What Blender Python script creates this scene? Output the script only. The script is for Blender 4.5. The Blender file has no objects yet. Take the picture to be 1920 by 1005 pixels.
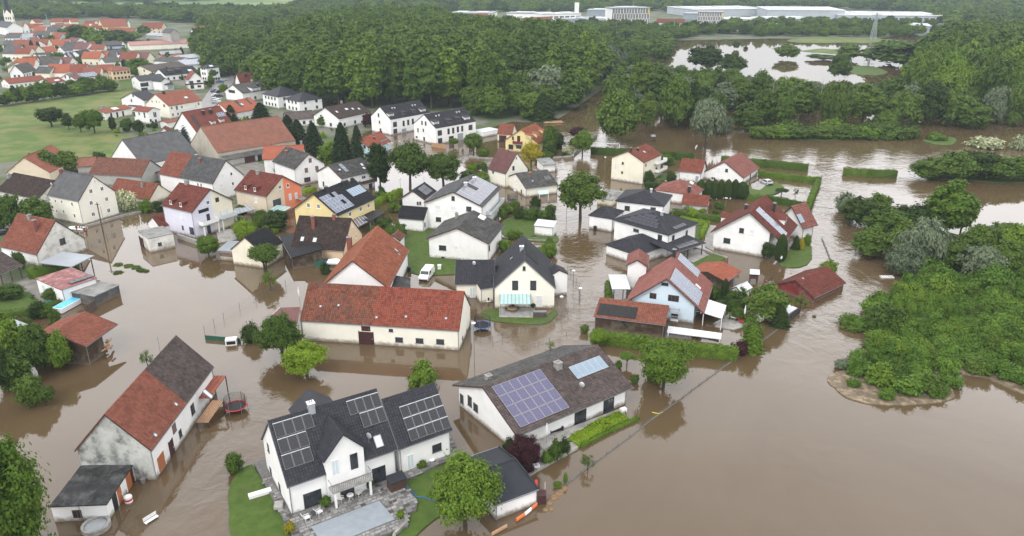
import bpy, math, random
import numpy as np
from mathutils import Vector, Matrix
S = bpy.context.scene
COL = S.collection
# ---------------- camera, world, sun, exposure ----------------
CH, FPX, YH = 58.0, 1400.0, -55.0
PITCH = math.atan((502.5 - YH) / FPX); CP, SP = math.cos(PITCH), math.sin(PITCH)
cam = bpy.data.objects.new('camera', bpy.data.cameras.new('camera')); COL.objects.link(cam)
cam.location = (0, 0, CH); cam.rotation_euler = (math.pi/2 - PITCH, 0, 0)
cam.data.sensor_width = 36; cam.data.lens = FPX / 1920 * 36
cam.data.clip_start = 0.5; cam.data.clip_end = 20000
S.camera = cam
S.render.resolution_x, S.render.resolution_y = 1024, 536
W_ = bpy.data.worlds.new('World'); S.world = W_; W_.use_nodes = True
SUN_EL, SUN_AZ = math.radians(48), math.radians(-152)      # azimuth from +Y towards +X
def setup_world():
    nt = W_.node_tree; N = nt.nodes; L = nt.links; N.clear()
    out = N.new('ShaderNodeOutputWorld'); bg = N.new('ShaderNodeBackground'); bg.inputs[1].default_value = 0.1
    sky = N.new('ShaderNodeTexSky'); sky.sky_type = 'NISHITA'; sky.sun_disc = False
    sky.sun_elevation = SUN_EL; sky.sun_rotation = SUN_AZ
    sky.air_density = 1.0; sky.dust_density = 4.0
    tc = N.new('ShaderNodeTexCoord'); mp = N.new('ShaderNodeMapping'); mp.inputs['Scale'].default_value = (1, 1, 2.5)
    ns = N.new('ShaderNodeTexNoise'); ns.inputs['Scale'].default_value = 1.6; ns.inputs['Detail'].default_value = 5; ns.inputs['Roughness'].default_value = .5
    rmp = N.new('ShaderNodeMapRange'); rmp.inputs[1].default_value = .3; rmp.inputs[2].default_value = .7
    rmp.inputs[3].default_value = 17.5; rmp.inputs[4].default_value = 26
    L.new(tc.outputs['Generated'], mp.inputs[0]); L.new(mp.outputs[0], ns.inputs['Vector']); L.new(ns.outputs[0], rmp.inputs[0])
    vm = N.new('ShaderNodeVectorMath'); vm.operation = 'SCALE'; vm.inputs[0].default_value = (.985, .985, 1.005)
    sz = N.new('ShaderNodeSeparateXYZ'); L.new(tc.outputs['Generated'], sz.inputs[0]); g2 = N.new('ShaderNodeValToRGB'); L.new(sz.outputs[2], g2.inputs[0]); el = g2.color_ramp.elements; el[0].position = 0; el[0].color = (.52,)*3+(1,); el[1].position = 1; el[1].color = (.86,)*3+(1,)
    for q, w in ((.11, .62), (.26, 1.3), (.44, 1.25), (.66, .82)): e = el.new(q); e.color = (w, w, w, 1)
    ml = N.new('ShaderNodeMath'); ml.operation = 'MULTIPLY'; L.new(rmp.outputs[0], ml.inputs[0]); L.new(g2.outputs[0], ml.inputs[1]); L.new(ml.outputs[0], vm.inputs['Scale'])
    mx = N.new('ShaderNodeMix'); mx.data_type = 'RGBA'; mx.inputs[0].default_value = .9
    L.new(sky.outputs[0], mx.inputs[6]); L.new(vm.outputs[0], mx.inputs[7])
    L.new(mx.outputs[2], bg.inputs[0]); L.new(bg.outputs[0], out.inputs[0])
setup_world()
sl = bpy.data.lights.new('sun', 'SUN'); sl.energy = 1.5; sl.angle = math.radians(14); sl.color = (1, .965, .91)
sun = bpy.data.objects.new('sun', sl); COL.objects.link(sun)
sd = Vector((math.sin(SUN_AZ) * math.cos(SUN_EL), math.cos(SUN_AZ) * math.cos(SUN_EL), math.sin(SUN_EL)))
sun.rotation_euler = sd.to_track_quat('Z', 'Y').to_euler(); sun.location = (0, 0, 200)
S.view_settings.view_transform = 'Standard'; S.view_settings.look = 'None'
S.view_settings.exposure = 0.0; S.view_settings.gamma = 1.0
try: S.view_settings.use_curve_mapping = False
except Exception: pass
S.cycles.volume_bounces = 1; S.cycles.max_bounces = 8; S.cycles.volume_step_rate = 5

# ---------------- photograph coordinates -> places on the ground ----------------
Z4, Z2 = 480/1855, 240/1914
FR = {'0': (0, 0, 1)}
for i, c in enumerate('ABCDEFGHIJKLMNOP'):
    FR[c] = ((i % 4)*480, (0, 240, 490, 745)[i//4], Z4)
for c, x, y in (('a',0,30),('b',200,60),('c',180,140),('d',380,100),('e',0,130),('f',400,220),('g',680,180),('h',880,200),('i',1080,430)):
    FR[c] = (x, y, Z2)
FR['j'] = (1080, 540, 320/1914); FR['k'] = (1310, 350, 280/1914); FR['l'] = (850, 430, 260/1420)
FR['m'] = (330, 280, 240/1508); FR['n'] = (540, 320, 320/1787); FR['o'] = (0, 380, 260/1188)
def px(fr, p):
    ox, oy, s = FR[fr]; return (ox + p[0]*s, oy + p[1]*s)
def ray(p):
    u = (p[0]-960)/FPX; v = (p[1]-502.5)/FPX
    return np.array([u, CP - v*SP, -SP - v*CP])
def at(p, z=0.0):
    d = ray(p); t = (CH - z)/(-d[2]); return np.array([d[0]*t, d[1]*t, z])
def proj(P):
    x, y, z = P[0], P[1], P[2]-CH
    dep = y*CP - z*SP; dn = -(y*SP + z*CP)
    return (960 + FPX*x/dep, 502.5 + FPX*dn/dep)
def solve_z(P, y):      # height above ground point P that shows at picture row y
    v = (y-502.5)/FPX; Y = P[1]
    # dn/dep = v ; dn=-(Y*SP+zz*CP), dep=Y*CP-zz*SP
    zz = (-Y*SP - v*Y*CP)/(CP - v*SP); return zz + CH
def ppm(y): return CP*(y-YH)/CH

# ---------------- mesh helpers ----------------
def link(o, parent=None):
    COL.objects.link(o)
    if parent is not None: o.parent = parent
    return o
def mesh_np(name, V, F, mats, mi=None, smooth=False, flip=False):
    """V (n,3) array, F list of polygons or (m,k) int array"""
    me = bpy.data.meshes.new(name)
    V = np.asarray(V, dtype=np.float32).reshape(-1, 3)
    if isinstance(F, np.ndarray):
        if flip: F = F[:, ::-1]
        k = F.shape[1]; m = F.shape[0]
        me.vertices.add(len(V)); me.vertices.foreach_set('co', V.ravel())
        me.loops.add(m*k); me.loops.foreach_set('vertex_index', np.ascontiguousarray(F, dtype=np.int32).ravel())
        me.polygons.add(m); me.polygons.foreach_set('loop_start', np.arange(0, m*k, k, dtype=np.int32))
        me.update(calc_edges=True)
    else:
        if flip: F = [tuple(reversed(f)) for f in F]
        me.from_pydata([tuple(v) for v in V.tolist()], [], F); me.update()
    for m_ in mats: me.materials.append(m_)
    if mi is not None: me.polygons.foreach_set('material_index', np.asarray(mi, dtype=np.int32))
    if smooth: me.polygons.foreach_set('use_smooth', np.ones(len(me.polygons), dtype=bool))
    return me
class MB:
    """collects boxes, prisms and tubes for ONE mesh"""
    def __init__(s): s.V = []; s.F = []; s.M = []; s.mats = []
    def _m(s, m):
        if m not in s.mats: s.mats.append(m)
        return s.mats.index(m)
    def poly(s, pts, faces, m):
        b = len(s.V); s.V += [tuple(map(float, p)) for p in pts]
        k = s._m(m)
        for f in faces: s.F.append(tuple(b+i for i in f)); s.M.append(k)
        return s
    def box(s, x0, x1, y0, y1, z0, z1, m):
        if x0 > x1: x0, x1 = x1, x0
        if y0 > y1: y0, y1 = y1, y0
        if z0 > z1: z0, z1 = z1, z0
        p = [(x0,y0,z0),(x1,y0,z0),(x1,y1,z0),(x0,y1,z0),(x0,y0,z1),(x1,y0,z1),(x1,y1,z1),(x0,y1,z1)]
        return s.poly(p, [(3,2,1,0),(4,5,6,7),(0,1,5,4),(1,2,6,5),(2,3,7,6),(3,0,4,7)], m)
    def prism(s, pts, z0, z1, m, top=None):   # pts CCW in plan; z1 may be a list
        n = len(pts); zt = z1 if isinstance(z1, (list, tuple)) else [z1]*n
        P = [(p[0], p[1], z0) for p in pts] + [(p[0], p[1], z) for p, z in zip(pts, zt)]
        s.poly(P, [tuple(range(n-1, -1, -1))] + [(i, (i+1) % n, n+(i+1) % n, n+i) for i in range(n)], m)
        s.poly([P[n+i] for i in range(n)], [tuple(range(n))], top or m)
        return s
    def tube(s, a, b, r, m, n=6, r2=None):
        a = Vector(a); b = Vector(b); d = (b-a)
        if d.length < 1e-6: return s
        q = d.to_track_quat('Z', 'Y'); r2 = r if r2 is None else r2
        P = []
        for c, rr in ((a, r), (b, r2)):
            for i in range(n):
                t = 2*math.pi*i/n; P.append(tuple(c + q @ Vector((rr*math.cos(t), rr*math.sin(t), 0))))
        return s.poly(P, [tuple(range(n-1, -1, -1)), tuple(range(n, 2*n))] + [(i, (i+1) % n, n+(i+1) % n, n+i) for i in range(n)], m)
    def lathe(s, prof, m, n=12, c=(0, 0, 0)):   # prof: [(r,z)]
        P = []
        for r, z in prof:
            for i in range(n):
                t = 2*math.pi*i/n; P.append((c[0]+r*math.cos(t), c[1]+r*math.sin(t), c[2]+z))
        F = []
        for j in range(len(prof)-1):
            for i in range(n): F.append((j*n+i, j*n+(i+1) % n, (j+1)*n+(i+1) % n, (j+1)*n+i))
        F.append(tuple(range(n-1, -1, -1))); F.append(tuple(range((len(prof)-1)*n, len(prof)*n)))
        return s.poly(P, F, m)
    def mesh(s, name, smooth=False):
        me = mesh_np(name, s.V, s.F, s.mats, s.M, smooth); return me
    def build(s, name, parent=None, loc=None, rz=0, smooth=False):
        o = bpy.data.objects.new(name, s.mesh(name, smooth)); link(o, parent)
        if loc is not None: o.location = tuple(loc)
        if rz: o.rotation_euler = (0, 0, rz)
        return o
def tag(o, label, cat, group=None, kind=None):
    o['label'] = label; o['category'] = cat
    if group: o['group'] = group
    if kind: o['kind'] = kind
    return o
def empty(name, loc, rz=0, label=None, cat=None, group=None):
    o = bpy.data.objects.new(name, None); o.empty_display_size = .5; COL.objects.link(o)
    o.location = tuple(loc); o.rotation_euler = (0, 0, rz)
    if label: tag(o, label, cat, group)
    return o

# ---------------- materials ----------------
MT = {}
def mat(name, col, col2=None, rough=.8, scale=1.0, detail=4, bump=0, bscale=8, island=0, spec=.3, metal=0, stain=None, stscale=.3, stamt=.5, tide=0, coat=0, lo=.35, hi=.65, isl_col=None, trans=0, coord='Object', wave=None):
    if name in MT: return MT[name]
    m = bpy.data.materials.new(name); m.use_nodes = True; nt = m.node_tree; N = nt.nodes; L = nt.links
    b = N['Principled BSDF']; out = N['Material Output']
    b.inputs['Roughness'].default_value = rough; b.inputs['Metallic'].default_value = metal
    b.inputs['Specular IOR Level'].default_value = spec
    if coat: b.inputs['Coat Weight'].default_value = coat; b.inputs['Coat Roughness'].default_value = .06
    tc = N.new('ShaderNodeTexCoord')
    def noise(sc, det=4, rgh=.6):
        n = N.new('ShaderNodeTexNoise'); n.inputs['Scale'].default_value = sc; n.inputs['Detail'].default_value = det; n.inputs['Roughness'].default_value = rgh
        L.new(tc.outputs[coord], n.inputs['Vector']); return n
    def mixc(f, a, c):
        x = N.new('ShaderNodeMix'); x.data_type = 'RGBA'; 
        if isinstance(f, float): x.inputs[0].default_value = f
        else: L.new(f, x.inputs[0])
        for i, v in ((6, a), (7, c)):
            if isinstance(v, tuple): x.inputs[i].default_value = (*v, 1)
            else: L.new(v, x.inputs[i])
        return x.outputs[2]
    def rng(o, a, c, d=0., e=1.):
        r = N.new('ShaderNodeMapRange'); r.inputs[1].default_value = a; r.inputs[2].default_value = c; r.inputs[3].default_value = d; r.inputs[4].default_value = e
        L.new(o, r.inputs[0]); return r.outputs[0]
    cur = tuple(col)
    if col2 is not None:
        cur = mixc(rng(noise(scale, detail).outputs[0], lo, hi), tuple(col), tuple(col2))
    if stain is not None:
        cur = mixc(rng(noise(stscale, 6, .7).outputs[0], .48, .66, 0., stamt), cur, tuple(stain))
    if island:
        g = N.new('ShaderNodeNewGeometry'); 
        if isl_col:
            cur = mixc(rng(g.outputs['Random Per Island'], .62, .92), cur, tuple(isl_col))
        h = N.new('ShaderNodeHueSaturation'); L.new(rng(g.outputs['Random Per Island'], 0, 1, 1-island, 1+island), h.inputs['Value'])
        if isinstance(cur, tuple): h.inputs['Color'].default_value = (*cur, 1)
        else: L.new(cur, h.inputs['Color'])
        cur = h.outputs[0]
    if tide:
        sp = N.new('ShaderNodeSeparateXYZ'); L.new(tc.outputs['Object'], sp.inputs[0]); ad = N.new('ShaderNodeMath'); ad.operation = 'ADD'; L.new(sp.outputs[2], ad.inputs[0]); L.new(rng(noise(1.3, 5).outputs[0], .3, .7, -.22, .22), ad.inputs[1])
        cur = mixc(rng(ad.outputs[0], .15, .75, tide, 0.), cur, (.16, .125, .085))
    if isinstance(cur, tuple): b.inputs['Base Color'].default_value = (*cur, 1)
    else: L.new(cur, b.inputs['Base Color'])
    if bump:
        bp = N.new('ShaderNodeBump'); bp.inputs['Strength'].default_value = bump; bp.inputs['Distance'].default_value = .05
        if wave:
            w = N.new('ShaderNodeTexWave'); w.bands_direction = wave; w.inputs['Scale'].default_value = bscale; w.inputs['Distortion'].default_value = .3
            L.new(tc.outputs[coord], w.inputs['Vector']); L.new(w.outputs[1], bp.inputs['Height'])
        else: L.new(noise(bscale, 5).outputs[0], bp.inputs['Height'])
        L.new(bp.outputs[0], b.inputs['Normal'])
    if trans:
        t = N.new('ShaderNodeBsdfTranslucent'); mx = N.new('ShaderNodeMixShader'); mx.inputs[0].default_value = trans
        if isinstance(cur, tuple): t.inputs[0].default_value = (*cur, 1)
        else: L.new(cur, t.inputs[0])
        L.new(b.outputs[0], mx.inputs[1]); L.new(t.outputs[0], mx.inputs[2]); L.new(mx.outputs[0], out.inputs[0])
    MT[name] = m; return m
# walls
def wall(name, c, k=.86, stain=(.35, .33, .28), amt=.25): return mat('wall_'+name, c, tuple(x*k for x in c), .9, .35, 6, .12, 14, stain=stain, stscale=.5, stamt=amt, spec=.15, tide=.85)
WL = dict(white=wall('white', (.82, .82, .81), .93, amt=.1), cream=wall('cream', (.78, .74, .60), .92, amt=.1), ivory=wall('ivory', (.82, .80, .70), .94, amt=.1),
  yellow=wall('yellow', (.76, .64, .33), .93, amt=.1), peach=wall('peach', (.72, .55, .36), .92), sand=wall('sand', (.68, .58, .45), .92), orange=wall('orange', (.80, .25, .13), .93),
  lilac=wall('lilac', (.66, .66, .76), .95, amt=.1), blue=wall('blue', (.60, .72, .82), .95, amt=.1), aqua=wall('aqua', (.50, .68, .72), .93), oldwhite=wall('oldwhite', (.74, .73, .68), .8, (.2, .19, .17), .6),
  grey=wall('grey', (.42, .42, .40), .8), dirty=wall('dirty', (.55, .56, .53), .6, (.08, .085, .085), .85), beige=wall('beige', (.45, .42, .35), .8), wood=wall('wood', (.07, .045, .03), .6),
  red=wall('red', (.20, .03, .03), .7), darkgrey=wall('darkgrey', (.08, .085, .09), .8), steel=mat('steel_cladding', (.28, .32, .36), (.24, .28, .32), .6, .2), hall=mat('hall_cladding', (.42, .46, .50), (.38, .41, .45), .7, .1))
# roofs: slab material + tile material
def roofm(name, c, c2, isl, lichen, amt, isl_col=None, rough=.85, sc=.6):
    return mat('roof_'+name, c, c2, rough, sc, 5, .25, 3, island=isl, stain=lichen, stscale=.45, stamt=amt, isl_col=isl_col, spec=.1)
RF = dict(
  red=roofm('red', (0.206, 0.069, 0.048), (0.165, 0.057, 0.041), .22, (.10, .05, .04), .35),
  orange=roofm('orange', (0.297, 0.105, 0.060), (0.239, 0.081, 0.048), .2, (.20, .09, .055), .4),
  bright=roofm('bright', (0.311, 0.099, 0.060), (0.252, 0.083, 0.054), .15, (.22, .09, .05), .3),
  barn=roofm('barn', (0.255, 0.069, 0.044), (0.197, 0.057, 0.038), .3, (.12, .055, .045), .35, (.16, .06, .045)),
  barnold=roofm('barnold', (0.247, 0.081, 0.048), (0.165, 0.064, 0.044), .4, (.08, .06, .05), .6, (.08, .05, .04)),
  oldred=roofm('oldred', (0.214, 0.094, 0.067), (0.165, 0.073, 0.054), .3, (.12, .08, .06), .55, (.10, .06, .05)),
  rust=roofm('rust', (0.230, 0.085, 0.058), (0.181, 0.069, 0.049), .2, (.16, .07, .05), .35),
  salmon=roofm('salmon', (0.252, 0.109, 0.090), (0.210, 0.088, 0.074), .14, (.18, .07, .055), .3),
  brick=roofm('brick', (0.156, 0.050, 0.038), (0.123, 0.041, 0.032), .2, (.10, .045, .04), .35),
  plum=roofm('plum', (.17, .085, .08), (.14, .07, .07), .12, (.1, .07, .07), .3),
  brown=roofm('brown', (0.059, 0.043, 0.038), (0.042, 0.032, 0.028), .25, (.035, .03, .028), .5),
  taupe=roofm('taupe', (0.104, 0.080, 0.076), (0.072, 0.060, 0.056), .25, (.05, .045, .04), .5),
  grey=roofm('grey', (0.108, 0.108, 0.112), (0.079, 0.079, 0.083), .2, (.07, .07, .065), .5),
  oldgrey=roofm('oldgrey', (0.101, 0.097, 0.094), (0.065, 0.063, 0.061), .28, (.05, .05, .045), .6),
  dark=roofm('dark', (0.044, 0.044, 0.052), (0.036, 0.036, 0.042), .16, (.035, .035, .04), .3, rough=.6),
  black=roofm('black', (0.021, 0.022, 0.025), (0.017, 0.018, 0.020), .15, (.02, .02, .022), .3, rough=.5),
  flatdark=roofm('flatdark', (.05, .05, .05), (.025, .025, .025), .1, (.16, .16, .16), .55, rough=.8),
  flatgrey=roofm('flatgrey', (.26, .26, .25), (.18, .18, .17), .1, (.08, .08, .075), .6),
  white=mat('roof_white', (.60, .61, .63), (.50, .52, .54), .5, .15, 4, stain=(.4, .42, .42), stamt=.4),
  pale=mat('roof_pale', (.30, .33, .36), (.24, .26, .29), .5, .15, 4, stain=(.3, .3, .3), stamt=.4),
  pink=mat('roof_pink', (.36, .17, .15), (.30, .15, .135), .7, .1),
  slate=roofm('slate', (0.032, 0.035, 0.042), (0.025, 0.028, 0.035), .1, (.03, .03, .035), .3, rough=.55),
  metalred=mat('roof_metalred', (.22, .065, .06), (.17, .05, .05), .5, .5, 4, .3, 4, wave='X', stain=(.5, .35, .33), stscale=.6, stamt=.5))
M = dict(
  frame_white=mat('frame_white', (.80, .80, .80), rough=.4), frame_dark=mat('frame_dark', (.035, .037, .042), rough=.4), frame_brown=mat('frame_brown', (.12, .055, .035), rough=.5),
  glass=mat('window_glass', (.02, .024, .03), (.05, .055, .065), rough=.05, scale=.8, spec=.8), shutter=mat('shutter_white', (.72, .73, .74), (.66, .67, .68), .6, 2, bump=.4, bscale=9, wave='Z'),
  shutter_brown=mat('shutter_brown', (.22, .15, .12), (.17, .11, .09), .6, 2, bump=.4, bscale=9, wave='Z'), pale_pane=mat('pale_pane', (.55, .63, .66), rough=.2, spec=.6),
  door_brown=mat('door_brown', (.07, .025, .025), (.045, .018, .018), .7, 3), door_orange=mat('door_orange', (.42, .15, .06), (.34, .12, .05), .6, 2), door_grey=mat('door_grey', (.30, .32, .34), rough=.5),
  brick_c=mat('chimney_brick', (.26, .09, .065), (.18, .065, .05), .9, 5), chim_grey=mat('chimney_render', (.30, .29, .28), (.2, .2, .19), .9, 2), chim_black=mat('chimney_black', (.03, .03, .032), rough=.5),
  silver=mat('silver_sheet', (.55, .58, .61), (.45, .48, .5), .35, 2, metal=.4, spec=.5), whitemetal=mat('white_metal', (.78, .78, .78), rough=.4), gutter=mat('gutter_zinc', (.22, .22, .23), rough=.45, metal=.3),
  board=mat('verge_board', (.09, .05, .035), (.06, .035, .03), .7, 3), boardw=mat('verge_board_white', (.72, .71, .68), rough=.6), wood=mat('weathered_wood', (.11, .08, .06), (.06, .045, .035), .85, 2, bump=.4, bscale=7),
  woodl=mat('light_wood', (.42, .26, .15), (.34, .2, .11), .7, 3), plastic=mat('white_plastic', (.76, .76, .75), rough=.4), black=mat('black_plastic', (.015, .015, .017), rough=.5), rail=mat('rail_metal', (.16, .17, .18), rough=.5, metal=.4),
  concrete=mat('concrete', (.36, .35, .33), (.26, .25, .235), .9, 1.2, 6, .2, 9, stain=(.14, .13, .11), stamt=.5), stone=mat('paving_slab', (.30, .295, .285), (.21, .205, .20), .85, 1.5, 5, .2, 12, island=.45, isl_col=(.05, .045, .045)),
  mortar=mat('mortar', (.16, .155, .15), (.10, .10, .095), .95, 3), asphalt=mat('asphalt', (.15, .15, .15), (.10, .10, .10), .9, .5, 6, .15, 20), gravel=mat('gravel_ground', (.30, .27, .22), (.20, .18, .14), .95, 1.5, 6, .3, 12),
  blue=mat('blue_plastic', (.02, .12, .42), rough=.4), red=mat('red_paint', (.50, .03, .03), rough=.4), orange=mat('orange_paint', (.65, .16, .04), rough=.4), green=mat('green_tarp', (.02, .10, .06), (.015, .07, .045), .7, 3), teal=mat('teal_paint', (.04, .20, .28), rough=.5),
  tarp=mat('pool_cover', (.27, .30, .33), (.23, .26, .29), .45, 1.2, 4, .4, 2.5), pool=mat('pool_water', (.10, .50, .75), rough=.05, spec=.6), mesh=mat('black_net', (.02, .02, .02), rough=.9), glassroof=mat('glass_roof', (.40, .58, .57), (.34, .5, .5), .15, .8, spec=.6),
  sheet=mat('corrugated_sheet', (.42, .44, .46), (.34, .36, .38), .5, 1, 4, .6, 5, wave='X'), rustsheet=mat('rusty_sheet', (.36, .10, .05), (.22, .06, .04), .7, 1.5, 5, .5, 5, wave='X'), skin=mat('skin', (.55, .36, .28), rough=.6))
def pvmat():
    m = bpy.data.materials.new('pv_cells'); m.use_nodes = True; nt = m.node_tree; N = nt.nodes; L = nt.links; b = N['Principled BSDF']
    tc = N.new('ShaderNodeTexCoord'); bt = N.new('ShaderNodeTexBrick'); bt.offset = 0; bt.inputs['Scale'].default_value = 1
    bt.inputs['Brick Width'].default_value = .166; bt.inputs['Row Height'].default_value = .166; bt.inputs['Mortar Size'].default_value = .006
    bt.inputs['Mortar'].default_value = (.13, .14, .17, 1)
    L.new(tc.outputs['Object'], bt.inputs['Vector'])
    return m, bt, b, L
def pv(name, c, c2, mortar, rough=.12, spec=.5):
    m, bt, b, L = pvmat(); m.name = name
    bt.inputs['Color1'].default_value = (*c, 1); bt.inputs['Color2'].default_value = (*c2, 1); bt.inputs['Mortar'].default_value = (*mortar, 1)
    L.new(bt.outputs[0], b.inputs['Base Color']); b.inputs['Roughness'].default_value = rough; b.inputs['Specular IOR Level'].default_value = spec
    return m
PV = dict(black=pv('pv_black', (.012, .012, .015), (.016, .016, .02), (.06, .06, .065), .25), purple=pv('pv_purple', (.065, .060, .12), (.08, .074, .145), (.20, .20, .27), .25), navy=pv('pv_navy', (.012, .012, .022), (.015, .015, .03), (.02, .02, .03), .25),
  blue=pv('pv_blue', (.09, .11, .17), (.12, .14, .2), (.5, .52, .56), .15), grey=pv('pv_grey', (.10, .10, .13), (.12, .12, .15), (.3, .3, .33), .2), ice=mat('collector_glass', (.22, .29, .36), (.18, .24, .31), .15, 1, spec=.7), mat=mat('rubber_absorber', (.012, .012, .012), rough=.7, bump=.3, bscale=8, wave='X'))
# ---------------- windows, panels and other small parts, meshes shared between alike ones ----------------
MC = {}
def win_mesh(w, h, st):
    k = ('w', round(w, 1), round(h, 1), st)
    if k in MC: return MC[k]
    w, h = max(.3, k[1]), max(.3, k[2])
    fm = {'W': 'frame_white', 'D': 'frame_dark', 'B': 'frame_brown', 'S': 'frame_white', 'b': 'frame_brown', 'P': 'frame_white', 'w': 'frame_white'}.get(st, 'frame_dark')
    fm = M[fm]; t = .09 if st != 'W' else .11
    a = MB()
    a.box(-w/2, -w/2+t, -.05, 0, 0, h, fm); a.box(w/2-t, w/2, -.05, 0, 0, h, fm)
    a.box(-w/2+t, w/2-t, -.05, 0, h-t, h, fm); a.box(-w/2+t, w/2-t, -.05, 0, 0, t, fm)
    if w > .85 and st not in 'Sb':
        n = max(1, int(round(w/.9))-0) if w > 1.5 else 1
        for i in range(n):
            x = -w/2 + w*(i+1)/(n+1); a.box(x-.035, x+.035, -.05, 0, t, h-t, fm)
    if st in 'WS' and h < 1.9: a.box(-w/2-.1, w/2+.1, -.14, 0, -.07, -.003, M['frame_white'])
    elif st in 'D' and h < 1.9: a.box(-w/2-.08, w/2+.08, -.12, 0, -.06, -.003, M['gutter'])
    f = a.mesh('window')
    pm = {'S': 'shutter', 'b': 'shutter_brown', 'P': 'pale_pane'}.get(st, 'glass')
    p = MB(); p.box(-w/2+t+.002, w/2-t-.002, -.022, -.001, t+.002, h-t-.002, M[pm])
    MC[k] = (f, p.mesh('pane')); return MC[k]
def door_mesh(w, h, m):
    k = ('d', round(w, 1), round(h, 1), m)
    if k in MC: return MC[k]
    a = MB(); mm = M[m]; a.box(-w/2, w/2, -.05, 0, 0, h, mm)
    n = max(2, int(w/.45))
    for i in range(n): a.box(-w/2+w*(i+.08)/n, -w/2+w*(i+.92)/n, -.075, -.05, .06, h-.06, mm)
    a.box(-w/2-.1, -w/2, -.09, 0, 0, h+.1, M['frame_white'] if m != 'door_brown' else mm); a.box(w/2, w/2+.1, -.09, 0, 0, h+.1, M['frame_white'] if m != 'door_brown' else mm)
    hd = MB(); hd.box(w/2-.2, w/2-.12, -.13, -.076, h*.42, h*.5, M['silver'])
    MC[k] = (a.mesh('door'), hd.mesh('handle')); return MC[k]
def panel_mesh(w, h, st):
    k = ('p', round(w, 2), round(h, 2), st)
    if k in MC: return MC[k]
    a = MB(); g = .02; fr = M['silver'] if st in ('blue', 'ice', 'grey') else M['frame_dark']
    if st in ('black', 'purple'): fr = M['gutter'] if st == 'black' else M['door_grey']
    e = .035
    if st in ('black', 'purple'): a.box(g, w-g, h-g-.09, h-g-.0, .156, .165, M['silver' if st == 'black' else 'gutter'])
    if st == 'mat': a.box(g, w-g, g, h-g, .09, .12, PV['mat'])
    else:
        a.box(g, w-g, g, g+e, .10, .155, fr); a.box(g, w-g, h-g-e, h-g, .10, .155, fr)
        a.box(g, g+e, g+e, h-g-e, .10, .155, fr); a.box(w-g-e, w-g, g+e, h-g-e, .10, .155, fr)
        a.box(g+e, w-g-e, g+e, h-g-e, .105, .145, PV[st])
    MC[k] = a.mesh('solar_panel'); return MC[k]
def sky_mesh(w, h, st):
    k = ('s', round(w, 1), round(h, 1), st)
    if k in MC: return MC[k]
    a = MB(); fm = M['gutter'] if st != 'white' else M['frame_white']; t = .09
    a.box(-w/2, w/2, 0, t, .02, .16, fm); a.box(-w/2, w/2, h-t, h, .02, .16, fm); a.box(-w/2, -w/2+t, t, h-t, .02, .16, fm); a.box(w/2-t, w/2, t, h-t, .02, .16, fm)
    p = MB(); p.box(-w/2+t, w/2-t, t, h-t, .10, .125, M['pale_pane'] if st != 'dark' else M['glass'])
    MC[k] = (a.mesh('skylight'), p.mesh('pane')); return MC[k]
def child(name, me, parent, mtx):
    o = bpy.data.objects.new(name, me); COL.objects.link(o); o.parent = parent; o.matrix_local = mtx; return o

# ---------------- tiles: one island per tile over a trapezoid slope ----------------
def tiles(e0, e1, t1, t0, rng, w=.33, c=.38, curved=True, lift=.0):
    e0, e1, t1, t0 = [np.array(p, float) for p in (e0, e1, t1, t0)]
    n = np.cross(e1-e0, t0-e0) if np.linalg.norm(t0-e0) > .01 else np.cross(e1-e0, t1-e0)
    n /= np.linalg.norm(n)
    if n[2] < 0: n = -n
    u = (e1-e0)/np.linalg.norm(e1-e0); L = np.linalg.norm(e1-e0)
    b = np.cross(n, u); 
    if b[2] < 0: b = -b
    Sx = max(np.dot(t0-e0, b), np.dot(t1-e0, b)); a0 = np.dot(t0-e0, u); a1 = np.dot(t1-e0, u)
    rows = max(1, int(Sx/c)); c = Sx/rows
    V = []; F = []
    for i in range(rows):
        f = (i+.5)/rows; lo = a0*f; hi = L + (a1-L)*f
        if hi-lo < .15: continue
        k0 = math.floor(lo/w); k1 = math.ceil(hi/w)
        k = np.arange(k0, k1); x0 = np.maximum(k*w + (w/2 if i % 2 and not curved else 0)*0, lo); x1 = np.minimum((k+1)*w, hi)
        ok = x1-x0 > .04; x0 = x0[ok]; x1 = x1[ok]; m = len(x0)
        if not m: continue
        j = rng.uniform(-.008, .008, m); s0 = i*c - .03 + rng.uniform(-.012, .012, m); s1 = (i+1)*c + .01
        top = .095 + lift + j; bot = .02 + lift
        def pt(x, s, h): return e0 + np.outer(x, u) + np.outer(s*np.ones(m), b) + np.outer(h*np.ones(m), n)
        g = .012
        if curved:
            xm = (x0+x1)/2
            P = [pt(x0+g, s0, top-.025), pt(xm, s0, top+.018), pt(x1-g, s0, top-.025), pt(x0+g, s1, bot-.025), pt(xm, s1, bot+.02), pt(x1-g, s1, bot-.025), pt(x0+g, s0, 0), pt(x1-g, s0, 0)]
            q = np.array([[0, 1, 4, 3], [1, 2, 5, 4], [6, 7, 2, 1], [6, 1, 0, 0]])
            q = np.array([[0, 1, 4, 3], [1, 2, 5, 4], [6, 7, 2, 0]])
        else:
            P = [pt(x0+g, s0, top), pt(x1-g, s0, top), pt(x1-g, s1, bot), pt(x0+g, s1, bot), pt(x0+g, s0, 0), pt(x1-g, s0, 0)]
            q = np.array([[0, 1, 2, 3], [4, 5, 1, 0]])
        K = len(P); A = np.stack(P, 1).reshape(-1, 3); base = sum(len(v) for v in V)
        V.append(A); F.append((q[None] + (np.arange(m)*K)[:, None, None] + base).reshape(-1, 4))
    if not V: return None
    return np.concatenate(V), np.concatenate(F)

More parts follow.
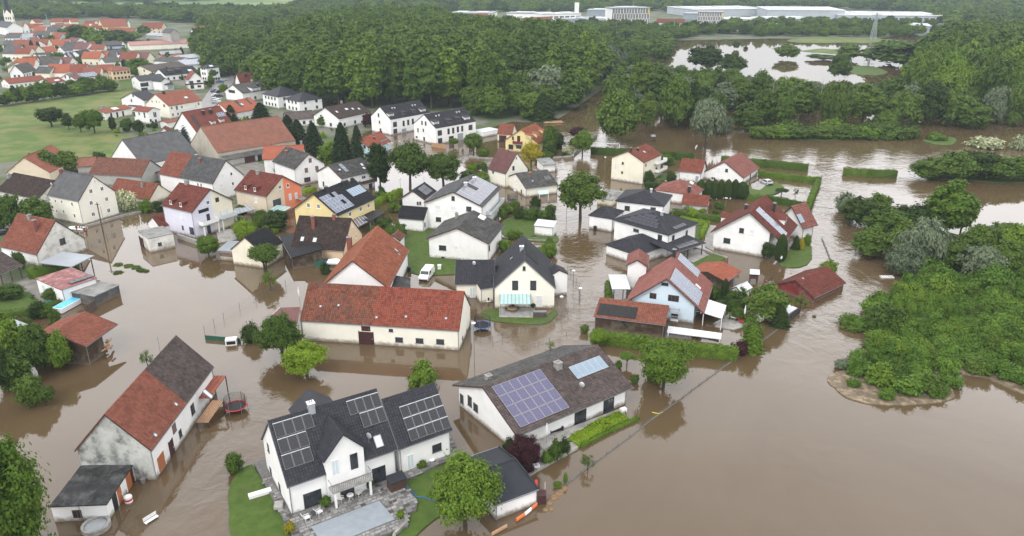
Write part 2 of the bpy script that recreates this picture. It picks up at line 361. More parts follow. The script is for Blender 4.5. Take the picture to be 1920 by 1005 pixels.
def H(fr, A, B, C, ze, apex, name, label, cat='house', kind='gable', roof='red', wl='white', oe=.45, og=.35, split=None, g=(), f=(), r=(), s=(), ch=(), pa=(), dm=(), tile=None, z0=0.0, gsplit=None, gut='gutter', hipl=None, group=None, auto=None, board='board', plinth=None, back=False, opens=False, posts=False, wi=None, roof2=None, gall=False):
    """A: roof corner shared by eave and gable, B: far end of that eave, C: far end of that gable edge (pixels of frame fr, all at eave height)
       B or C may be a length in metres. ze: eave height in metres, or (corner, x, y) = pixel of the wall foot below that corner."""
    pA = px(fr, A); pB = px(fr, B) if isinstance(B, tuple) else None; pC = px(fr, C) if isinstance(C, tuple) else None
    if isinstance(ze, tuple):
        cn, bx, by = ze; P = at(px(fr, (bx, by)), z0); top = {'A': pA, 'B': pB, 'C': pC}[cn]
        ze = max(1.2, solve_z(P, top[1]))
    a = at(pA, ze)
    if pB is not None: b = at(pB, ze)
    if pC is not None: c = at(pC, ze)
    if pB is None:
        v = (c-a); Wd = np.linalg.norm(v); v /= Wd; u = np.array([-v[1], v[0], 0])
        if u[1] < 0: u = -u
        Ld = B
    else:
        u = (b-a); Ld = np.linalg.norm(u); u /= Ld
        if pC is None:
            v = np.array([-u[1], u[0], 0]); 
            if v[1] < 0: v = -v
            Wd = C
            if Wd < 0: v = -v; Wd = -Wd
        else:
            v0 = c-a; Wd0 = np.linalg.norm(v0)
            v = np.array([-u[1], u[0], 0])
            if v @ v0 < 0: v = -v
            # share the misfit between both edges
            v1 = v0/Wd0; u1 = np.array([v1[1], -v1[0], 0]); 
            if u1 @ u < 0: u1 = -u1
            um = u*.5+u1*.5; um /= np.linalg.norm(um); 
            u = um; v = np.array([-u[1], u[0], 0]); 
            if v @ v0 < 0: v = -v
            Ld = (b-a) @ u; Wd = v0 @ v
    sg = 1 if (u[0]*v[1]-u[1]*v[0]) > 0 else -1
    rz = math.atan2(u[1], u[0])
    if isinstance(apex, tuple):
        mid = a + v*Wd/2
        pa_ = px(fr, apex); 
        if kind == 'hip' : mid = a + v*Wd/2 + u*Wd/2
        zr = solve_z(mid, pa_[1])
        zr = min(max(zr, ze+.6), ze+Wd*.75)
    else: zr = ze + apex
    if kind in ('flat',): zr = ze
    hz = ze - z0; hr = zr - z0
    root = empty(name, (a[0], a[1], z0), rz, label, cat, group)
    def Pt(x, y, z): return (x, sg*y, z)
    uv = np.array([[u[0], u[1]], [v[0], v[1]]])
    def to_local(P): d = P[:2]-a[:2]; return d @ u[:2], d @ v[:2], P[2]-z0
    D = math.dist((a[0], a[1]), (0, 0)); near = D < 235
    if tile is None: tile = 2 if D < 135 else (1 if D < 235 else 0)
    rm = RF[roof]; wm = WL[wl]; W2 = WL[gsplit] if gsplit else None
    slope = math.atan2(hr-hz, Wd/2) if kind != 'shed' else math.atan2(hr-hz, Wd)
    # walls (inset by the overhangs); their top follows the roof underside
    x0, x1, y0, y1 = og, Ld-og, oe, Wd-oe
    if wi: y0 += wi[0]; y1 -= wi[1]; x0 += wi[2]; x1 -= wi[3]
    th = .16; mb = MB()
    def under(y):
        if kind == 'gable': return hz + (hr-hz)*min(y, Wd-y)/(Wd/2) - .06
        if kind == 'shed': return hz + (hr-hz)*y/Wd - .06
        return hz - .02
    if not opens:
        if kind == 'gable':
            ym = Wd/2
            prof = [(y0, 0), (y1, 0), (y1, under(y1)), (ym, under(ym)), (y0, under(y0))]
            P = [(x0, sg*y, z) for y, z in prof] + [(x1, sg*y, z) for y, z in prof]
            k = 5; mb.poly(P, [(k, k+1, k+2, k+3, k+4)] + [(i, (i+1) % k, k+(i+1) % k, k+i) for i in range(k) if i not in (2, 3)], wm)
            if W2:
                mb.poly([(x0, sg*y0, 0), (x0, sg*ym, 0), (x0, sg*ym, under(ym)), (x0, sg*y0, under(y0))], [(0, 1, 2, 3)], W2 if gall else wm)
                mb.poly([(x0, sg*ym, 0), (x0, sg*y1, 0), (x0, sg*y1, under(y1)), (x0, sg*ym, under(ym))], [(0, 1, 2, 3)], W2)
            else: mb.poly(P[:5], [(0, 1, 2, 3, 4)], wm)
        else:
            P = [(x0, sg*y0, 0), (x1, sg*y0, 0), (x1, sg*y1, 0), (x0, sg*y1, 0)]
            T = [(x0, sg*y0, under(y0)), (x1, sg*y0, under(y0)), (x1, sg*y1, under(y1)), (x0, sg*y1, under(y1))]
            mb.poly(P+T, [(0, 1, 5, 4), (1, 2, 6, 5), (2, 3, 7, 6), (3, 0, 4, 7), (4, 5, 6, 7)], wm)
        wo = mb.build('wall', root)
    if posts or opens:
        for x in (x0+.1, x1-.1) + ((x0+x1)/2,)*(Ld > 5):
            for y in (y0+.1, y1-.1):
                q = MB(); q.box(x-.08, x+.08, sg*y-.08, sg*y+.08, 0, under(y)-.02, M['wood'] if roof not in ('black', 'dark') else M['frame_dark']); q.build('post', root)
    if plinth:
        q = MB(); q.box(x0-.03, x1+.03, sg*(y0-.03), sg*(y1+.03), 0, .55, WL[plinth]); q.build('plinth', root)
    # roof slabs
    rb = MB()
    def slab(pts, m, thk=th):
        P = [Pt(*p) for p in pts]; n = len(P); Q = [(p[0], p[1], p[2]-thk) for p in P]
        rb.poly(P+Q, [tuple(range(n)), tuple(range(2*n-1, n-1, -1))] + [(i, n+i, n+(i+1) % n, (i+1) % n) for i in range(n)], m)
    slopes = []   # (e0,e1,t1,t0)
    if kind == 'gable':
        slopes = [((0, 0, hz), (Ld, 0, hz), (Ld, Wd/2, hr), (0, Wd/2, hr)), ((Ld, Wd, hz), (0, Wd, hz), (0, Wd/2, hr), (Ld, Wd/2, hr))]
    elif kind == 'hip':
        hl = hipl if hipl is not None else max(.3, Ld-Wd)
        i0 = (Ld-hl)/2
        R0 = (i0, Wd/2, hr); R1 = (Ld-i0, Wd/2, hr)
        slopes = [((0, 0, hz), (Ld, 0, hz), R1, R0), ((Ld, Wd, hz), (0, Wd, hz), R0, R1), ((0, Wd, hz), (0, 0, hz), R0, R0), ((Ld, 0, hz), (Ld, Wd, hz), R1, R1)]
    elif kind == 'shed': slopes = [((0, 0, hz), (Ld, 0, hz), (Ld, Wd, hr), (0, Wd, hr))]
    elif kind == 'flat': slopes = [((0, 0, hz), (Ld, 0, hz), (Ld, Wd, hz+.02), (0, Wd, hz+.02))]
    segs = split or [(1.0, roof)]
    for si, (e0, e1, t1, t0) in enumerate(slopes):
        if kind == 'gable' and len(segs) > 1:
            f0 = 0
            for fr_, rn in segs:
                lo, hi = (f0, fr_) if si == 0 else (1-fr_, 1-f0)
                L_ = lambda p, q, t: tuple(p[i]+(q[i]-p[i])*t for i in range(3))
                slab([L_(e0, e1, lo), L_(e0, e1, hi), L_(t0, t1, hi), L_(t0, t1, lo)], RF[rn]); f0 = fr_
        else: slab([e0, e1, t1] if t1 == t0 else [e0, e1, t1, t0], RF[roof2] if roof2 and si == 1 else rm)
    ro = rb.build('roof', root)
    if tile and kind in ('gable', 'hip', 'shed'):
        rng = np.random.default_rng(abs(hash((round(Ld, 2), round(Wd, 2)))) % 99999)
        VV = []; FF = []; MI = []; nb = 0
        names = [q[1] for q in segs]+[roof2 or roof]
        for si, (e0, e1, t1, t0) in enumerate(slopes):
            f0 = 0
            for mi, (fr_, rn) in enumerate(segs):
                lo, hi = (f0, fr_) if si == 0 else (1-fr_, 1-f0)
                if si > 1: lo, hi = 0, 1
                L_ = lambda p, q, t: tuple(p[i]+(q[i]-p[i])*t for i in range(3))
                E0, E1 = L_(e0, e1, lo), L_(e0, e1, hi)
                T0, T1 = L_(t0, t1, lo), L_(t0, t1, hi)
                sm = lambda p: (p[0], sg*p[1], p[2])
                q = tiles(sm(E0), sm(E1), sm(T1), sm(T0), rng, w=.34 if tile == 2 else .45, c=.38 if tile == 2 else .46, curved=tile == 2)
                f0 = fr_
                if q is None: continue
                VV.append(q[0]); FF.append(q[1]+nb); MI.append(np.full(len(q[1]), len(segs) if roof2 and si == 1 else mi)); nb += len(q[0])
                if si > 1: break
        me = mesh_np('roof_tiles', np.concatenate(VV), np.concatenate(FF), [RF[n_] for n_ in names], np.concatenate(MI))
        to = bpy.data.objects.new('roof_tiles', me); link(to, ro); to['kind'] = 'stuff'
    if kind in ('gable', 'hip') and D < 330:   # ridge caps
        q = MB(); a0, a1 = (0, Ld) if kind == 'gable' else (slopes[0][3][0], slopes[0][2][0])
        nn = max(1, int((a1-a0)/.42))
        rr = .13
        for i in range(nn):
            xa = a0+(a1-a0)*i/nn; xb = a0+(a1-a0)*(i+1)/nn - .015; hh = hr+.02
            q.poly([(xa, -rr+sg*Wd/2, hh), (xa, sg*Wd/2, hh+.13), (xa, rr+sg*Wd/2, hh), (xb, -rr+sg*Wd/2, hh-.0), (xb, sg*Wd/2, hh+.11), (xb, rr+sg*Wd/2, hh)], [(0, 1, 4, 3), (1, 2, 5, 4), (0, 2, 1), (3, 4, 5)], RF[segs[0 if i < nn*segs[0][0] else -1][1]])
        if kind == 'hip':
            for cx, cy, rx in ((0, 0, a0), (0, Wd, a0), (Ld, 0, a1), (Ld, Wd, a1)):
                q.tube((cx, sg*cy, hz+.05), (rx, sg*Wd/2, hr+.05), .11, rm, 5)
        q.build('ridge_cap', ro)
    if near and kind == 'gable':   # verge boards
        for xe in (-.03, Ld):
            q = MB()
            for ya, za, yb, zb in ((0, hz, Wd/2, hr), (Wd, hz, Wd/2, hr)):
                P = [(xe, sg*ya, za-.2), (xe+.03, sg*ya, za-.2), (xe+.03, sg*ya, za+.06), (xe, sg*ya, za+.06), (xe, sg*yb, zb-.2), (xe+.03, sg*yb, zb-.2), (xe+.03, sg*yb, zb+.06), (xe, sg*yb, zb+.06)]
                q.poly(P, [(0, 1, 2, 3), (7, 6, 5, 4), (0, 4, 5, 1), (1, 5, 6, 2), (2, 6, 7, 3), (3, 7, 4, 0)], M[board])
            q.build('verge_board', ro)
    if near and kind in ('gable', 'shed', 'hip'):
        q = MB(); q.box(-.02, Ld+.02, sg*(-.13), sg*(-.005), hz-.14, hz-.03, M[gut]); q.build('gutter', ro)
        if kind != 'shed':
            q = MB(); q.box(-.02, Ld+.02, sg*(Wd+.005), sg*(Wd+.13), hz-.14, hz-.03, M[gut]); q.build('gutter', ro)
        if not opens:
            for xx in (x0+.08, x1-.08):
                q = MB(); q.tube((xx, sg*(y0-.08), 0), (xx, sg*(y0-.08), hz-.35), .05, M[gut], 6); q.tube((xx, sg*(y0-.08), hz-.35), (xx, sg*(-.06), hz-.12), .05, M[gut], 6); q.build('downpipe', root)
    # --- things on the planes
    d0 = np.array([0., 0., CH])
    def hit(p, plane):
        d = ray(px(fr, p)) if not isinstance(p[0], str) else ray(px(p[0], p[1:]))
        # local ray
        o = np.array([(d0[:2]-a[:2]) @ u[:2], (d0[:2]-a[:2]) @ v[:2], CH-z0]); dl = np.array([d[:2] @ u[:2], d[:2] @ v[:2], d[2]])
        if isinstance(plane[0], str) and plane[0] == 'x': t = (plane[1]-o[0])/dl[0]
        elif isinstance(plane[0], str): t = (plane[1]-o[1])/dl[1]
        else:
            n, p0 = plane; t = (np.array(p0)-o) @ np.array(n) / (dl @ np.array(n))
        return o + dl*t
    c_, s_ = math.cos(slope), math.sin(slope)
    planeR = (np.array([0, -s_, c_]), np.array([0, 0, hz])); planeS = (np.array([0, s_, c_]), np.array([0, Wd, hz]))
    if kind == 'flat': planeR = planeS = (np.array([0, 0, 1.]), np.array([0, 0, hz]))
    def roofM(P, side, off=.05):   # frame on slope: x along, y up-slope, z normal
        up = Vector((0, sg*c_, s_)) if side == 'r' else Vector((0, -sg*c_, s_))
        nn = Vector((0, -sg*s_, c_)) if side == 'r' else Vector((0, sg*s_, c_))
        if kind == 'flat': up = Vector((0, sg, 0)); nn = Vector((0, 0, 1))
        xx = up.cross(nn)
        m = Matrix.Identity(4)
        for i, vv in enumerate((xx, up, nn)):
            for j in range(3): m[j][i] = vv[j]
        p = Vector(Pt(*P)) + nn*off
        m[0][3], m[1][3], m[2][3] = p
        return m, (1 if xx.x > 0 else -1)
    def put_win(pl, x, y, w, h, st, prot=0.0):
        if pl == 'f': P = hit((x, y), ('y', y0-prot)); rot = 0 if sg > 0 else math.pi
        elif pl == 'g': P = hit((x, y), ('x', x0-prot)); rot = -math.pi/2
        z = max(.02, min(P[2]-h/2, hr))
        lim = hz+(0 if pl == 'f' else 9)
        if pl == 'f': X, Y = min(max(P[0], x0+w/2), x1-w/2), y0-prot
        else: X, Y = x0-prot, min(max(P[1], y0+w/2), y1-w/2)
        if pl == 'f' and z+h > under(y0)-.02: z = max(.02, under(y0)-.02-h)
        m = Matrix.Translation(Pt(X, Y, z)) @ Matrix.Rotation(rot, 4, 'Z')
        if st in ('door_brown', 'door_orange', 'door_grey', 'black', 'door_white'):
            mm = {'black': 'black', 'door_white': 'frame_white'}.get(st, st)
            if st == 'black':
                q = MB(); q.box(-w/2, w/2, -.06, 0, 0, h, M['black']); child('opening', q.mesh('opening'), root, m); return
            dm_, hd = door_mesh(w, h, mm); o = child('door', dm_, root, m); child('handle', hd, o, Matrix.Identity(4)); return
        fme, pme = win_mesh(w, h, st); o = child('door' if h > 1.95 else 'window', fme, root, m); 
        child('pane', pme, o, Matrix.Identity(4))
    for q in f: put_win('f', *q)
    for q in g: put_win('g', *q)
    for side, lst in (('r', r), ('s', s)):
        for q in lst:
            x, y, w, h = q[:4]; st = q[4] if len(q) > 4 else 'sky'
            P = hit((x, y), planeR if side == 'r' else planeS); m, dr = roofM(P, side)
            m = m @ Matrix.Translation((0, -h/2, 0))
            if st == 'dish':
                o = child('satellite_dish', dish_mesh(), root, Matrix.Translation(Pt(P[0], P[1], P[2])) @ Matrix.Rotation(math.radians(150)-rz, 4, 'Z')); continue
            fme, pme = sky_mesh(w, h, st); o = child('skylight', fme, ro, m); child('pane', pme, o, Matrix.Identity(4))
    for q in pa:    # (side, p0, p1, nx, ny, style, skip)
        side, p0, p1, nx, ny, st = q[:6]; skip = q[6] if len(q) > 6 else ()
        pl = planeR if side == 'r' else planeS
        A0 = hit(p0, pl); A1 = hit(p1, pl)
        xa, xb = sorted((A0[0], A1[0])); sl0, sl1 = sorted(((A0[2]-hz)/max(s_, .01), (A1[2]-hz)/max(s_, .01)))
        if kind == 'flat': sl0, sl1 = sorted((A0[1], A1[1]))
        xa = max(xa, .05); xb = min(xb, Ld-.05); mxs = (Wd/2 if kind != 'shed' else Wd)/max(c_, .01)
        sl0 = max(sl0, .05); sl1 = min(sl1, mxs-.1)
        if xb-xa < .3 or sl1-sl0 < .3: print('PANEL?', label, xa, xb, sl0, sl1); continue
        pw, ph = (xb-xa)/nx, (sl1-sl0)/ny; me = panel_mesh(pw, ph, st)
        for i in range(nx):
            for j in range(ny):
                if (i, j) in skip: continue
                ss = sl0+j*ph; yy = ss*c_ if side == 'r' else Wd-ss*c_
                if kind == 'flat': yy = ss
                xx = xa+i*pw
                m, dr = roofM((xx if True else 0, yy, hz+ss*s_ if kind != 'flat' else hz), side, .03)
                if dr < 0: m = m @ Matrix.Translation((-pw, 0, 0))
                child('solar_panel' if st not in ('ice', 'mat') else 'solar_collector', me, ro, m)
    for q in ch:    # chimney: (x,y,w,h,style) foot pixel on roof, side r by default
        x, y, w, h, st = q[:5]; side = q[5] if len(q) > 5 else 'r'
        P = hit((x, y), planeR if side == 'r' else planeS)
        P[0] = min(max(P[0], .3), Ld-.3); P[1] = min(max(P[1], .3), Wd-.3)
        zb = P[2]-.5; zt = P[2]+h; mm = {'brick': M['brick_c'], 'grey': M['chim_grey'], 'black': M['chim_black'], 'silver': M['silver'], 'dark': M['chim_black']}[st]
        cb = MB(); X, Y = P[0], sg*P[1]; cb.box(X-w/2, X+w/2, Y-w/2, Y+w/2, zb, zt, mm)
        if st == 'brick' and near:
            for i in range(1, int(h/.25)): cb.box(X-w/2-.006, X+w/2+.006, Y-w/2-.006, Y+w/2+.006, P[2]+i*.25, P[2]+i*.25+.16, mm)
        co = cb.build('chimney', ro)
        cp = MB(); cp.box(X-w/2-.07, X+w/2+.07, Y-w/2-.07, Y+w/2+.07, zt+.002, zt+.08, M['chim_grey'] if st != 'silver' else M['whitemetal'])
        if near:
            for dx in (-.12, .12): cp.tube((X+dx*w*1.4, Y, zt+.08), (X+dx*w*1.4, Y, zt+.3), .07, M['gutter'], 8)
        cp.build('cap', co)
    for q in dm:    # dormer: (x,y,w,h,style) foot of its front on the slope
        x, y, w, h = q[:4]; st = q[4] if len(q) > 4 else 'gable'; side = q[5] if len(q) > 5 else 'r'
        P = hit((x, y), planeR if side == 'r' else planeS); X = P[0]; Y = P[1]; Z = P[2]
        dy = 1 if side == 'r' else -1; tn = math.tan(slope); dep = (h+ (w*.4 if st == 'gable' else .25))/max(tn, .3)
        dep = min(dep, abs(Wd/2-Y)); dmb = MB(); mw = WL['darkgrey'] if st == 'dark' else rm if st == 'gable' and w < 2 else wm
        Pd = lambda x_, y_, z_: Pt(X+x_, Y+dy*y_, Z+z_)
        if st == 'gable':
            P_ = [Pd(-w/2, 0, -.1), Pd(w/2, 0, -.1), Pd(w/2, 0, h), Pd(0, 0, h+w*.36), Pd(-w/2, 0, h)]; dd = h/tn
            P_ += [Pd(w/2, dd, h), Pd(-w/2, dd, h)]
            dmb.poly(P_, [(0, 1, 2, 3, 4), (1, 5, 2), (0, 4, 6)], mw)
            e = .18; d2 = (h+w*.36)/tn
            for sx in (-1, 1):
                q1 = [Pd(sx*(w/2+e), -.2, h-.08), Pd(0, -.2, h+w*.36+.07), Pd(0, d2, h+w*.36+.07), Pd(sx*(w/2+e), dd-.05, h-.08)]
                q2 = [(a_[0], a_[1], a_[2]-.1) for a_ in q1]
                dmb.poly(q1+q2, [(0, 1, 2, 3), (7, 6, 5, 4), (0, 4, 5, 1), (0, 3, 7, 4)], rm)
        else:
            dd = (h+.25)/tn
            P_ = [Pd(-w/2, 0, -.1), Pd(w/2, 0, -.1), Pd(w/2, 0, h), Pd(-w/2, 0, h), Pd(w/2, dd, h+.25), Pd(-w/2, dd, h+.25)]
            dmb.poly(P_, [(0, 1, 2, 3), (1, 4, 2), (0, 3, 5)], mw)
            q1 = [Pd(-w/2-.15, -.25, h), Pd(w/2+.15, -.25, h), Pd(w/2+.15, dd+.1, h+.33), Pd(-w/2-.15, dd+.1, h+.33)]; q2 = [(a_[0], a_[1], a_[2]-.1) for a_ in q1]
            dmb.poly(q1+q2, [(0, 1, 2, 3), (7, 6, 5, 4), (0, 4, 5, 1), (0, 3, 7, 4), (1, 5, 6, 2)], RF['dark'] if st == 'dark' else rm)
        do = dmb.build('dormer', ro)
        fme, pme = win_mesh(w*.62, h*.78, 'S' if q[-1] == 'S' else 'D'); rot = (0 if sg > 0 else math.pi) + (0 if side == 'r' else math.pi)
        m = Matrix.Translation(Pd(0, -.003, h*.12)) @ Matrix.Rotation(rot, 4, 'Z'); child('window', fme, do, m); 
    if auto:
        n_f, n_g, n_s, st = auto
        def inst(pl, X, z, w=1.1, h=1.2):
            if pl == 'f': P = (X, y0, z); rot = 0 if sg > 0 else math.pi
            else: P = (x0, X, z); rot = -math.pi/2
            m = Matrix.Translation(Pt(*P)) @ Matrix.Rotation(rot, 4, 'Z')
            fme, pme = win_mesh(w, h, st); o = child('window', fme, root, m)
            if D < 420: child('pane', pme, o, Matrix.Identity(4))
            else: child('pane', pme, o, Matrix.Identity(4))
        for k in range(n_s):
            z = .9 + 2.7*k
            if z+1.2 < under(y0):
                for i in range(n_f): inst('f', x0+(x1-x0)*(i+.5)/n_f, z)
            if z+1.2 < under(y0)+1.2:
                for i in range(n_g): inst('g', y0+(y1-y0)*(i+1)/(n_g+1), z)
    root['_'] = 0; del root['_']
    return dict(root=root, a=a, u=u, v=v, L=Ld, W=Wd, ze=ze, zr=zr, sg=sg, hit=hit, Pt=Pt, y0=y0, x0=x0, x1=x1, y1=y1, hz=hz, hr=hr, roof=ro, under=under, slope=slope, rz=rz, z0=z0)
def dish_mesh():
    if 'dish' in MC: return MC['dish']
    q = MB(); q.tube((0, 0, 0), (0, 0, .9), .03, M['gutter'], 6)
    P = []; n = 12
    for r_, y_ in ((.05, .02), (.28, -.02), (.42, -.10)):
        for i in range(n): t = 2*math.pi*i/n; P.append((r_*math.cos(t), y_, .95+r_*math.sin(t)))
    F = [tuple(range(n))]
    for j in range(2):
        for i in range(n): F.append((j*n+i, j*n+(i+1) % n, (j+1)*n+(i+1) % n, (j+1)*n+i))
    q.poly(P, F, M['silver']); q.tube((0, -.02, .6), (0, -.45, .9), .015, M['gutter'], 5); q.box(-.05, .05, -.5, -.42, .86, .96, M['black'])
    MC['dish'] = q.mesh('satellite_dish'); return MC['dish']
def flat(name, pts, z, m, kind='structure', fr='0', thick=0, wob=0):
    if name in ('lawn', 'mud_bank', 'river_bank') and not wob: wob = .6
    if wob:
        Q = []; n = len(pts)
        for i in range(n):
            a, b, c, d = [np.array(pts[(i+k) % n], float) for k in (-1, 0, 1, 2)]
            for t in (0, .25, .5, .75): Q.append(.5*((2*b)+(c-a)*t+(2*a-5*b+4*c-d)*t*t+(3*b-a-3*c+d)*t**3)+np.random.default_rng(i*7+int(t*4)).normal(size=2)*wob)
        pts = Q
    P = [at(px(fr, p), z) for p in pts]
    q = MB()
    area = sum(P[i][0]*P[(i+1) % len(P)][1]-P[(i+1) % len(P)][0]*P[i][1] for i in range(len(P)))
    if area < 0: P = P[::-1]
    if thick: q.prism([(p[0], p[1]) for p in P], z-thick, z, m)
    else: q.poly([(p[0], p[1], z) for p in P], [tuple(range(len(P)))], m)
    o = q.build(name)
    if kind: o['kind'] = kind
    return o
def watermat():
    m = bpy.data.materials.new('flood_water'); m.use_nodes = True; nt = m.node_tree; N = nt.nodes; L = nt.links; b = N['Principled BSDF']
    tc = N.new('ShaderNodeTexCoord')
    def noise(sc, det=3, rg=.5, dist=0, vec=None):
        n = N.new('ShaderNodeTexNoise'); n.inputs['Scale'].default_value = sc; n.inputs['Detail'].default_value = det; n.inputs['Roughness'].default_value = rg; n.inputs['Distortion'].default_value = dist
        L.new(vec or tc.outputs['Object'], n.inputs['Vector']); return n.outputs[0]
    def rng(o, a, c, d=0., e=1.):
        r = N.new('ShaderNodeMapRange'); r.inputs[1].default_value = a; r.inputs[2].default_value = c; r.inputs[3].default_value = d; r.inputs[4].default_value = e; L.new(o, r.inputs[0]); return r.outputs[0]
    mx = N.new('ShaderNodeMix'); mx.data_type = 'RGBA'; L.new(rng(noise(.02, 5, .6, 1.), .35, .65), mx.inputs[0])
    mx.inputs[6].default_value = (.085, .056, .028, 1); mx.inputs[7].default_value = (.110, .076, .044, 1)
    L.new(mx.outputs[2], b.inputs['Base Color']); b.inputs['Roughness'].default_value = .03; b.inputs['IOR'].default_value = 1.6
    b.inputs['Specular IOR Level'].default_value = .5
    # flow mask: strongest along the stream through the middle and the river on the right
    at_ = N.new('ShaderNodeAttribute'); at_.attribute_name = 'flow'
    r1 = noise(.55, 4, .55, .8); r2 = noise(.12, 3, .5, 1.5); r3 = noise(2.2, 2, .5)
    def mul(a, c):
        q = N.new('ShaderNodeMath'); q.operation = 'MULTIPLY'; L.new(a, q.inputs[0])
        if isinstance(c, float): q.inputs[1].default_value = c
        else: L.new(c, q.inputs[1])
        return q.outputs[0]
    def add(a, c):
        q = N.new('ShaderNodeMath'); q.operation = 'ADD'; L.new(a, q.inputs[0]); L.new(c, q.inputs[1]); return q.outputs[0]
    h = add(add(r1, mul(r2, 2.5)), mul(r3, .25))
    h2 = mul(h, at_.outputs['Fac'])
    bp = N.new('ShaderNodeBump'); bp.inputs['Strength'].default_value = 1; bp.inputs['Distance'].default_value = .16; L.new(h2, bp.inputs['Height'])
    L.new(bp.outputs[0], b.inputs['Normal'])
    return m
WATER = watermat()
def build_water():
    # one sheet in cells that grow with distance; 'flow' says how rough the current is
    ys = list(np.arange(20, 420, 4.0)) + list(np.arange(420, 1500, 20.)) + [1500, 2500, 5000, 9000]
    xs = [-9000, -4000, -2000, -1000] + list(np.arange(-500, -160, 20.)) + list(np.arange(-160, 260, 4.)) + list(np.arange(260, 800, 20.)) + [1000, 2000, 4000, 9000]
    xs = np.array(xs); ys = np.array(ys); ny, nx = len(ys), len(xs)
    X, Y = np.meshgrid(xs, ys); V = np.stack([X, Y, np.zeros_like(X)], -1).reshape(-1, 3)
    i = np.arange((ny-1)*(nx-1)); a = (i//(nx-1))*nx + i % (nx-1)
    F = np.stack([a, a+1, a+nx+1, a+nx], 1)
    me = mesh_np('flood_water', V, F, [WATER])
    paths = [([(1060,250),(1075,330),(1050,400),(1100,470),(1090,540),(1130,560),(1060,600),(1000,640)], 9, .42), ([(1120,290),(1300,240),(1500,280),(1650,300),(1900,300)], 26, .38), ([(1540,330),(1560,420),(1620,520),(1580,600)], 14, .8),
             ([(1700,350),(1800,345),(1920,350)], 8, .9), ([(700,260),(860,300),(1000,300)], 9, .55), ([(1120,620),(1500,700),(1700,900)], 30, .06), ([(400,960),(430,860),(480,760)], 7, .35), ([(1100,560),(1090,600)], 6, .9)]
    fl = np.full(len(V), .008)
    for pts, w, amp in paths:
        G = [at(p)[:2] for p in pts]
        for p, q in zip(G[:-1], G[1:]):
            d = q-p; L2 = d @ d; t = np.clip(((V[:, :2]-p) @ d)/L2, 0, 1); D = np.linalg.norm(V[:, :2]-p-t[:, None]*d, axis=1)
            fl = np.maximum(fl, amp*np.exp(-(D/w)**2))
    at_ = me.attributes.new('flow', 'FLOAT', 'POINT'); at_.data.foreach_set('value', fl.astype(np.float32))
    o = bpy.data.objects.new('flood_water', me); link(o); o['kind'] = 'structure'
build_water()
GR = mat('meadow_grass', (.070, .118, .022), (.115, .145, .038), .95, .09, 8, .5, 1.2, stain=(.17, .155, .06), stscale=.045, stamt=.75, lo=.44, hi=.56)
LAWN = mat('garden_lawn', (.045, .085, .012), (.072, .115, .020), .95, .8, 8, .6, 6, stain=(.085, .085, .03), stscale=.35, stamt=.5)
VIL = mat('village_ground', (.07, .095, .035), (.15, .145, .12), .95, .06, 7, .3, 2, stain=(.05, .09, .025), stscale=.05, stamt=.8, lo=.42, hi=.56)
FAR = mat('far_fields', (.10, .17, .06), (.22, .27, .10), .95, .006, 3, stain=(.05, .09, .035), stscale=.012, stamt=.8, lo=.45, hi=.52)
MUD = mat('mud', (.17, .13, .09), (.11, .085, .055), .8, .8, 6, .4, 5, stain=(.38, .30, .2), stscale=.9, stamt=.7)
ROAD = mat('wet_street', (.20, .19, .185), (.14, .135, .13), .45, .3, 6)
YARD = mat('yard_gravel', (.22, .205, .18), (.14, .135, .12), .9, .5, 6, .3, 8)
land = [(-900, 700), (-60, 640), (40, 590), (62, 560), (95, 520), (62, 500), (80, 470), (118, 440), (150, 425), (225, 407), (250, 398), (300, 380), (420, 385), (500, 370), (560, 335), (610, 320), (640, 290), (650, 262), (720, 235), (790, 250), (900, 245), (960, 228), (1030, 232), (1060, 215), (1140, 160), (1180, 120), (1235, 92), (1262, 76), (1450, 72), (1640, 74), (1720, 60), (1900, 62), (4000, 40), (4000, -37), (-2500, -37), (-2500, 300)]
flat('ground', land, .06, VIL)
flat('far_fields', [(-2500, -37), (-2500, 24), (300, 22), (640, 30), (960, 22), (1300, 12), (2400, 24), (4000, 20), (4000, -37)][::-1], .10, FAR)
flat('meadow', [(-500, 215), (0, 200), (60, 190), (120, 184), (170, 180), (210, 168), (240, 160), (250, 176), (238, 190), (244, 222), (200, 232), (215, 250), (290, 258), (262, 262), (225, 262), (215, 298), (150, 308), (60, 290), (60, 300), (-500, 340)], .10, GR)
flat('meadow', [(222, 150), (246, 148), (248, 168), (230, 172)], .104, LAWN)
flat('forest_floor', [(1690, 215), (1760, 205), (2300, 200), (2600, 40), (1760, 62), (1700, 90), (1690, 130)], .08, mat('forest_floor', (.05, .055, .03), (.08, .075, .045), .95, .3))
flat('street', [(375, 248), (372, 215), (378, 190), (395, 165), (412, 148), (420, 134), (432, 134), (440, 150), (430, 165), (412, 190), (405, 225), (420, 245)], .11, ROAD)
flat('street', [(285, 268), (300, 258), (370, 247), (378, 250), (350, 258)], .115, ROAD)
for pts in ([(370, 330), (470, 300), (560, 330), (560, 350), (420, 360)], [(30, 540), (95, 505), (118, 530), (105, 575), (60, 560)]): flat('yard', pts, .12, YARD)
flat('lawn', [(0, 548), (38, 545), (95, 560), (112, 568), (118, 580), (60, 596), (0, 585), (-60, 590)], .13, LAWN, thick=.3)
flat('lawn', [(428, 920), (446, 885), (470, 872), (482, 885), (560, 1010), (585, 1100), (470, 1100), (432, 1000), (430, 960)], .22, LAWN, thick=.4)
flat('lawn', [(745, 905), (826, 868), (872, 852), (905, 870), (870, 930), (800, 985), (745, 1040), (700, 1060), (690, 990), (770, 960)], .16, LAWN, thick=.4)
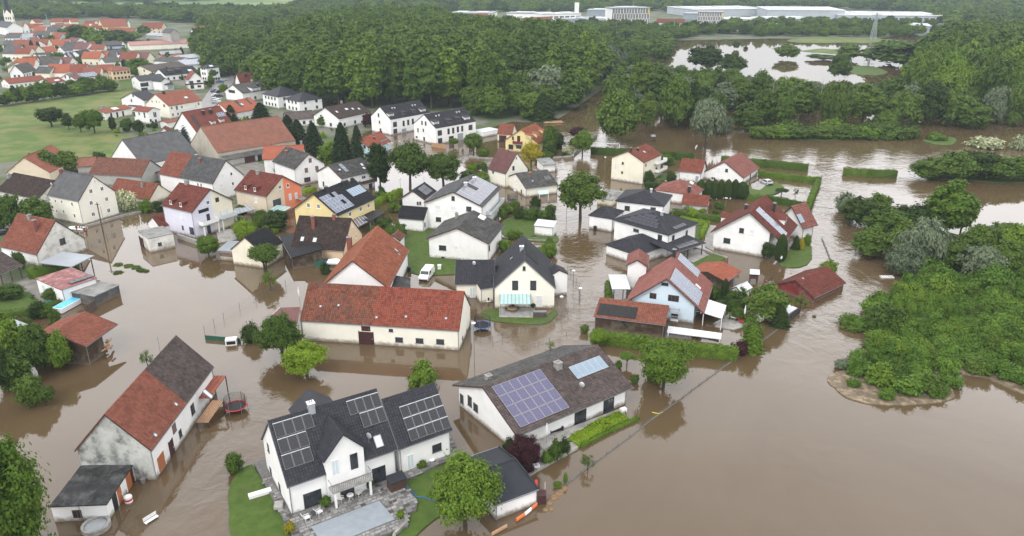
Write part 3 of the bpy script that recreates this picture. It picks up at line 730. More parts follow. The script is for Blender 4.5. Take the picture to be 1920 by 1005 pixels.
flat('lawn', [(757, 437), (800, 430), (835, 434), (900, 490), (930, 495), (880, 512), (760, 508)], .16, LAWN, thick=.4)
flat('lawn', [(905, 585), (930, 580), (1010, 595), (1040, 580), (1043, 592), (1010, 608), (915, 600)], .10, LAWN, thick=.3)
flat('lawn', [(945, 412), (1000, 402), (1003, 442), (945, 440)], .16, LAWN, thick=.4)
flat('lawn', [(1003, 444), (1042, 440), (1040, 455), (960, 445)], .16, LAWN, thick=.4)
flat('lawn', [(1462, 492), (1478, 470), (1515, 455), (1522, 470), (1520, 488), (1500, 500), (1470, 500)], .16, LAWN, thick=.4)
flat('lawn', [(1302, 418), (1320, 414), (1330, 425), (1312, 448), (1300, 448)], .16, LAWN, thick=.4)
flat('lawn', [(1298, 492), (1345, 475), (1358, 485), (1330, 505), (1300, 508)], .16, LAWN, thick=.4)
flat('lawn', [(1410, 345), (1450, 340), (1470, 352), (1450, 364), (1405, 366)], .16, LAWN, thick=.4)
flat('lawn', [(1237, 325), (1262, 330), (1245, 338), (1232, 340)], .14, LAWN, thick=.4)
flat('mud_bank', [(1552, 708), (1572, 733), (1602, 750), (1660, 759), (1730, 757), (1775, 750), (1790, 742), (1770, 715), (1700, 690), (1600, 690)], .16, MUD, thick=.5)
flat('mud_bank', [(1775, 690), (1805, 701), (1850, 709), (1935, 741), (1980, 715), (1850, 660), (1770, 670)], .16, MUD, thick=.5)
flat('river_bank', [(1500, 95), (1560, 92), (1640, 95), (1560, 100)], .1, GR); flat('river_bank', [(1480, 74), (1560, 70), (1690, 76), (1620, 80), (1500, 80)], .1, GR)
flat('river_bank', [(1590, 124), (1640, 126), (1665, 136), (1640, 141), (1600, 138)], .1, LAWN); flat('river_bank', [(1400, 250), (1500, 262), (1600, 262), (1720, 255), (1640, 240), (1430, 235)], .1, LAWN, thick=.3)
flat('river_bank', [(1730, 262), (1790, 258), (1785, 272), (1750, 270)], .1, LAWN); flat('river_bank', [(1725, 330), (1800, 337), (1920, 343), (2100, 338), (2100, 300), (1780, 305)], .1, LAWN, thick=.3)
flat('river_bank', [(1640, 640), (1650, 600), (1720, 560), (1760, 520), (1710, 480), (1680, 440), (1700, 415), (1800, 440), (1920, 450), (2100, 450), (2100, 730), (1850, 690), (1700, 660)], .1, mat('thicket_floor', (.07, .075, .04), (.045, .06, .03), .95, .5), thick=.4)
FR['q'] = (400, 400, Z2); FR['r'] = (860, 260, Z2); FR['s'] = (820, 800, 240/1177); FR['t'] = (0, 260, Z2); FR['u'] = (1300, 480, Z2)
HH = {}
def HN(key, *a, **k):
    HH[key] = H(*a, **k); h = HH[key]
    if DEBUG: print('HOUSE %-12s L%5.1f W%5.1f ze%5.1f zr%5.1f at %d,%d' % (key, h['L'], h['W'], h['ze'], h['zr'], h['a'][0], h['a'][1]))
    return h
DEBUG = False
# ---------- foreground ----------
HN('solar', 'N', (225,650), (1028,378), (28,305), ('A',262,885), (80,175), 'white_house', 'large white house with black solar panels, cross gable and balcony above the covered pool', roof='dark', oe=.35, og=.2,
   g=[(90,365,.7,1.1,'D'),(108,535,.7,1.1,'D'),(172,650,.7,1.1,'D')],
   f=[(412,742,2.1,2.3,'D'),(892,562,1.7,2.3,'D')],
   pa=[('r',(148,302),(393,110),4,1,'black'),('r',(180,415),(360,242),3,1,'black'),('r',(210,530),(388,355),3,1,'black'),('r',(682,135),(893,-42),4,1,'black'),('r',(780,225),(928,60),3,1,'black')],
   r=[(885,320,1.0,1.5),(818,330,1,1,'dish')], ch=[(402,98,.75,1.1,'silver')], board='gutter')
HN('solarwing', 'N', (1424,235), (1034,376), 8.6, 4.3, (1322,-105), 'house_wing', 'lower right wing of the white solar house, black roof with three rows of panels', cat='house wing', roof='dark', oe=.35, og=.2,
   f=[(1120,465,.9,2.1,'P'),(1310,365,1.3,1.1,'D')], pa=[('r',(1122,322),(1340,-30),5,3,'black')], board='gutter')
HN('bungalow', '0', (969,817.5), (1187.7,725.5), 15.5, 3.1, 3.4, 'bungalow', 'white bungalow with brown tiled roof, purple solar panels and five pale collectors', roof='taupe', roof2='oldgrey', oe=.9, og=.5,
   g=[(881,752,1.0,1.6,'D'),(892,764,1.1,1.2,'D'),(866,748,.9,1.5,'D')], f=[(1088,783,2.1,2.2,'D'),(1141,762,2.0,2.2,'D')],
   pa=[('r',(975.5,803),(1011.8,693),6,4,'purple'),('r',('K',475,858),('K',630,688),5,1,'ice')], ch=[(1046,690,.9,.9,'grey'),(916,712,.8,.7,'grey','s')], r=[('K',0,0,0,0) and (1090,733,1,1,'dish')], board='board')
HN('farm', 'M', (1095,385), ('x',0,0) and (1588,-222), (530,400), ('A',1118,602), (765,125), 'farmhouse', 'long old farmhouse, roof half orange half brown tile, mouldy grey gable', roof='rust', wl='white', gsplit='dirty', gall=True, oe=.25, og=.12,
   split=[(.52,'rust'),(1,'taupe')], f=[(1395,85,1.1,1.5,'D'),(1262,225,1.0,1.3,'b'),(1306,262,.8,1.1,'D'),(1245,382,1.0,2.2,'door_brown'),(1166,468,1.9,2.0,'door_orange')],
   r=[(1120,278,.5,.5),(1270,55,.5,.5),('x') and (1500,-20,.8,1.6)], ch=[(1215,-90,.8,1.2,'brick','s')])
HN('garage_bl', 'M', (772,775), (1008,478), (338,815), ('A',815,890), 0, 'garage', 'low white garage with black flat roof and orange doors at the farmhouse gable', cat='garage', kind='flat', roof='flatdark', oe=.1, og=.1,
   f=[(948,632,2.1,2.0,'door_orange'),(870,735,1.1,2.0,'door_orange'),(838,775,1.0,2.0,'black'),(1010,560,1.0,2.0,'door_brown')], g=[(560,845,1.0,1.1,'B')])
HN('barn', 'J', (1472,502), (300,447), (1572,322), ('A',1480,650), (1518,220), 'barn', 'long white barn standing in brown water, weathered red tile roof, brown door', cat='barn', roof='barn', wl='ivory', oe=.15, og=.12,
   split=[(.54,'barn'),(1,'barnold')], f=[(801,575,2.4,2.3,'door_brown'),(796,487,1.3,.9,'door_brown'),(978,500,.7,.5,'D'),(1037,568,1.3,.9,'D'),(1185,575,1.3,.9,'D'),(1335,582,1.3,.9,'D')],
   g=[(1552,450,.6,.8,'D'),(1527,508,.6,.8,'D'),(1497,560,.6,.8,'D')], r=[(470,328,.4,.4),(600,320,.4,.4),(1088,402,.4,.4),(875,408,.4,.4),(1378,415,.4,.4)])
HN('orange', '0', (766.5,468.6), (728.0,540.0), 12.5, 4.0, (714.6,423), 'barn', 'white outbuilding with bright orange tile roof behind the long barn', cat='outbuilding', roof='orange', oe=.3, og=.3, r=[(742,470,.5,.9),('n') and (748,478,.4,.5)], ch=[(652,470,.9,3.0,'brick','s')], hipl=None)
HN('orange_annex', 'n', (1228,672), (1170,735), 3.0, 3.0, 1.1, 'lean_to', 'small rusty red tile roof beside the orange outbuilding', cat='lean-to', roof='oldred', oe=.2, og=.2)
# cream cross house
HN('creamwing', 'l', (15,562), (425,560), (80,318) and 7.5, 2.9, (25,318), 'house_wing', 'left wing of the cream house, dark tile roof with a satellite dish', cat='house wing', roof='dark', wl='ivory', oe=.3, og=.15, f=[(198,680,1.1,2.1,'P')], r=[(210,395,1,1,'dish')], board='gutter')
HN('cream2', 'l', (415,605), 14.0, (1045,603), ('A',432,812), (727,322), 'cream_house', 'cream gabled house with dark roof, glass terrace canopy and black collectors', roof='dark', wl='ivory', oe=.15, og=.12,
   g=[(725,400,.5,.8,'D'),(633,575,1.1,1.9,'D'),(818,575,1.1,1.9,'D'),(880,735,1.2,2.2,'S')], pa=[('s',(870,370),(735,130),4,1,'mat')], r=[(600,300,.5,.6)], ch=[(700,215,.7,.8,'silver')], board='gutter')
HN('creamporch', 'l', (278,612), (418,590), 2.5, 3.0, .5, 'porch', 'small cream porch with slate roof between the cream house and its wing', cat='porch', kind='shed', roof='dark', wl='ivory', oe=.1, og=.1, f=[(360,715,.6,.9,'W')])
HN('creamdorm', 'l', (945,408), (995,470), 3.5, 4.4, .9, 'dormer_wing', 'dark roofed side gable on the right of the cream house', cat='side gable', roof='dark', wl='white', oe=.1, og=.1)
HN('whitebung', 'F', (1690,840), (1812,706), (1225,808), ('A',1662,985), (1450,724), 'white_bungalow', 'white bungalow with weathered black gable roof and a white skylight', roof='oldgrey', oe=.5, og=.5,
   g=[(1352,868,1.6,1.1,'D'),(1450,868,.7,1.0,'S'),(1355,945,.8,.5,'D')], r=[(1637,650,2.2,1.5,'white')], ch=[(1455,655,.6,1.2,'grey','s')], f=[(1690,870,.9,1.2,'D')])
HN('mid', 'F', (1642,572), (1778,436), (1216,542), ('C',1232,735), (1440,462), 'white_house', 'white two storey house with grey roof full of solar panels and two silver chimneys', roof='grey', oe=.4, og=.5,
   g=[(1428,510,.8,1.1,'D'),(1318,577,1.4,1.2,'S'),(1430,582,1.4,1.2,'S'),(1542,587,1.3,1.2,'D'),(1322,662,1.3,1.1,'D'),(1255,690,.9,2.0,'S')],
   pa=[('r',(1618,560),(1590,350),7,2,'grey',((3,1),))], ch=[(1520,425,.75,1.0,'silver'),(1583,385,.75,1.0,'silver')])
HN('midgarage', 'F', (1216,668), (1026,652), 5.5, ('A',1215,758), (1262,578), 'garage', 'small white garage with ribbed black gable roof in front of the white solar house', cat='garage', roof='black', oe=.15, og=.15, g=[(1223,700,.7,1.0,'D')])
HN('midshed', 'F', (1222,520), (1302,455), (1052,505), 3.2, (1142,455), 'outbuilding', 'small white outbuilding with black roof and one large dark skylight', cat='outbuilding', roof='black', oe=.25, og=.3, g=[(1172,545,.5,.8,'D'),(1190,545,.5,.8,'D')], pa=[('r',(1232,492),(1215,410),2,2,'navy')])
HN('yellow', 'n', (520,474), (936,292), (38,404), 5.4, (240,242), 'yellow_house', 'yellow house with black roof, white-lined solar panels and pale collectors', roof='black', wl='yellow', oe=.35, og=.4,
   g=[(215,362,.9,1.1,'W'),(320,372,.9,1.1,'W')], f=[(650,455,1.0,1.1,'W'),(760,402,1.0,1.1,'W'),(842,366,1.0,1.1,'W')],
   pa=[('r',(505,452),(515,210),6,4,'blue',((4,1),(3,3),(5,3))),('r',(682,276),(747,150),6,1,'ice')], ch=[(400,205,.7,.9,'black','r'),(575,140,.6,.8,'black')], r=[(640,140,1,1,'dish')])
HN('carport_y', 'n', (862,528), (1028,432), (702,488) and 5.5, 2.6, 0, 'carport', 'flat black carport roof beside the yellow house', cat='carport', kind='flat', roof='black', opens=True)
HN('brown', 'n', (583,840), (22,808), (787,655), ('A',592,960), (671,502), 'house', 'pale yellow house with steep dark brown roof, two skylights and two brick chimneys', roof='brown', wl='peach', oe=.25, og=.15,
   f=[(142,880,1.1,1.2,'W'),(285,878,.7,.9,'W'),(347,878,.7,.9,'W')], g=[(657,720,.7,1.2,'W'),(712,685,.6,1.0,'W'),(677,575,.3,.6,'W')],
   r=[(152,718,.8,1.1),(283,728,.9,1.1)], ch=[(268,600,.6,2.6,'brick'),(483,505,.6,1.0,'brick')])
HN('blackshed', 'q', (735,600), (1168,480) and (1010,430), (285,522), ('C',330,745), (497,358), 'outhouse', 'cream gabled outhouse with charcoal roof behind the green walnut tree', cat='outhouse', roof='black', wl='cream', oe=.15, og=.15)
HN('blackwing', 'q', (1168,668), (990,345), (735,600) and 6.5, 2.6, .9, 'carport', 'long charcoal carport roof joined to the cream outhouse', cat='carport', roof='black', kind='shed', wl='wood', oe=.2, og=.2)
HN('glasslean', 'q', (62,555), (315,575), 4.5, ('A',95,700), .7, 'lean_to', 'grey sheet lean-to with wooden front beside the cream outhouse', cat='lean-to', kind='shed', roof='pale', wl='beige', oe=.15, og=.15, f=[(200,620,3.2,.8,'b')])
# ---------- left half ----------
HN('duplexa', 'E', (1390,612), (1158,562), (1695,522), ('A',1420,805), (1537,443), 'duplex_house', 'duplex house, lilac and pale yellow gable halves, brick red roof with two dormers', roof='brick', wl='lilac', gsplit='cream', oe=.25, og=.3,
   f=[(1315,637,.7,1.1,'S'),(1390,745,1.5,1.7,'D'),(1325,722,.6,1.0,'D')], g=[(1505,540,.9,1.0,'W'),(1573,520,1.0,1.1,'B'),(1475,598,2.8,.8,'black'),(1510,652,.9,2.0,'D'),(1593,622,1.0,1.9,'S'),(1645,607,1.0,1.9,'S'),(1515,740,1.0,2.1,'D')],
   dm=[(1240,556,1.2,1.3,'gable','r','S'),(1312,574,1.2,1.3,'gable','r','S')], ch=[(1355,405,.8,.8,'grey')])
HN('duplexb', 'm', (1065,556), (672,482), (1492,425), ('A',1092,815), (1262,312), 'duplex_house', 'duplex house, cream and bright orange gable halves, dark red roof with two dormers', roof='brick', wl='sand', gsplit='orange', oe=.25, og=.3,
   f=[(943,600,.9,1.3,'S')], g=[(1222,445,.9,1.0,'W'),(1317,425,.8,1.0,'W'),(1190,625,2.6,1.7,'D'),(1415,545,.9,1.7,'P'),(1345,560,.9,1.7,'P')],
   dm=[(822,478,1.1,1.3,'gable','r','S'),(932,500,1.1,1.3,'gable','r','S')], ch=[(970,285,.9,.8,'grey')])
HN('redgrey', 'E', (1542,404), (1178,322), (1755,337), ('A',1548,520) and 5.2, (1640,234), 'house', 'white gabled house with long roof half grey half orange-red tiles', roof='grey', wl='white', oe=.2, og=.2,
   split=[(.6,'grey'),(1,'rust')], g=[(1612,348,.8,1.0,'S'),(1675,333,.8,1.0,'W'),(1607,418,.8,1.0,'S'),(1687,403,.8,1.0,'W')], f=[(1435,410,.7,1.0,'W'),(1458,414,.7,1.0,'W')], ch=[(1450,255,.5,1.4,'brick')])
HN('bigbarn', '0', (407.8,287), (554.2,263.0), (357,268), 4.2, (375,237.5), 'barn', 'large grey-walled barn with broad faded orange-red roof', cat='barn', roof='oldred', wl='beige', oe=.1, og=.1)
HN('bigbarnlean', 'f', (195,640), (838,520), 3.0, 2.4, .8, 'lean_to', 'old grey sheet lean-to along the front of the large barn', cat='lean-to', kind='shed', roof='oldgrey', wl='grey', oe=.3, og=.2, f=[(550,650,3.5,2.2,'door_brown'),(700,640,1.5,2.0,'black')])
HN('greybarn', 'E', (1030,270), (1422,180), (812,217), ('C',830,250) and 4.0, (893,86), 'barn', 'white gabled barn with steep plain dark grey roof at the field edge', cat='barn', roof='grey', wl='white', oe=.1, og=.1, tile=0)
HN('cellar', 'E', (1200,328) and (1050,305), (1170,330), 4, 3.0, 0, 'annex', 'low white annex with flat dark roof beneath the grey-roofed barn', cat='annex', kind='flat', roof='slate', wl='oldwhite')
HN('redlow', 'E', (1080,523), (845,458), (1217,466), ('A',1100,552), (1142,406), 'house', 'low cream house with long orange tile roof beside the elder bush', roof='orange', wl='cream', oe=.15, og=.15, g=[(1155,485,1.3,.7,'S')], ch=[(1032,425,.5,1.0,'grey')], split=[(1,'rust')])
HN('redlow2', 'E', (1025,352), (640,332), 10.0, 3.4, (938,230), 'barn', 'low shed with blotchy weathered pink-red tile roof behind the cream farmhouse', cat='shed', roof='barnold', wl='grey', oe=.2, og=.2, split=[(1,'oldred')])
HN('redlow3', 't', (1420,400), (1130,420), 8, 2.6, 1.8, 'shed', 'dull red tiled shed roof at the edge of the meadow', cat='shed', roof='oldred', wl='grey')
HN('cream', 'E', (568,531), (322,491), (846,459), ('A',597,712), (679,347), 'farmhouse', 'tall cream farmhouse with plain grey roof and brick plinth in the flooded lane', roof='grey', wl='ivory', tile=0, oe=.12, og=.12, plinth='beige',
   g=[(658,458,.9,1.1,'W'),(738,440,.9,1.1,'W'),(660,543,.9,1.1,'W'),(772,515,.9,1.1,'W'),(676,625,.9,1.1,'W'),(787,597,.9,1.1,'W'),(687,387,.4,.7,'W')],
   f=[(523,552,.7,1.0,'W'),(448,535,.6,.9,'W'),(403,530,.6,.9,'W'),(362,520,.5,.9,'W'),(541,636,.7,1.1,'W'),(462,605,.6,.9,'W'),(412,602,.6,.9,'W')], ch=[(442,322,.7,.9,'brick')], r=[(375,435,1,1,'dish')])
HN('cottage', 'E', (265,917), (10,852), (605,796), ('C',612,880), (400,671), 'cottage', 'white cottage with moss-stained gable, one dark window and orange tile roof', roof='rust', wl='white', gsplit='oldwhite', gall=True, oe=.2, og=.12,
   g=[(453,822,1.3,1.4,'D')], ch=[(262,745,.7,2.4,'brick'),(215,655,.7,.8,'grey')], f=[(90,905,.8,1.0,'W')])
HN('cottagelean', 'o', (612,548), (806,452), (405,500) and 7.5, 2.9, .3, 'lean_to', 'corrugated pale grey lean-to roof in front of the white cottage', cat='lean-to', kind='shed', roof='pale', opens=True, tile=0)
HN('leftporch', 'o', (0,612), (196,532), 9, 2.8, 2.2, 'carport', 'brown tiled carport with white posts at the left edge', cat='carport', roof='taupe', opens=True)
HN('redgarage', 'o', (522,746), (826,640), (316,660), ('A',545,880), .35, 'garage', 'low white garage with faded red metal roof and four dark solar panels', cat='garage', kind='shed', roof='metalred', wl='white', oe=.1, og=.15,
   pa=[('r',(612,700),(790,615),4,1,'navy')], g=[(375,735,1.0,1.4,'P')], tile=0)
HN('oldshed', 'o', (808,802), (995,698), (602,742), ('A',820,890), 0, 'shed', 'black boarded shed with mossy grey flat roof above its reflection', cat='shed', kind='flat', roof='flatgrey', wl='darkgrey', oe=.1, og=.1)
HN('woodbarn', 'I', (620,617), (792,451), (238,547), ('A',602,765), (337,520), 'wooden_barn', 'open wooden barn with sagging brick red tile roof full of firewood', cat='barn', roof='oldred', wl='wood', oe=.5, og=.5, wi=(0,0,0,3.0), split=[(1,'rust')])
HN('leftgrey', 'I', (-60,560), (200,455), (-200,400) and 8, 2.8, .5, 'shed', 'grey fibre-cement shed roof at the left edge by the shrubs', cat='shed', kind='shed', roof='pale', wl='wood', tile=0)
HN('leftorange', 't', (505,318), (70,522), 12.5, 3.2, (322,92), 'barn', 'barn with plain salmon tile roof at the left edge of the meadow', cat='barn', roof='rust', wl='sand', oe=.2, og=.2)
HN('leftdark', 't', (560,905), (-60,775), 11, 3.4, 3.6, 'barn', 'long barn with dark brown tile roof left of the tall cream farmhouse', cat='barn', roof='taupe', wl='oldwhite', oe=.2, og=.2, ch=[(15,560,.9,1.0,'grey')], split=[(1,'brown')])
HN('leftred', 't', (395,890), (-60,790), 4, 2.6, .9, 'lean_to', 'narrow red tile lean-to roof behind the dark maple trees', cat='lean-to', kind='shed', roof='rust', wl='white')
HN('dgarage', 'E', (1070,802), (1277,778), (915,762), ('A',1080,905), 0, 'garage', 'flat-roofed white double garage with two dark brown doors standing in water', cat='garage', kind='flat', roof='flatgrey', wl='oldwhite', oe=.06, og=.06,
   f=[(1158,842,.8,.8,'D')], g=[(965,825,2.3,2.1,'door_brown'),(1035,850,2.3,2.1,'door_brown')])
HN('smallred', 'E', (1158,720), (1262,700), (1030,692), ('C',1035,742), (1085,645), 'outbuilding', 'little white outbuilding with steep brick red roof behind the double garage', cat='outbuilding', roof='brick', oe=.12, og=.12, f=[(1195,742,.9,.9,'D')])
HN('grey29', 'f', (1215,778), (868,660), (1685,692), ('A',1285,1035), (1442,545), 'house', 'white three storey gabled house with dark grey roof and brown shutters', roof='oldgrey', wl='white', tile=1, oe=.3, og=.35,
   g=[(1447,645,.9,1.3,'b'),(1390,792,1.0,1.4,'b'),(1548,762,1.0,1.4,'b'),(1405,932,2.0,1.4,'B')], ch=[(1095,545,.7,1.0,'brick')])
HN('red29', 'f', (1390,515), (880,640) and (850,450), (1650,600), 5.0, (1455,412), 'house', 'white house with orange-red roof and gabled dormers in front of the spruces', roof='bright', wl='white', oe=.3, og=.35, ch=[(1290,490,.5,.6,'brick'),(1315,385,.6,.6,'grey','s')])
HN('dorm29', 'f', (880,638), (765,610), 5, 3.0, (850,440), 'side_gable', 'steep orange-red side gable with a white window beside the grey-roofed house', cat='side gable', roof='bright', wl='white', oe=.15, og=.15)
HN('greywhite', 'F', (620,369), (868,312), (428,319), ('A',640,0) and 5.0, (510,269), 'house', 'white house with mottled dark grey roof, one solar panel and a balcony', roof='oldgrey', wl='white', oe=.3, og=.25,
   f=[(780,357,1.5,1.0,'W'),(830,420,1.2,1.6,'D')], pa=[('r',(650,320),(618,262),1,2,'blue')], r=[(767,268,.8,1.2),(782,293,.8,1.0),(605,305,.7,.7)], g=[(490,405,.7,1.4,'D')])
HN('ltblue', 'F', (838,160), (1082,102), (635,162), ('C',642,230), (772,86), 'house', 'light blue house with bright red roof and grey solar panels', roof='bright', wl='aqua', oe=.35, og=.3, tile=1,
   g=[(787,136,.8,1.0,'D'),(722,183,.8,1.0,'D'),(797,196,.7,1.0,'D'),(675,165,.7,1.0,'D'),(757,190,.4,1.0,'D')], pa=[('r',(905,108),(1010,45),4,1,'navy'),('r',(935,165),(1030,130),3,1,'navy')], r=[(905,128,.7,.8),(960,115,.7,.8),(985,110,.7,.8),(1040,100,.7,.8)], ch=[(858,80,.5,.7,'black')])
for key, dx, lab in (('town1', 0, 'white three storey twin house with slate roof, left one further back'), ('town2', 1, 'white three storey twin house with slate roof, right one beside the white flat box')):
    if dx == 0:
        HN(key, 'g', (415,352), (1003,242), (125,297), ('A',430,590), (250,162), 'semi_detached_house', lab, roof='dark', oe=.1, og=.08, tile=1, group='twin three storey houses',
           g=[(237,285,.8,1.4,'D'),(285,290,.7,1.3,'S'),(182,375,.7,1.2,'S'),(252,390,.7,1.1,'D'),(268,510,1.0,1.3,'D'),(280,570,1.2,1.0,'D')], f=[(483,425,1.9,1.9,'D'),(487,525,1.9,1.7,'D'),(612,410,1.0,2.1,'D'),(680,395,1.0,2.1,'D'),(750,380,1.0,2.1,'D'),(618,540,2.4,1.6,'door_grey')],
           dm=[(430,305,2.6,1.1,'white2'),(625,285,2.0,1.2,'dark'),(775,258,2.0,1.2,'dark'),(905,235,2.6,1.1,'white2')], ch=[(440,192,.4,.4,'silver'),(478,188,.4,.4,'silver'),(742,152,.4,.4,'silver'),(783,145,.4,.4,'silver')])
    else:
        HN(key, 'g', (1090,482), (1687,375), (765,407), ('A',1110,735), (905,277), 'semi_detached_house', lab, roof='dark', oe=.1, og=.08, tile=1, group='twin three storey houses',
           g=[(888,400,.8,1.4,'D'),(943,410,.8,1.4,'D'),(828,510,.7,1.4,'D'),(907,512,.7,1.1,'D'),(920,640,1.0,1.3,'D'),(808,612,1.1,.6,'D')], f=[(1153,553,1.9,1.9,'D'),(1158,670,1.9,1.9,'D'),(1284,530,1.0,2.1,'D'),(1353,518,1.0,2.1,'D'),(1423,500,1.0,2.1,'D'),(1488,488,1.0,2.1,'D'),(1612,470,1.9,1.9,'D'),(1460,620,2.8,2.6,'door_grey'),(1325,640,2.2,2.0,'D')],
           dm=[(1100,425,2.6,1.1,'white2'),(1300,405,2.0,1.2,'dark'),(1440,375,2.0,1.2,'dark'),(1565,355,2.6,1.1,'white2')], ch=[(1097,310,.4,.4,'silver'),(1140,300,.4,.4,'silver'),(1405,255,.4,.4,'silver'),(1443,245,.4,.4,'silver')])
HN('whitebox', 'h', (205,385), (432,345) and (415,330), (82,345), ('A',208,460), 0, 'garage', 'plain white flat-roofed garage block beside the twin white houses', cat='garage', kind='flat', roof='white', oe=.02, og=.02)
HN('h35', 'h', (1025,552), (1200,447), (540,492), ('C',537,655), (722,340), 'house', 'pale yellow house with orange roof, red balcony and three box dormers', roof='orange', wl='yellow', oe=.35, og=.35, tile=1, gsplit=None,
   g=[(652,470,.7,1.1,'D'),(738,480,.9,2.0,'door_brown'),(622,600,1.8,1.6,'D'),(740,600,2.0,1.2,'D')], dm=[(935,480,1.8,1.2,'flat'),(1025,460,2.2,1.4,'flat'),(1105,400,1.3,1.2,'flat')], split=[(1,'orange')])
HN('h35g', 'h', (412,406), (640,420), 6.5, ('A',432,520), (458,256), 'garage', 'cream garage wing with red tile roof and dark door left of the pale yellow house', cat='garage', roof='rust', wl='cream', oe=.2, og=.15, tile=1, f=[(500,490,2.6,2.3,'door_brown')])
HN('mauve', 'r', (705,525), (447,448), (1022,440), 4.2, (860,218), 'house', 'cream gabled house with steep plain mauve roof', roof='plum', wl='ivory', oe=.12, og=.12, tile=1, g=[(865,292,.35,.6,'D'),(818,440,.8,1.2,'D')], f=[(515,500,.6,.8,'D')], ch=[(735,198,.5,.6,'brick')])
HN('greyL', 'r', (1003,745), (1545,715), (560,590), ('A',1012,880), (862,520), 'house', 'white angled house with long mottled grey roof beside the big lime tree', roof='oldgrey', wl='ivory', oe=.25, og=.15, tile=1,
   g=[(938,790,.7,1.1,'D'),(840,752,1.4,1.0,'S'),(718,705,1.0,1.0,'W'),(610,668,.6,1.0,'b'),(862,640,1.1,1.0,'S')], r=[(1330,590,1.6,1.6,'dark'),(1490,580,.7,.6),(1105,640,.5,.5)], ch=[(1065,540,.6,.7,'brick')])
HN('greyLshed', 'r', (1262,395), (1475,375), 6, 2.6, .7, 'shed', 'small shed with three overlapping pale grey sheet roofs behind the grey-roofed house', cat='shed', kind='shed', roof='flatgrey', wl='white', tile=0)
# ---------- right half ----------
HN('flats', 'G', (958,250), (1098,193), (713,215), ('A',942,412), (837,167), 'house', 'pale yellow three storey house with red roof and rear balconies, corner-on in the water', roof='red', wl='cream', oe=.25, og=.25, tile=1, plinth='white',
   g=[(752,280,.7,3.0,'D') and (752,280,.6,1.9,'P'),(803,255,.6,.7,'D'),(798,322,.6,.7,'D')], f=[(970,268,.6,.8,'D'),(1045,235,1.2,1.3,'S'),(1045,300,1.2,1.3,'D')], ch=[(912,165,.6,.8,'black'),(858,160,.5,.6,'black','s')], r=[(957,175,.7,.9)])
HN('redhouse', 'G', (1680,364), (1827,292), (1372,327), ('A',1690,412), (1525,245), 'house', 'white house with salmon red roof behind the tall thuja hedge', roof='red', wl='white', oe=.35, og=.3, tile=1, split=[(1,'salmon')],
   g=[(1497,300,1.0,1.1,'S'),(1555,308,.8,1.0,'D'),(1458,368,1.4,1.0,'W')], f=[(1723,378,1.0,1.8,'D'),(1768,340,.8,.9,'D')])
HN('redhousew', 'G', (1205,310), (1376,328), 8.0, ('A',1230,382), (1252,219), 'house_wing', 'low left wing with red roof joined to the salmon-roofed white house', cat='house wing', roof='red', wl='white', oe=.3, og=.3, tile=1, f=[(1270,350,1.0,1.0,'S'),(1340,370,.9,1.8,'door_grey')])
HN('redhip', 'G', (1342,488), (1403,441), (1028,452), 3.0, 2.6, 'bungalow', 'bungalow with low salmon red hip roof and black chimney', roof='salmon', wl='white', kind='hip', oe=.3, og=.3, tile=1, hipl=.5, ch=[(1262,470,.7,1.0,'black')], r=[(1300,400,1.6,1.0,'white')])
HN('redwing', 'G', (1418,570), (1225,550), 6.0, ('A',1420,608), 2.0, 'house_wing', 'white wing with red tile roof between the hip-roofed bungalow and the hedge', cat='house wing', roof='red', wl='white', oe=.3, og=.3, tile=1)
HN('backhip', 'G', (1102,567), (1212,492), (732,543), 5.2, 2.0, 'villa_block', 'rear upper block of the white villa with dark hip roof', cat='villa', kind='hip', roof='dark', oe=.35, og=.35, hipl=.8, g=[(835,582,1.3,1.2,'D'),(1022,592,1.3,1.2,'D')], ch=[(1008,470,.5,1.0,'silver')])
HN('hipgar', 'G', (730,660), (868,610), (533,645), ('C',535,742), 1.3, 'garage', 'white garage with low dark hip roof left of the white villa', cat='garage', kind='hip', roof='dark', oe=.25, og=.25, hipl=1.5)
HN('fronthip', 'G', (1135,777), (1352,690), (728,662), 5.3, (1000,600) and 2.2, 'villa_block', 'front upper block of the white villa, dark hip roof with stepped black solar field', cat='villa', kind='hip', roof='dark', oe=.4, og=.4, hipl=1.2,
   g=[(900,742,1.5,.7,'D'),(1072,795,1.1,1.3,'D')], f=[(1168,795,.9,1.2,'D'),(1265,760,.8,1.2,'D')], ch=[(1085,635,.5,.9,'silver')], pa=[('r',(1185,740),(1240,690),4,1,'navy')])
HN('lowhip', 'G', (917,925), (1135,850), (668,846), ('A',900,1000), 2.0, 'villa_annex', 'low front annex of the villa with dark hip roof standing in the stream', cat='garage', kind='hip', roof='dark', oe=.25, og=.25, hipl=4.0, f=[(950,935,.6,1.0,'D'),(915,965,.9,1.9,'door_grey')])
HN('carportr', 'G', (1175,905), (1405,832), (1090,835) and 7, 3.0, 0.5, 'terrace_roof', 'dark terrace roof of the villa with one black solar field', cat='terrace roof', kind='shed', roof='dark', opens=True, pa=[('r',(1215,880),(1310,815),4,2,'navy')], tile=1)
HN('oldgar', 'G', (727,525), (790,455), (622,505), ('A',722,572), 0, 'garage', 'old garage row with cracked pale flat roof behind the villa garage', cat='garage', kind='flat', roof='flatgrey', wl='cream', oe=.08, og=.08)
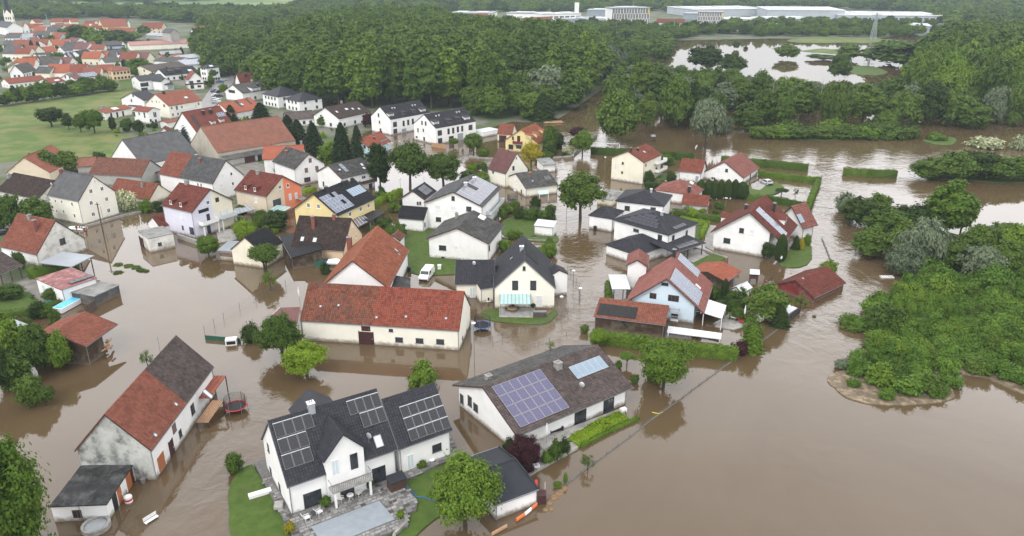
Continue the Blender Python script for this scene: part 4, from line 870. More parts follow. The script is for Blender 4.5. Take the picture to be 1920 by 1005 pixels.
HN('pvhouse', 'k', (1085,737), (1320,500), (140,597), ('C',192,812), (630,327), 'house', 'white house with broad brick red roof and bright silver solar panels', roof='brick', wl='white', oe=.55, og=.7, wi=(2.6,0,0,0),
   g=[(550,562,1.0,1.1,'D'),(682,580,1.0,1.1,'S'),(362,692,1.5,1.2,'D')], ch=[(605,290,.6,1.1,'black','s'),(960,320,.6,2.0,'black')],
   pa=[('r',(1105,650),(755,262),1,5,'blue') and ('r',(1092,655),(770,262),1,4,'blue'),('r',(1085,325),(880,105),3,1,'blue')], s=[], dm=[(1110,480,2.4,1.4,'gable'),(300,430,2.0,1.2,'gable','s')], split=[(1,'brick')])
HN('pvannex', 'k', (1338,540), (1528,490), (1140,400) and 8.0, 3.0, (1245,252), 'workshop', 'workshop with salmon roof and a white collector beside the flooded river edge', cat='workshop', roof='red', wl='white', oe=.6, og=.8, pa=[('r',(1240,485),(1300,350),1,1,'ice')], split=[(1,'salmon')])
HN('blue', 'K', (1388,374), (1475,165), (822,299), ('C',868,0) and ('A',1340,475), (1105,127), 'blue_house', 'light blue gabled house with salmon roof and two large blue solar fields', roof='salmon', wl='blue', oe=.5, og=.8, wi=(1.2,0,0,0),
   g=[(1022,250,1.2,1.1,'B'),(1170,268,1.9,1.2,'B'),(1108,165,1.2,.5,'D'),(1178,395,1.2,.8,'D'),(1175,430,1.3,.9,'S')],
   pa=[('r',(1345,325),(1180,50),4,2,'blue'),('r',('i',1812,730),('i',1560,345),4,1,'blue')], ch=[(1175,-50,.6,1.0,'black')], r=[(1345,185,.5,1.2,'white')])
HN('bluewing', 'i', (1075,560), (1480,420), (735,632), 5.2, (1010,455), 'house_wing', 'white rear wing of the light blue house with ribbed salmon roof', cat='house wing', roof='salmon', wl='white', oe=.3, og=.4, pa=[('r',(1270,455),(1330,390),2,1,'blue')])
HN('bluecar', 'i', (540,893), (815,893), 6.0, 2.6, .5, 'carport', 'white ribbed sheet carport left of the light blue house', cat='carport', kind='shed', roof='white', opens=True, tile=0)
HN('poolhouse', 'K', (590,398), (1112,462), 6.0, ('A',595,495), (1,1) and 1.0, 'pool_shed', 'brown boarded shed with red tile roof and black rubber pool heating mats', cat='shed', kind='shed', roof='rust', wl='wood', oe=.25, og=.25, pa=[('r',(612,388),(915,340),7,1,'mat'),('r',(1045,395),(1120,400),1,1,'mat')])
HN('redshed', 'L', (335,264), (522,142), (65,157), ('A',305,308), (186,136), 'shed', 'dark red wooden shed with brick red tile roof on the river bank', cat='shed', roof='brick', wl='red', oe=.3, og=.35, r=[(250,127,.4,.4)])
HN('orangeshed', 'u', (490,390), (718,232), 8.0, 2.6, 1.1, 'open_shed', 'open wooden shed with vivid ribbed orange roof beside the play tower', cat='shed', roof='bright', wl='wood', oe=.3, og=.3, wi=(0,0,0,2.5))
HN('garage_br', 's', (930,572), (530,722), 9.5, ('A',895,715), 1.3, 'garage', 'white panelled garage with dark blue felt roof behind the big green maple', cat='garage', roof='slate', oe=.12, og=.12, kind='hip', hipl=5.0, tile=0)
HN('play', 'G', (300,720), (158,705), 3.2, ('A',302,792), .6, 'garden_shed', 'small white box shed with white flat roof on a strip of lawn', cat='garden shed', kind='shed', roof='white', wl='white', oe=.08, og=.08, tile=0)
HN('whitehut', 'u', (720,550), (800,440), (585,475), 1.9, (765,388) and .8, 'garden_shed', 'little white ridge-roofed garden hut behind the dark green tree', cat='garden shed', roof='white', wl='white', oe=.1, og=.1, tile=0)
HN('whitehut2', 'u', (1385,885), (1555,775), 2.2, ('A',1395,975), .2, 'garden_shed', 'small hut with white sheet roof at the corner of the fenced garden', cat='garden shed', kind='shed', roof='white', wl='beige', oe=.1, og=.1, tile=0)
# ---------------- foliage ----------------
def leafmat(name, c, c2):
    m = bpy.data.materials.new('leaves_'+name); m.use_nodes = True; nt = m.node_tree; N = nt.nodes; L = nt.links; b = N['Principled BSDF']; out = N['Material Output']
    g = N.new('ShaderNodeNewGeometry'); oi = N.new('ShaderNodeObjectInfo')
    mx = N.new('ShaderNodeMix'); mx.data_type = 'RGBA'; L.new(g.outputs['Random Per Island'], mx.inputs[0]); mx.inputs[6].default_value = (*c, 1); mx.inputs[7].default_value = (*c2, 1)
    h = N.new('ShaderNodeHueSaturation')
    r = N.new('ShaderNodeMapRange'); L.new(oi.outputs['Random'], r.inputs[0]); r.inputs[3].default_value = .78; r.inputs[4].default_value = 1.22
    r2 = N.new('ShaderNodeMapRange'); L.new(oi.outputs['Random'], r2.inputs[0]); r2.inputs[3].default_value = .507; r2.inputs[4].default_value = .493
    L.new(r.outputs[0], h.inputs['Value']); L.new(r2.outputs[0], h.inputs['Hue']); L.new(mx.outputs[2], h.inputs['Color'])
    L.new(h.outputs[0], b.inputs['Base Color']); b.inputs['Roughness'].default_value = .6; b.inputs['Specular IOR Level'].default_value = .1
    t = N.new('ShaderNodeBsdfTranslucent'); L.new(h.outputs[0], t.inputs[0]); ms = N.new('ShaderNodeMixShader'); ms.inputs[0].default_value = .25
    L.new(b.outputs[0], ms.inputs[1]); L.new(t.outputs[0], ms.inputs[2]); L.new(ms.outputs[0], out.inputs[0]); return m
LF = dict(green=leafmat('green', (0.068, 0.131, 0.015), (0.131, 0.203, 0.024)), mid=leafmat('mid', (0.051, 0.096, 0.015), (0.096, 0.150, 0.024)), dark=leafmat('dark', (0.025, 0.047, 0.010), (0.050, 0.081, 0.016)), lime=leafmat('lime', (0.118, 0.201, 0.013), (0.201, 0.290, 0.022)),
  olive=leafmat('olive', (0.056, 0.097, 0.014), (0.095, 0.144, 0.023)), silver=leafmat('silver', (.10, .135, .075), (.17, .205, .125)), spruce=leafmat('spruce', (0.015, 0.029, 0.010), (0.034, 0.053, 0.017)), bluespruce=leafmat('bluespruce', (.035, .06, .055), (.06, .09, .085)),
  purple=leafmat('purple', (.030, .010, .014), (.060, .018, .022)), yellow=leafmat('yellow', (0.284, 0.255, 0.017), (0.393, 0.306, 0.028)), grass=leafmat('grass', (0.071, 0.131, 0.013), (0.118, 0.191, 0.020)), bloom=leafmat('bloom', (.10, .17, .05), (.60, .58, .40)),
  wood=leafmat('wood', (0.055, 0.105, 0.016), (0.106, 0.168, 0.023)), brown=leafmat('brown', (.10, .085, .05), (.14, .11, .07)), thicket=leafmat('thicket', (0.065, 0.138, 0.018), (0.124, 0.204, 0.029)))
BARK = mat('bark', (.07, .055, .042), (.045, .036, .03), .95, 4, bump=.4, bscale=9); BARKP = mat('bark_pale', (.34, .32, .28), (.22, .2, .17), .9, 4)
def quads(P, Nn, size, rng, stretch=1.0, up=False, A=1.0):
    n = len(P); Nn = Nn/np.linalg.norm(Nn, axis=1)[:, None]
    R = rng.normal(size=(n, 3)); 
    if up: R = R*.25 + np.array([0, 0, 1.])
    T = R - (R*Nn).sum(1)[:, None]*Nn; T /= np.linalg.norm(T, axis=1)[:, None]; B = np.cross(Nn, T)
    s = (size*rng.uniform(.6, 1.3, n))[:, None]
    a = P + T*s*stretch; b = P + B*s*.62*rng.uniform(.7, 1.3, n)[:, None]; c = P - T*s*.9*stretch; d = P - B*s*.62
    V = np.stack([a, b, c, d], 1); V[:, :, 2] = P[:, None, 2]+(V[:, :, 2]-P[:, None, 2])/A; V = V.reshape(-1, 3); F = np.arange(4*n).reshape(-1, 4); return V, F
def blob(c, r, rng, n=7, m=5):
    V = []
    for j in range(m+1):
        ph = math.pi*j/m
        for i in range(n): t = 2*math.pi*i/n; V.append((c[0]+r[0]*math.sin(ph)*math.cos(t), c[1]+r[1]*math.sin(ph)*math.sin(t), c[2]+r[2]*math.cos(ph)))
    F = [(j*n+i, j*n+(i+1) % n, (j+1)*n+(i+1) % n, (j+1)*n+i) for j in range(m) for i in range(n)]
    return np.array(V), np.array(F)
def crown_mesh(kind, seed, n, ls, leaf):
    """unit crown: x,y in -1..1, z in 0..1 (scaled by radius and height on the object)"""
    rng = np.random.default_rng(seed); VV = []; FF = []; nb = 0; A = {'round': 1.8, 'bush': 1.2, 'willow': 1.6, 'poplar': 3.6, 'sparse': 1.8, 'mass': 2, 'conifer': 3.4, 'column': 4}[kind]
    def addm(V, F):
        nonlocal nb
        VV.append(V); FF.append(F+nb); nb += len(V)
    if kind in ('round', 'bush', 'willow', 'poplar', 'sparse', 'mass'):
        nl = {'round': 95, 'bush': 46, 'willow': 70, 'poplar': 150, 'sparse': 20, 'mass': 95}[kind]; n0 = n
        d0 = rng.normal(size=(nl*3, 3)); d0 /= np.linalg.norm(d0, axis=1)[:, None]; d0 = d0[d0[:, 2] > (-.25 if kind == 'bush' else -.8)][:nl]; nl = len(d0)
        lump = 1+.16*np.sin(d0[:, 0]*4+seed)*np.cos(d0[:, 1]*3.5+seed*2)+.10*np.sin(d0[:, 2]*5+seed*3)
        rr = rng.uniform(.62, .86, nl)*lump; rr[rng.random(nl) < .22] *= .7; C = d0*rr[:, None]; Rr = rng.uniform(.13, .25, nl)*(1.25 if kind == 'bush' else 1)
        if kind == 'poplar': C *= np.stack([1-.42*np.clip(C[:, 2], -1, 1)**2]*2+[np.full(nl, 1.12)], 1)
        k = rng.choice(nl, n, p=(Rr**2)/(Rr**2).sum()); d = rng.normal(size=(n, 3)); d[:, 2] = np.where((d[:, 2] < 0) & (rng.random(n) < .65), -d[:, 2], d[:, 2]); d /= np.linalg.norm(d, axis=1)[:, None]
        P = C[k] + d*Rr[k][:, None]*np.where(rng.random(n) < .2, rng.uniform(1.1, 1.7, n), rng.uniform(.5, 1.2, n))[:, None]*np.array([1.1, 1.1, .9*min(1.2, 2/A)]); Nn = d + d0[k]*.5 + np.array([0, 0, .35]) + rng.normal(size=(n, 3))*.5
        lob = [(C[i]*.86, Rr[i]*.95) for i in range(0, nl, 2)]+[(np.zeros(3), .78)]
        if kind == 'willow':
            hang = rng.random(n) < .6; P[hang, 2] -= rng.random(hang.sum())**1.5*.45
        def sh(Q): return Q*np.array([1, 1, .5]) + np.array([0, 0, .5])
        if kind == 'bush': 
            def sh(Q): return Q*np.array([1, 1, .72]) + np.array([0, 0, .26])
        V, F = quads(sh(P), Nn, ls, rng, 1.0 if kind != 'willow' else 1.7, up=kind == 'willow', A=A)
        if kind not in ('sparse',):
            for c, r in lob: 
                v, f = blob(c, (r*.8,)*3, rng, 6, 4); v = v+rng.normal(size=v.shape)*.05; addm(sh(v), f)
        addm(V, F)
    elif kind == 'conifer':
        z = 1-np.sqrt(rng.random(n)); z = rng.random(n)**1.25; th = rng.random(n)*2*math.pi
        lay = np.floor(z*13)/13; fz = z*13-np.floor(z*13)
        br = np.cos(th*7+lay*40)*.12; R = (1-z)**.62*(.78+br*1.6)+.03; rr = R*np.sqrt(rng.random(n)*.65+.35)*(1-.28*fz)
        P = np.stack([rr*np.cos(th), rr*np.sin(th), z-.02*rr], 1)
        Nn = np.stack([np.cos(th), np.sin(th), np.full(n, .7)], 1) + rng.normal(size=(n, 3))*.5
        V, F = quads(P, Nn, ls, rng, A=A); 
        v, f = blob((0, 0, .36), (.62, .62, .38), rng, 7, 5); v[:, :2] *= np.clip(1.15-v[:, 2:3], .15, 1.2); addm(v, f); addm(V, F)
    elif kind == 'column':
        th = rng.random(n)*2*math.pi; z = rng.random(n); R = np.clip((1-z**3.2), 0, 1)**.6*(.55+.45*np.clip(z*5, 0, 1))
        P = np.stack([R*np.cos(th), R*np.sin(th), z*.97], 1); Nn = np.stack([np.cos(th), np.sin(th), np.where(z > .85, 1.2, .25)], 1)+rng.normal(size=(n, 3))*.4
        V, F = quads(P, Nn, ls, rng, A=A)
        k = 9; prof = [(.45, 0), (.86, .25), (.86, .6), (.6, .85), (.1, .95)]; v = np.array([(r*math.cos(2*math.pi*i/k), r*math.sin(2*math.pi*i/k), zz) for r, zz in prof for i in range(k)])
        f = np.array([(j*k+i, j*k+(i+1) % k, (j+1)*k+(i+1) % k, (j+1)*k+i) for j in range(len(prof)-1) for i in range(k)]); addm(v, f); addm(V, F)
    V = np.concatenate(VV); F = np.concatenate(FF)
    return mesh_np('crown', V, F, [LF[leaf]])
CM = {}
SPEC = {('round', 0): (3600, .105), ('round', 1): (8000, .072), ('round', 2): (16000, .044), ('bush', 0): (1300, .13), ('bush', 1): (2600, .095), ('bush', 2): (6000, .06), ('willow', 0): (3000, .085), ('willow', 1): (6500, .055), ('willow', 2): (9000, .05),
        ('poplar', 0): (4600, .125), ('poplar', 1): (9000, .09), ('poplar', 2): (9000, .05), ('sparse', 0): (500, .08), ('sparse', 1): (1100, .06), ('sparse', 2): (1800, .04), ('mass', 0): (2600, .125), ('mass', 1): (6000, .085), ('mass', 2): (26000, .034),
        ('conifer', 0): (3200, .12), ('conifer', 1): (6500, .095), ('conifer', 2): (7000, .05), ('column', 0): (1500, .14), ('column', 1): (3500, .11), ('column', 2): (3500, .06)}
def crown(kind, lod, leaf, var):
    k = (kind, lod, leaf, var)
    if k not in CM: n, ls = SPEC[(kind, lod)]; CM[k] = crown_mesh(kind, hash((len(kind), lod, var)) % 9999+var*17, n, ls, leaf)
    return CM[k]
def trunk_mesh(kind, var, bark):
    k = ('trunk', kind, var, bark.name)
    if k in CM: return CM[k]
    rg = random.Random(var*7+len(kind)); q = MB()
    if kind in ('conifer', 'column'): q.tube((0, 0, -.02), (0, 0, .9), .035, bark, 6, .008)
    else:
        # unit trunk: x,y in crown radii, z in tree heights
        lean = (rg.uniform(-.08, .08), rg.uniform(-.08, .08)); top = (lean[0], lean[1], .42)
        q.tube((0, 0, -.04), top, .075, bark, 7, .05)
        for i in range(7):
            t = 2*math.pi*i/7+rg.uniform(-.3, .3); z0 = rg.uniform(.26, .42); e = (math.cos(t)*rg.uniform(.3, .62), math.sin(t)*rg.uniform(.3, .62), rg.uniform(.5, .8))
            s = (lean[0]*z0/.42, lean[1]*z0/.42, z0); m = tuple((s[j]+e[j])/2+(0, 0, .05)[j] for j in range(3))
            q.tube(s, m, .034, bark, 5, .024); q.tube(m, e, .024, bark, 5, .008)
        q.tube(top, (lean[0]*1.3, lean[1]*1.3, .85), .045, bark, 6, .01)
    CM[k] = q.mesh('trunk'); return CM[k]
TREENAME = {'round': 'broadleaf_tree', 'bush': 'bush', 'willow': 'willow_tree', 'poplar': 'poplar_tree', 'sparse': 'young_tree', 'conifer': 'conifer_tree', 'column': 'column_conifer', 'mass': 'bush'}
TRNG = random.Random(5)
def tree_at(P, h, r, kind='round', leaf='green', label='', cat='tree', group=None, lod=None, var=None, base=.10, bark=None, name=None, rz=None, trunk=True):
    D = math.hypot(P[0], P[1])
    if lod is None: lod = 2 if D < 100 and r > 1.5 else (1 if D < 260 else 0)
    if var is None: var = TRNG.randrange(4 if kind in ('round', 'mass', 'poplar') else 3)
    o = empty(name or TREENAME[kind], P, TRNG.uniform(0, 6.28) if rz is None else rz, label, cat, group)
    if kind in ('bush', 'mass'): base = 0
    elif kind in ('conifer', 'column'): base = .02
    c = bpy.data.objects.new('crown', crown(kind, lod, leaf, var)); link(c, o); c.location = (0, 0, h*base); c.scale = (r, r*TRNG.uniform(.92, 1.08), h*(1-base))
    if trunk and kind not in ('mass',) and D < 600:
        t = bpy.data.objects.new('trunk', trunk_mesh(kind, var, bark or BARK)); link(t, o); rr = r if kind != 'bush' else r*.6
        t.scale = (rr, rr, h)
        if kind in ('conifer', 'column'): t.scale = (r, r, h)
    return o
def T(fr, x, yb, yt, w, kind, leaf, label, cat=None, **k):
    """x centre, yb foot row, yt top row, w crown width, all pixels of frame fr"""
    s = FR[fr][2]; b = px(fr, (x, yb)); tp = px(fr, (x, yt)); P = at(b); h = max(.6, solve_z(P, tp[1])); dep = P[1]*CP + CH*SP
    r = w*s/2/(FPX/dep)
    # a crown of radius r leans towards the viewer's top edge: lower h a little
    h = max(.6, h - r*.12)
    if kind == 'conifer': h *= .8; r *= 1.35
    return tree_at(P, h, r, kind, leaf, label, cat or ('bush' if kind in ('bush', 'mass') else 'tree'), **k)
def hedge(fr, pts, h, w, leaf, label, dens=26, ls=.14, cat='hedge', name='hedge', z0=0):
    G = [at(px(fr, p), 0)[:2] for p in pts]; rng = np.random.default_rng(len(label)); VV = []; FF = []; nb = 0
    for p, q in zip(G[:-1], G[1:]):
        d = q-p; L = np.linalg.norm(d); d = d/L; nrm = np.array([-d[1], d[0]])
        n = int(dens*L*(2*h+w))
        t = rng.random(n)*(L+w)-w/2; s = rng.random(n)*(2*h+w)
        y = np.where(s < h, -w/2, np.where(s < 2*h, w/2, s-2*h-w/2)); z = np.where(s < h, s, np.where(s < 2*h, s-h, h))
        wob = (np.sin(t*1.3+1)+np.sin(t*2.9))*.05*h; z = z + wob*(z > h*.6); y = y*(1+.10*np.sin(t*2.1))
        P = p + np.outer(t, d) + np.outer(y, nrm); P = np.concatenate([P, z[:, None]], 1) + rng.normal(size=(n, 3))*.05
        Nn = np.zeros((n, 3)); side = s < 2*h; Nn[:, :2] = np.where(side, np.sign(y), 0)[:, None]*nrm; Nn[:, 2] = np.where(side, .35, 1); Nn += rng.normal(size=(n, 3))*.45
        V, F = quads(P, Nn, ls, rng); VV.append(V); FF.append(F+nb); nb += len(V)
        a, b = p-d*w*.4, q+d*w*.4; hw = w*.44
        c8 = [np.append(a-nrm*hw, 0), np.append(b-nrm*hw, 0), np.append(b+nrm*hw, 0), np.append(a+nrm*hw, 0)]; c8 += [c+np.array([0, 0, h*.93]) for c in c8]
        VV.append(np.array(c8)); FF.append(np.array([(4, 5, 6, 7), (0, 1, 5, 4), (1, 2, 6, 5), (2, 3, 7, 6), (3, 0, 4, 7)])+nb); nb += 8
    o = bpy.data.objects.new(name, mesh_np(name, np.concatenate(VV), np.concatenate(FF), [LF[leaf]])); link(o); o.location.z = z0
    tag(o, label, cat); return o
def inpoly(x, y, poly):
    c = False; n = len(poly)
    for i in range(n):
        x1, y1 = poly[i]; x2, y2 = poly[(i+1) % n]
        if (y1 > y) != (y2 > y) and x < (x2-x1)*(y-y1)/(y2-y1)+x1: c = not c
    return c
def scatter(poly_px, spacing, rng, jitter=.45):
    G = [tuple(at(p)[:2]) for p in poly_px]; xs = [g[0] for g in G]; ys = [g[1] for g in G]; out = []
    y = min(ys); row = 0
    while y < max(ys):
        x = min(xs)+(spacing/2 if row % 2 else 0)
        while x < max(xs):
            X, Y = x+rng.uniform(-jitter, jitter)*spacing, y+rng.uniform(-jitter, jitter)*spacing
            if inpoly(X, Y, G): out.append((X, Y))
            x += spacing
        y += spacing*.87; row += 1
    return out
def gn_instances(name, pts, meshes, label=None, cat=None):
    """pts: (x,y,z,rot,sx,sz,variant) -> one 'stuff' object of many crowns or bushes"""
    me = bpy.data.meshes.new(name); n = len(pts); A = np.array(pts, dtype=np.float32)
    me.vertices.add(n); me.vertices.foreach_set('co', np.ascontiguousarray(A[:, :3]).ravel())
    for an, c in (('rz', 3), ('sx', 4), ('sz', 5), ('vv', 6)):
        a = me.attributes.new(an, 'FLOAT', 'POINT'); a.data.foreach_set('value', np.ascontiguousarray(A[:, c]))
    o = bpy.data.objects.new(name, me); link(o); o['kind'] = 'stuff'
    if label: o['label'] = label; o['category'] = cat
    ng = bpy.data.node_groups.new(name+'_nodes', 'GeometryNodeTree'); ng.interface.new_socket('Geometry', in_out='INPUT', socket_type='NodeSocketGeometry'); ng.interface.new_socket('Geometry', in_out='OUTPUT', socket_type='NodeSocketGeometry')
    N = ng.nodes; L = ng.links; gi = N.new('NodeGroupInput'); go = N.new('NodeGroupOutput'); jn = N.new('GeometryNodeJoinGeometry')
    def att(nm):
        q = N.new('GeometryNodeInputNamedAttribute'); q.data_type = 'FLOAT'; q.inputs[0].default_value = nm; return q.outputs[0]
    cr = N.new('ShaderNodeCombineXYZ'); L.new(att('rz'), cr.inputs[2]); cs = N.new('ShaderNodeCombineXYZ'); sx = att('sx'); L.new(sx, cs.inputs[0]); L.new(sx, cs.inputs[1]); L.new(att('sz'), cs.inputs[2])
    vv = att('vv')
    for i, m in enumerate(meshes):
        po = bpy.data.objects.new(name+'_piece', m)       # not linked: only the shape source of the nodes
        oi = N.new('GeometryNodeObjectInfo'); oi.inputs['Object'].default_value = po; oi.inputs['As Instance'].default_value = True
        cm = N.new('FunctionNodeCompare'); cm.data_type = 'FLOAT'; cm.operation = 'EQUAL'; cm.inputs['Epsilon'].default_value = .1; L.new(vv, cm.inputs[0]); cm.inputs[1].default_value = i
        ip = N.new('GeometryNodeInstanceOnPoints'); L.new(gi.outputs[0], ip.inputs['Points']); L.new(cm.outputs[0], ip.inputs['Selection']); L.new(oi.outputs['Geometry'], ip.inputs['Instance']); L.new(cr.outputs[0], ip.inputs['Rotation']); L.new(cs.outputs[0], ip.inputs['Scale'])
        L.new(ip.outputs[0], jn.inputs[0])
    L.new(jn.outputs[0], go.inputs[0]); md = o.modifiers.new('scatter', 'NODES'); md.node_group = ng
    return o
def HF(fr, A, B, C, ze, apex, label, roof='grey', wl='white', auto=(4, 2, 2, 'D'), cat='house', name='house', **k):
    h = H(fr, A, B, C, ze, apex, name, label, cat=cat, roof=roof, wl=wl, auto=auto, tile=0, oe=k.pop('oe', .4), og=k.pop('og', .35), **k)
    if DEBUG: print('FAR L%5.1f W%5.1f ze%5.1f zr%5.1f at %d,%d %s' % (h['L'], h['W'], h['ze'], h['zr'], h['a'][0], h['a'][1], label))
    return h
HF('a', (600,652), (868,632), (408,640), 3.4, (485,556), 'grey-roofed house with black timber gable in the upper village', 'oldgrey', 'ivory', cat='house', dm=[(640,600,4.5,1.0,'flat')])
HF('a', (1048,662), (1180,652), (868,655), 4.6, (940,560), 'white gabled house with pale solar panels on its dark roof, upper village', 'dark', pa=[('r',(1060,640),(1040,560),2,2,'blue')])
HF('a', (1282,612), (1410,608), (1135,620), 4.0, (1213,566), 'white gabled house with a bluish solar roof, right of the dark roofed one', 'dark', pa=[('r',(1290,600),(1330,540),3,2,'blue')])
HF('a', (345,857), (722,802), (92,870), 3.0, (185,736), 'wide white bungalow with plain grey roof above the long salmon roof', 'oldgrey', auto=(5,2,1,'D'))
HF('e', (130,215), (690,158), 11.0, 3.0, 2.2, 'long white house with salmon tiled roof behind the garden hedges at left', 'red', auto=(8,2,1,'W'))
HF('e', (740,205), (980,172), 10.0, 2.8, 2.0, 'low house with salmon roof and one skylight beside the long salmon roof', 'red', r=[(850,165,3,1.5)])
HF('a', (1110,942), (1525,885), 11.0, 3.6, 2.4, 'white house with red roof half covered by blue-grey panels', 'plum', pa=[('r',(1250,930),(1440,830),5,2,'blue')], ch=[(1050,880,2.0,1.2,'grey')])
HF('a', (1672,825), (1960,800), (1500,800), 5.6, 1.8, 'peach two storey house with red hip roof and white skylight', 'rust', 'peach', kind='hip', auto=(5,3,2,'D'), hipl=4)
HF('a', (100,788), (285,702), 12.0, 3.2, 3.6, 'house with dark red roof and round-topped dormers at the left edge', 'brick', 'cream', dm=[(115,735,1.6,1.3,'flat'),(190,678,1.6,1.3,'flat')])
HF('a', (885,342), (755,335), (1052,332), 4.6, (957,262), 'mint green gabled house with orange-red roof', 'rust', 'aqua')
HF('a', (1125,397), (1005,388), (1277,378), 4.4, (1215,326), 'white gabled house with brown roof right of the mint green one', 'plum')
HF('a', (1418,442), (1290,452), (1532,432), 4.0, (1480,380), 'white gabled house with red roof next to the long market hall', 'rust')
hall_ = HF('b', (340,202), (1312,172), (228,172), 4.2, (265,146), 'long low half-timbered hall with pale pink roof and open front', 'pink', 'ivory', auto=None, cat='hall', name='hall')
HF('b', (810,337), (1165,322), (730,330), 4.4, (765,290), 'salmon orange commercial building with pale flat-pitched roof', 'pale', 'orange', cat='building', name='building', auto=(4,3,2,'D'))
HF('b', (1190,395), (1455,350), (1040,350), 4.0, 1.2, 'white building with wide pale grey roof beside the orange one', 'pale', 'cream', cat='building', name='building')
HF('b', (1040,450), (815,415), (1212,405), 4.0, (1112,378), 'white gabled house with dark grey roof and black chimney', 'oldgrey', ch=[(905,375,.8,1,'black')])
HF('b', (1147,502), (1512,472), (1062,450), 4.0, (1092,420), 'white building entirely roofed with pale blue solar sheets', 'pale', pa=[('r',(1150,497),(1440,402),9,3,'blue')])
HF('b', (1490,545), (1692,520), (1378,535), 7.2, 1.8, 'white three storey house with dark hip roof beside the curving street', 'dark', kind='hip', auto=(3,2,3,'D'), hipl=2, r=[(1560,510,2.5,1.5)])
HF('b', (1500,672), (1700,660), 9, 2.8, 0, 'flat white terrace block below the dark hip roof', 'white', kind='flat', cat='annex', name='annex', auto=(5,1,1,'D'))
HF('b', (870,652), (1402,602), (675,625), 3.4, (760,552), 'long white row house with black mansard roof and dormers', 'black', auto=(6,3,2,'D'), dm=[(980,610,3,1.3,'dark'),(1090,590,3,1.3,'dark')], r=[(1245,575,2.5,2)])
HF('b', (665,592), (1118,508), (448,552), 4.0, (520,507), 'cream gabled house with long brown-grey roof behind the mansard row', 'taupe', 'cream')
nh = HF('b', (487,735), (880,700), (367,690), 5.2, (425,655), 'white modern house with dark roof, twin gables and glazed balcony above the meadow', 'dark', auto=None, f=[(530,790,3.2,1.8,'D'),(610,780,1,2.0,'D'),(530,860,3.2,1.6,'D'),(725,780,1.1,2.2,'D'),(772,770,1.1,2.2,'D'),(740,855,1.1,2.0,'D'),(785,850,1.1,2.0,'D')], g=[(405,760,.7,1.2,'D'),(425,840,.7,1.2,'D')])
HF('b', (815,742), (670,730), 6.0, 5.0, (742,690), 'gabled bay of the white modern house above the meadow', 'dark', cat='gable bay', name='gable_bay', auto=None)
HF('b', (1215,725), (1035,700), (1472,720), 5.2, (1300,600), 'white gabled house with mauve-red roof and long dark balcony', 'red', auto=(2,0,2,'D'), g=[(1265,750,2,1.3,'D'),(1375,735,1.8,1.2,'B'),(1280,820,1.8,1.8,'D'),(1385,812,1.8,1.2,'B'),(1340,775,9,.8,'B')])
HF('b', (1005,775), (870,790), 6, 3.2, 1.2, 'small white garage with dark roof between two white houses', 'dark', cat='garage', name='garage', auto=None, f=[(960,820,3,2.2,'door_grey')])
HF('c', (712,387), (905,340), (424,348), 5.4, (548,271), 'white gabled house with dark roof at the meadow edge', 'dark', auto=(0,0,0,'D'), g=[(555,317,1.2,1.2,'W'),(530,385,.7,1.2,'D')])
HF('c', (640,480), (470,460), 7, 2.8, .6, 'dark slate annex roof between the white gable and the cream house', 'slate', cat='annex', name='annex', auto=None)
HF('c', (1082,470), (1617,385), (700,432), ('A',1100,668), (862,286), 'large cream house with rust-orange roof, chimney and white balconies', 'rust', 'ivory', auto=None, split=[(1,'rust')],
   g=[(840,400,1.0,1.1,'W'),(903,403,.9,1.2,'W'),(945,410,.9,.7,'W'),(1020,465,1.1,1.1,'b')], f=[(1130,500,1.0,1.2,'W'),(1208,495,1.2,1.9,'W'),(1282,483,1,1.2,'W'),(1150,600,1.0,1.4,'W'),(1225,588,1,1.3,'W'),(1292,570,.8,1,'W'),(1533,435,1,1.3,'W'),(1490,465,1,.5,'W'),(1280,535,7,.9,'S'),(1430,505,7,.9,'S')],
   r=[(1345,345,1.6,1.3)], ch=[(1012,285,.8,1.2,'black')])
HF('c', (777,557), (512,540), (982,520), 5.0, (862,487), 'white two storey house with flat-pitched mauve roof beside the spruces', 'red', auto=None, f=[(568,590,.7,1.8,'D'),(645,582,.6,1.0,'D'),(725,605,.7,2.2,'D')], g=[(868,598,.6,2.0,'D'),(892,598,.6,2.0,'D'),(742,700,1,1,'D'),(895,690,1,1.2,'D')])
HF('c', (130,578), (545,495), 8.0, 3.2, 1.2, 'white bungalow with salmon roof and one solar collector behind the dark oak', 'rust', auto=None, f=[(230,615,.9,2.2,'D'),(318,600,.9,2.2,'D'),(405,585,.9,2.2,'D')], r=[(280,510,3,2.2)], ch=[(95,500,1.2,.9,'grey')])
HF('c', (1057,722), (1240,685), (935,708), 2.6, (985,690), 'small white garage with salmon roof and yellow awning', 'rust', cat='garage', name='garage', auto=None, g=[(1000,760,2.5,2,'S')])
HF('c', (1095,867), (1262,825), (920,892), 3.2, (1000,797), 'small white gabled house with brick red roof behind the grey barn', 'brick', auto=None)
HF('c', (1500,862), (2000,740), (1215,792), 4.6, (1397,562), 'house with rust roof, two black chimneys, and dark solar panels behind the blue spruce', 'brick', auto=None, pa=[('r',(1540,790),(1450,605),2,5,'navy'),('r',(1830,640),(1900,560),3,2,'blue')], ch=[(1605,590,.9,1.3,'black'),(1715,570,.9,1.3,'black')], dm=[(1760,740,2.0,1.2,'flat'),(1890,710,2.0,1.2,'flat')])
HF('d', (420,905), (790,800), (190,842), 4.4, (265,747), 'house with bright orange roof and two blue panel strips among the spruces', 'bright', auto=(3,2,1,'D'), pa=[('r',(570,800),(500,700),1,3,'navy'),('r',(720,760),(650,680),2,3,'navy')], r=[(580,768,1.5,1.5)])
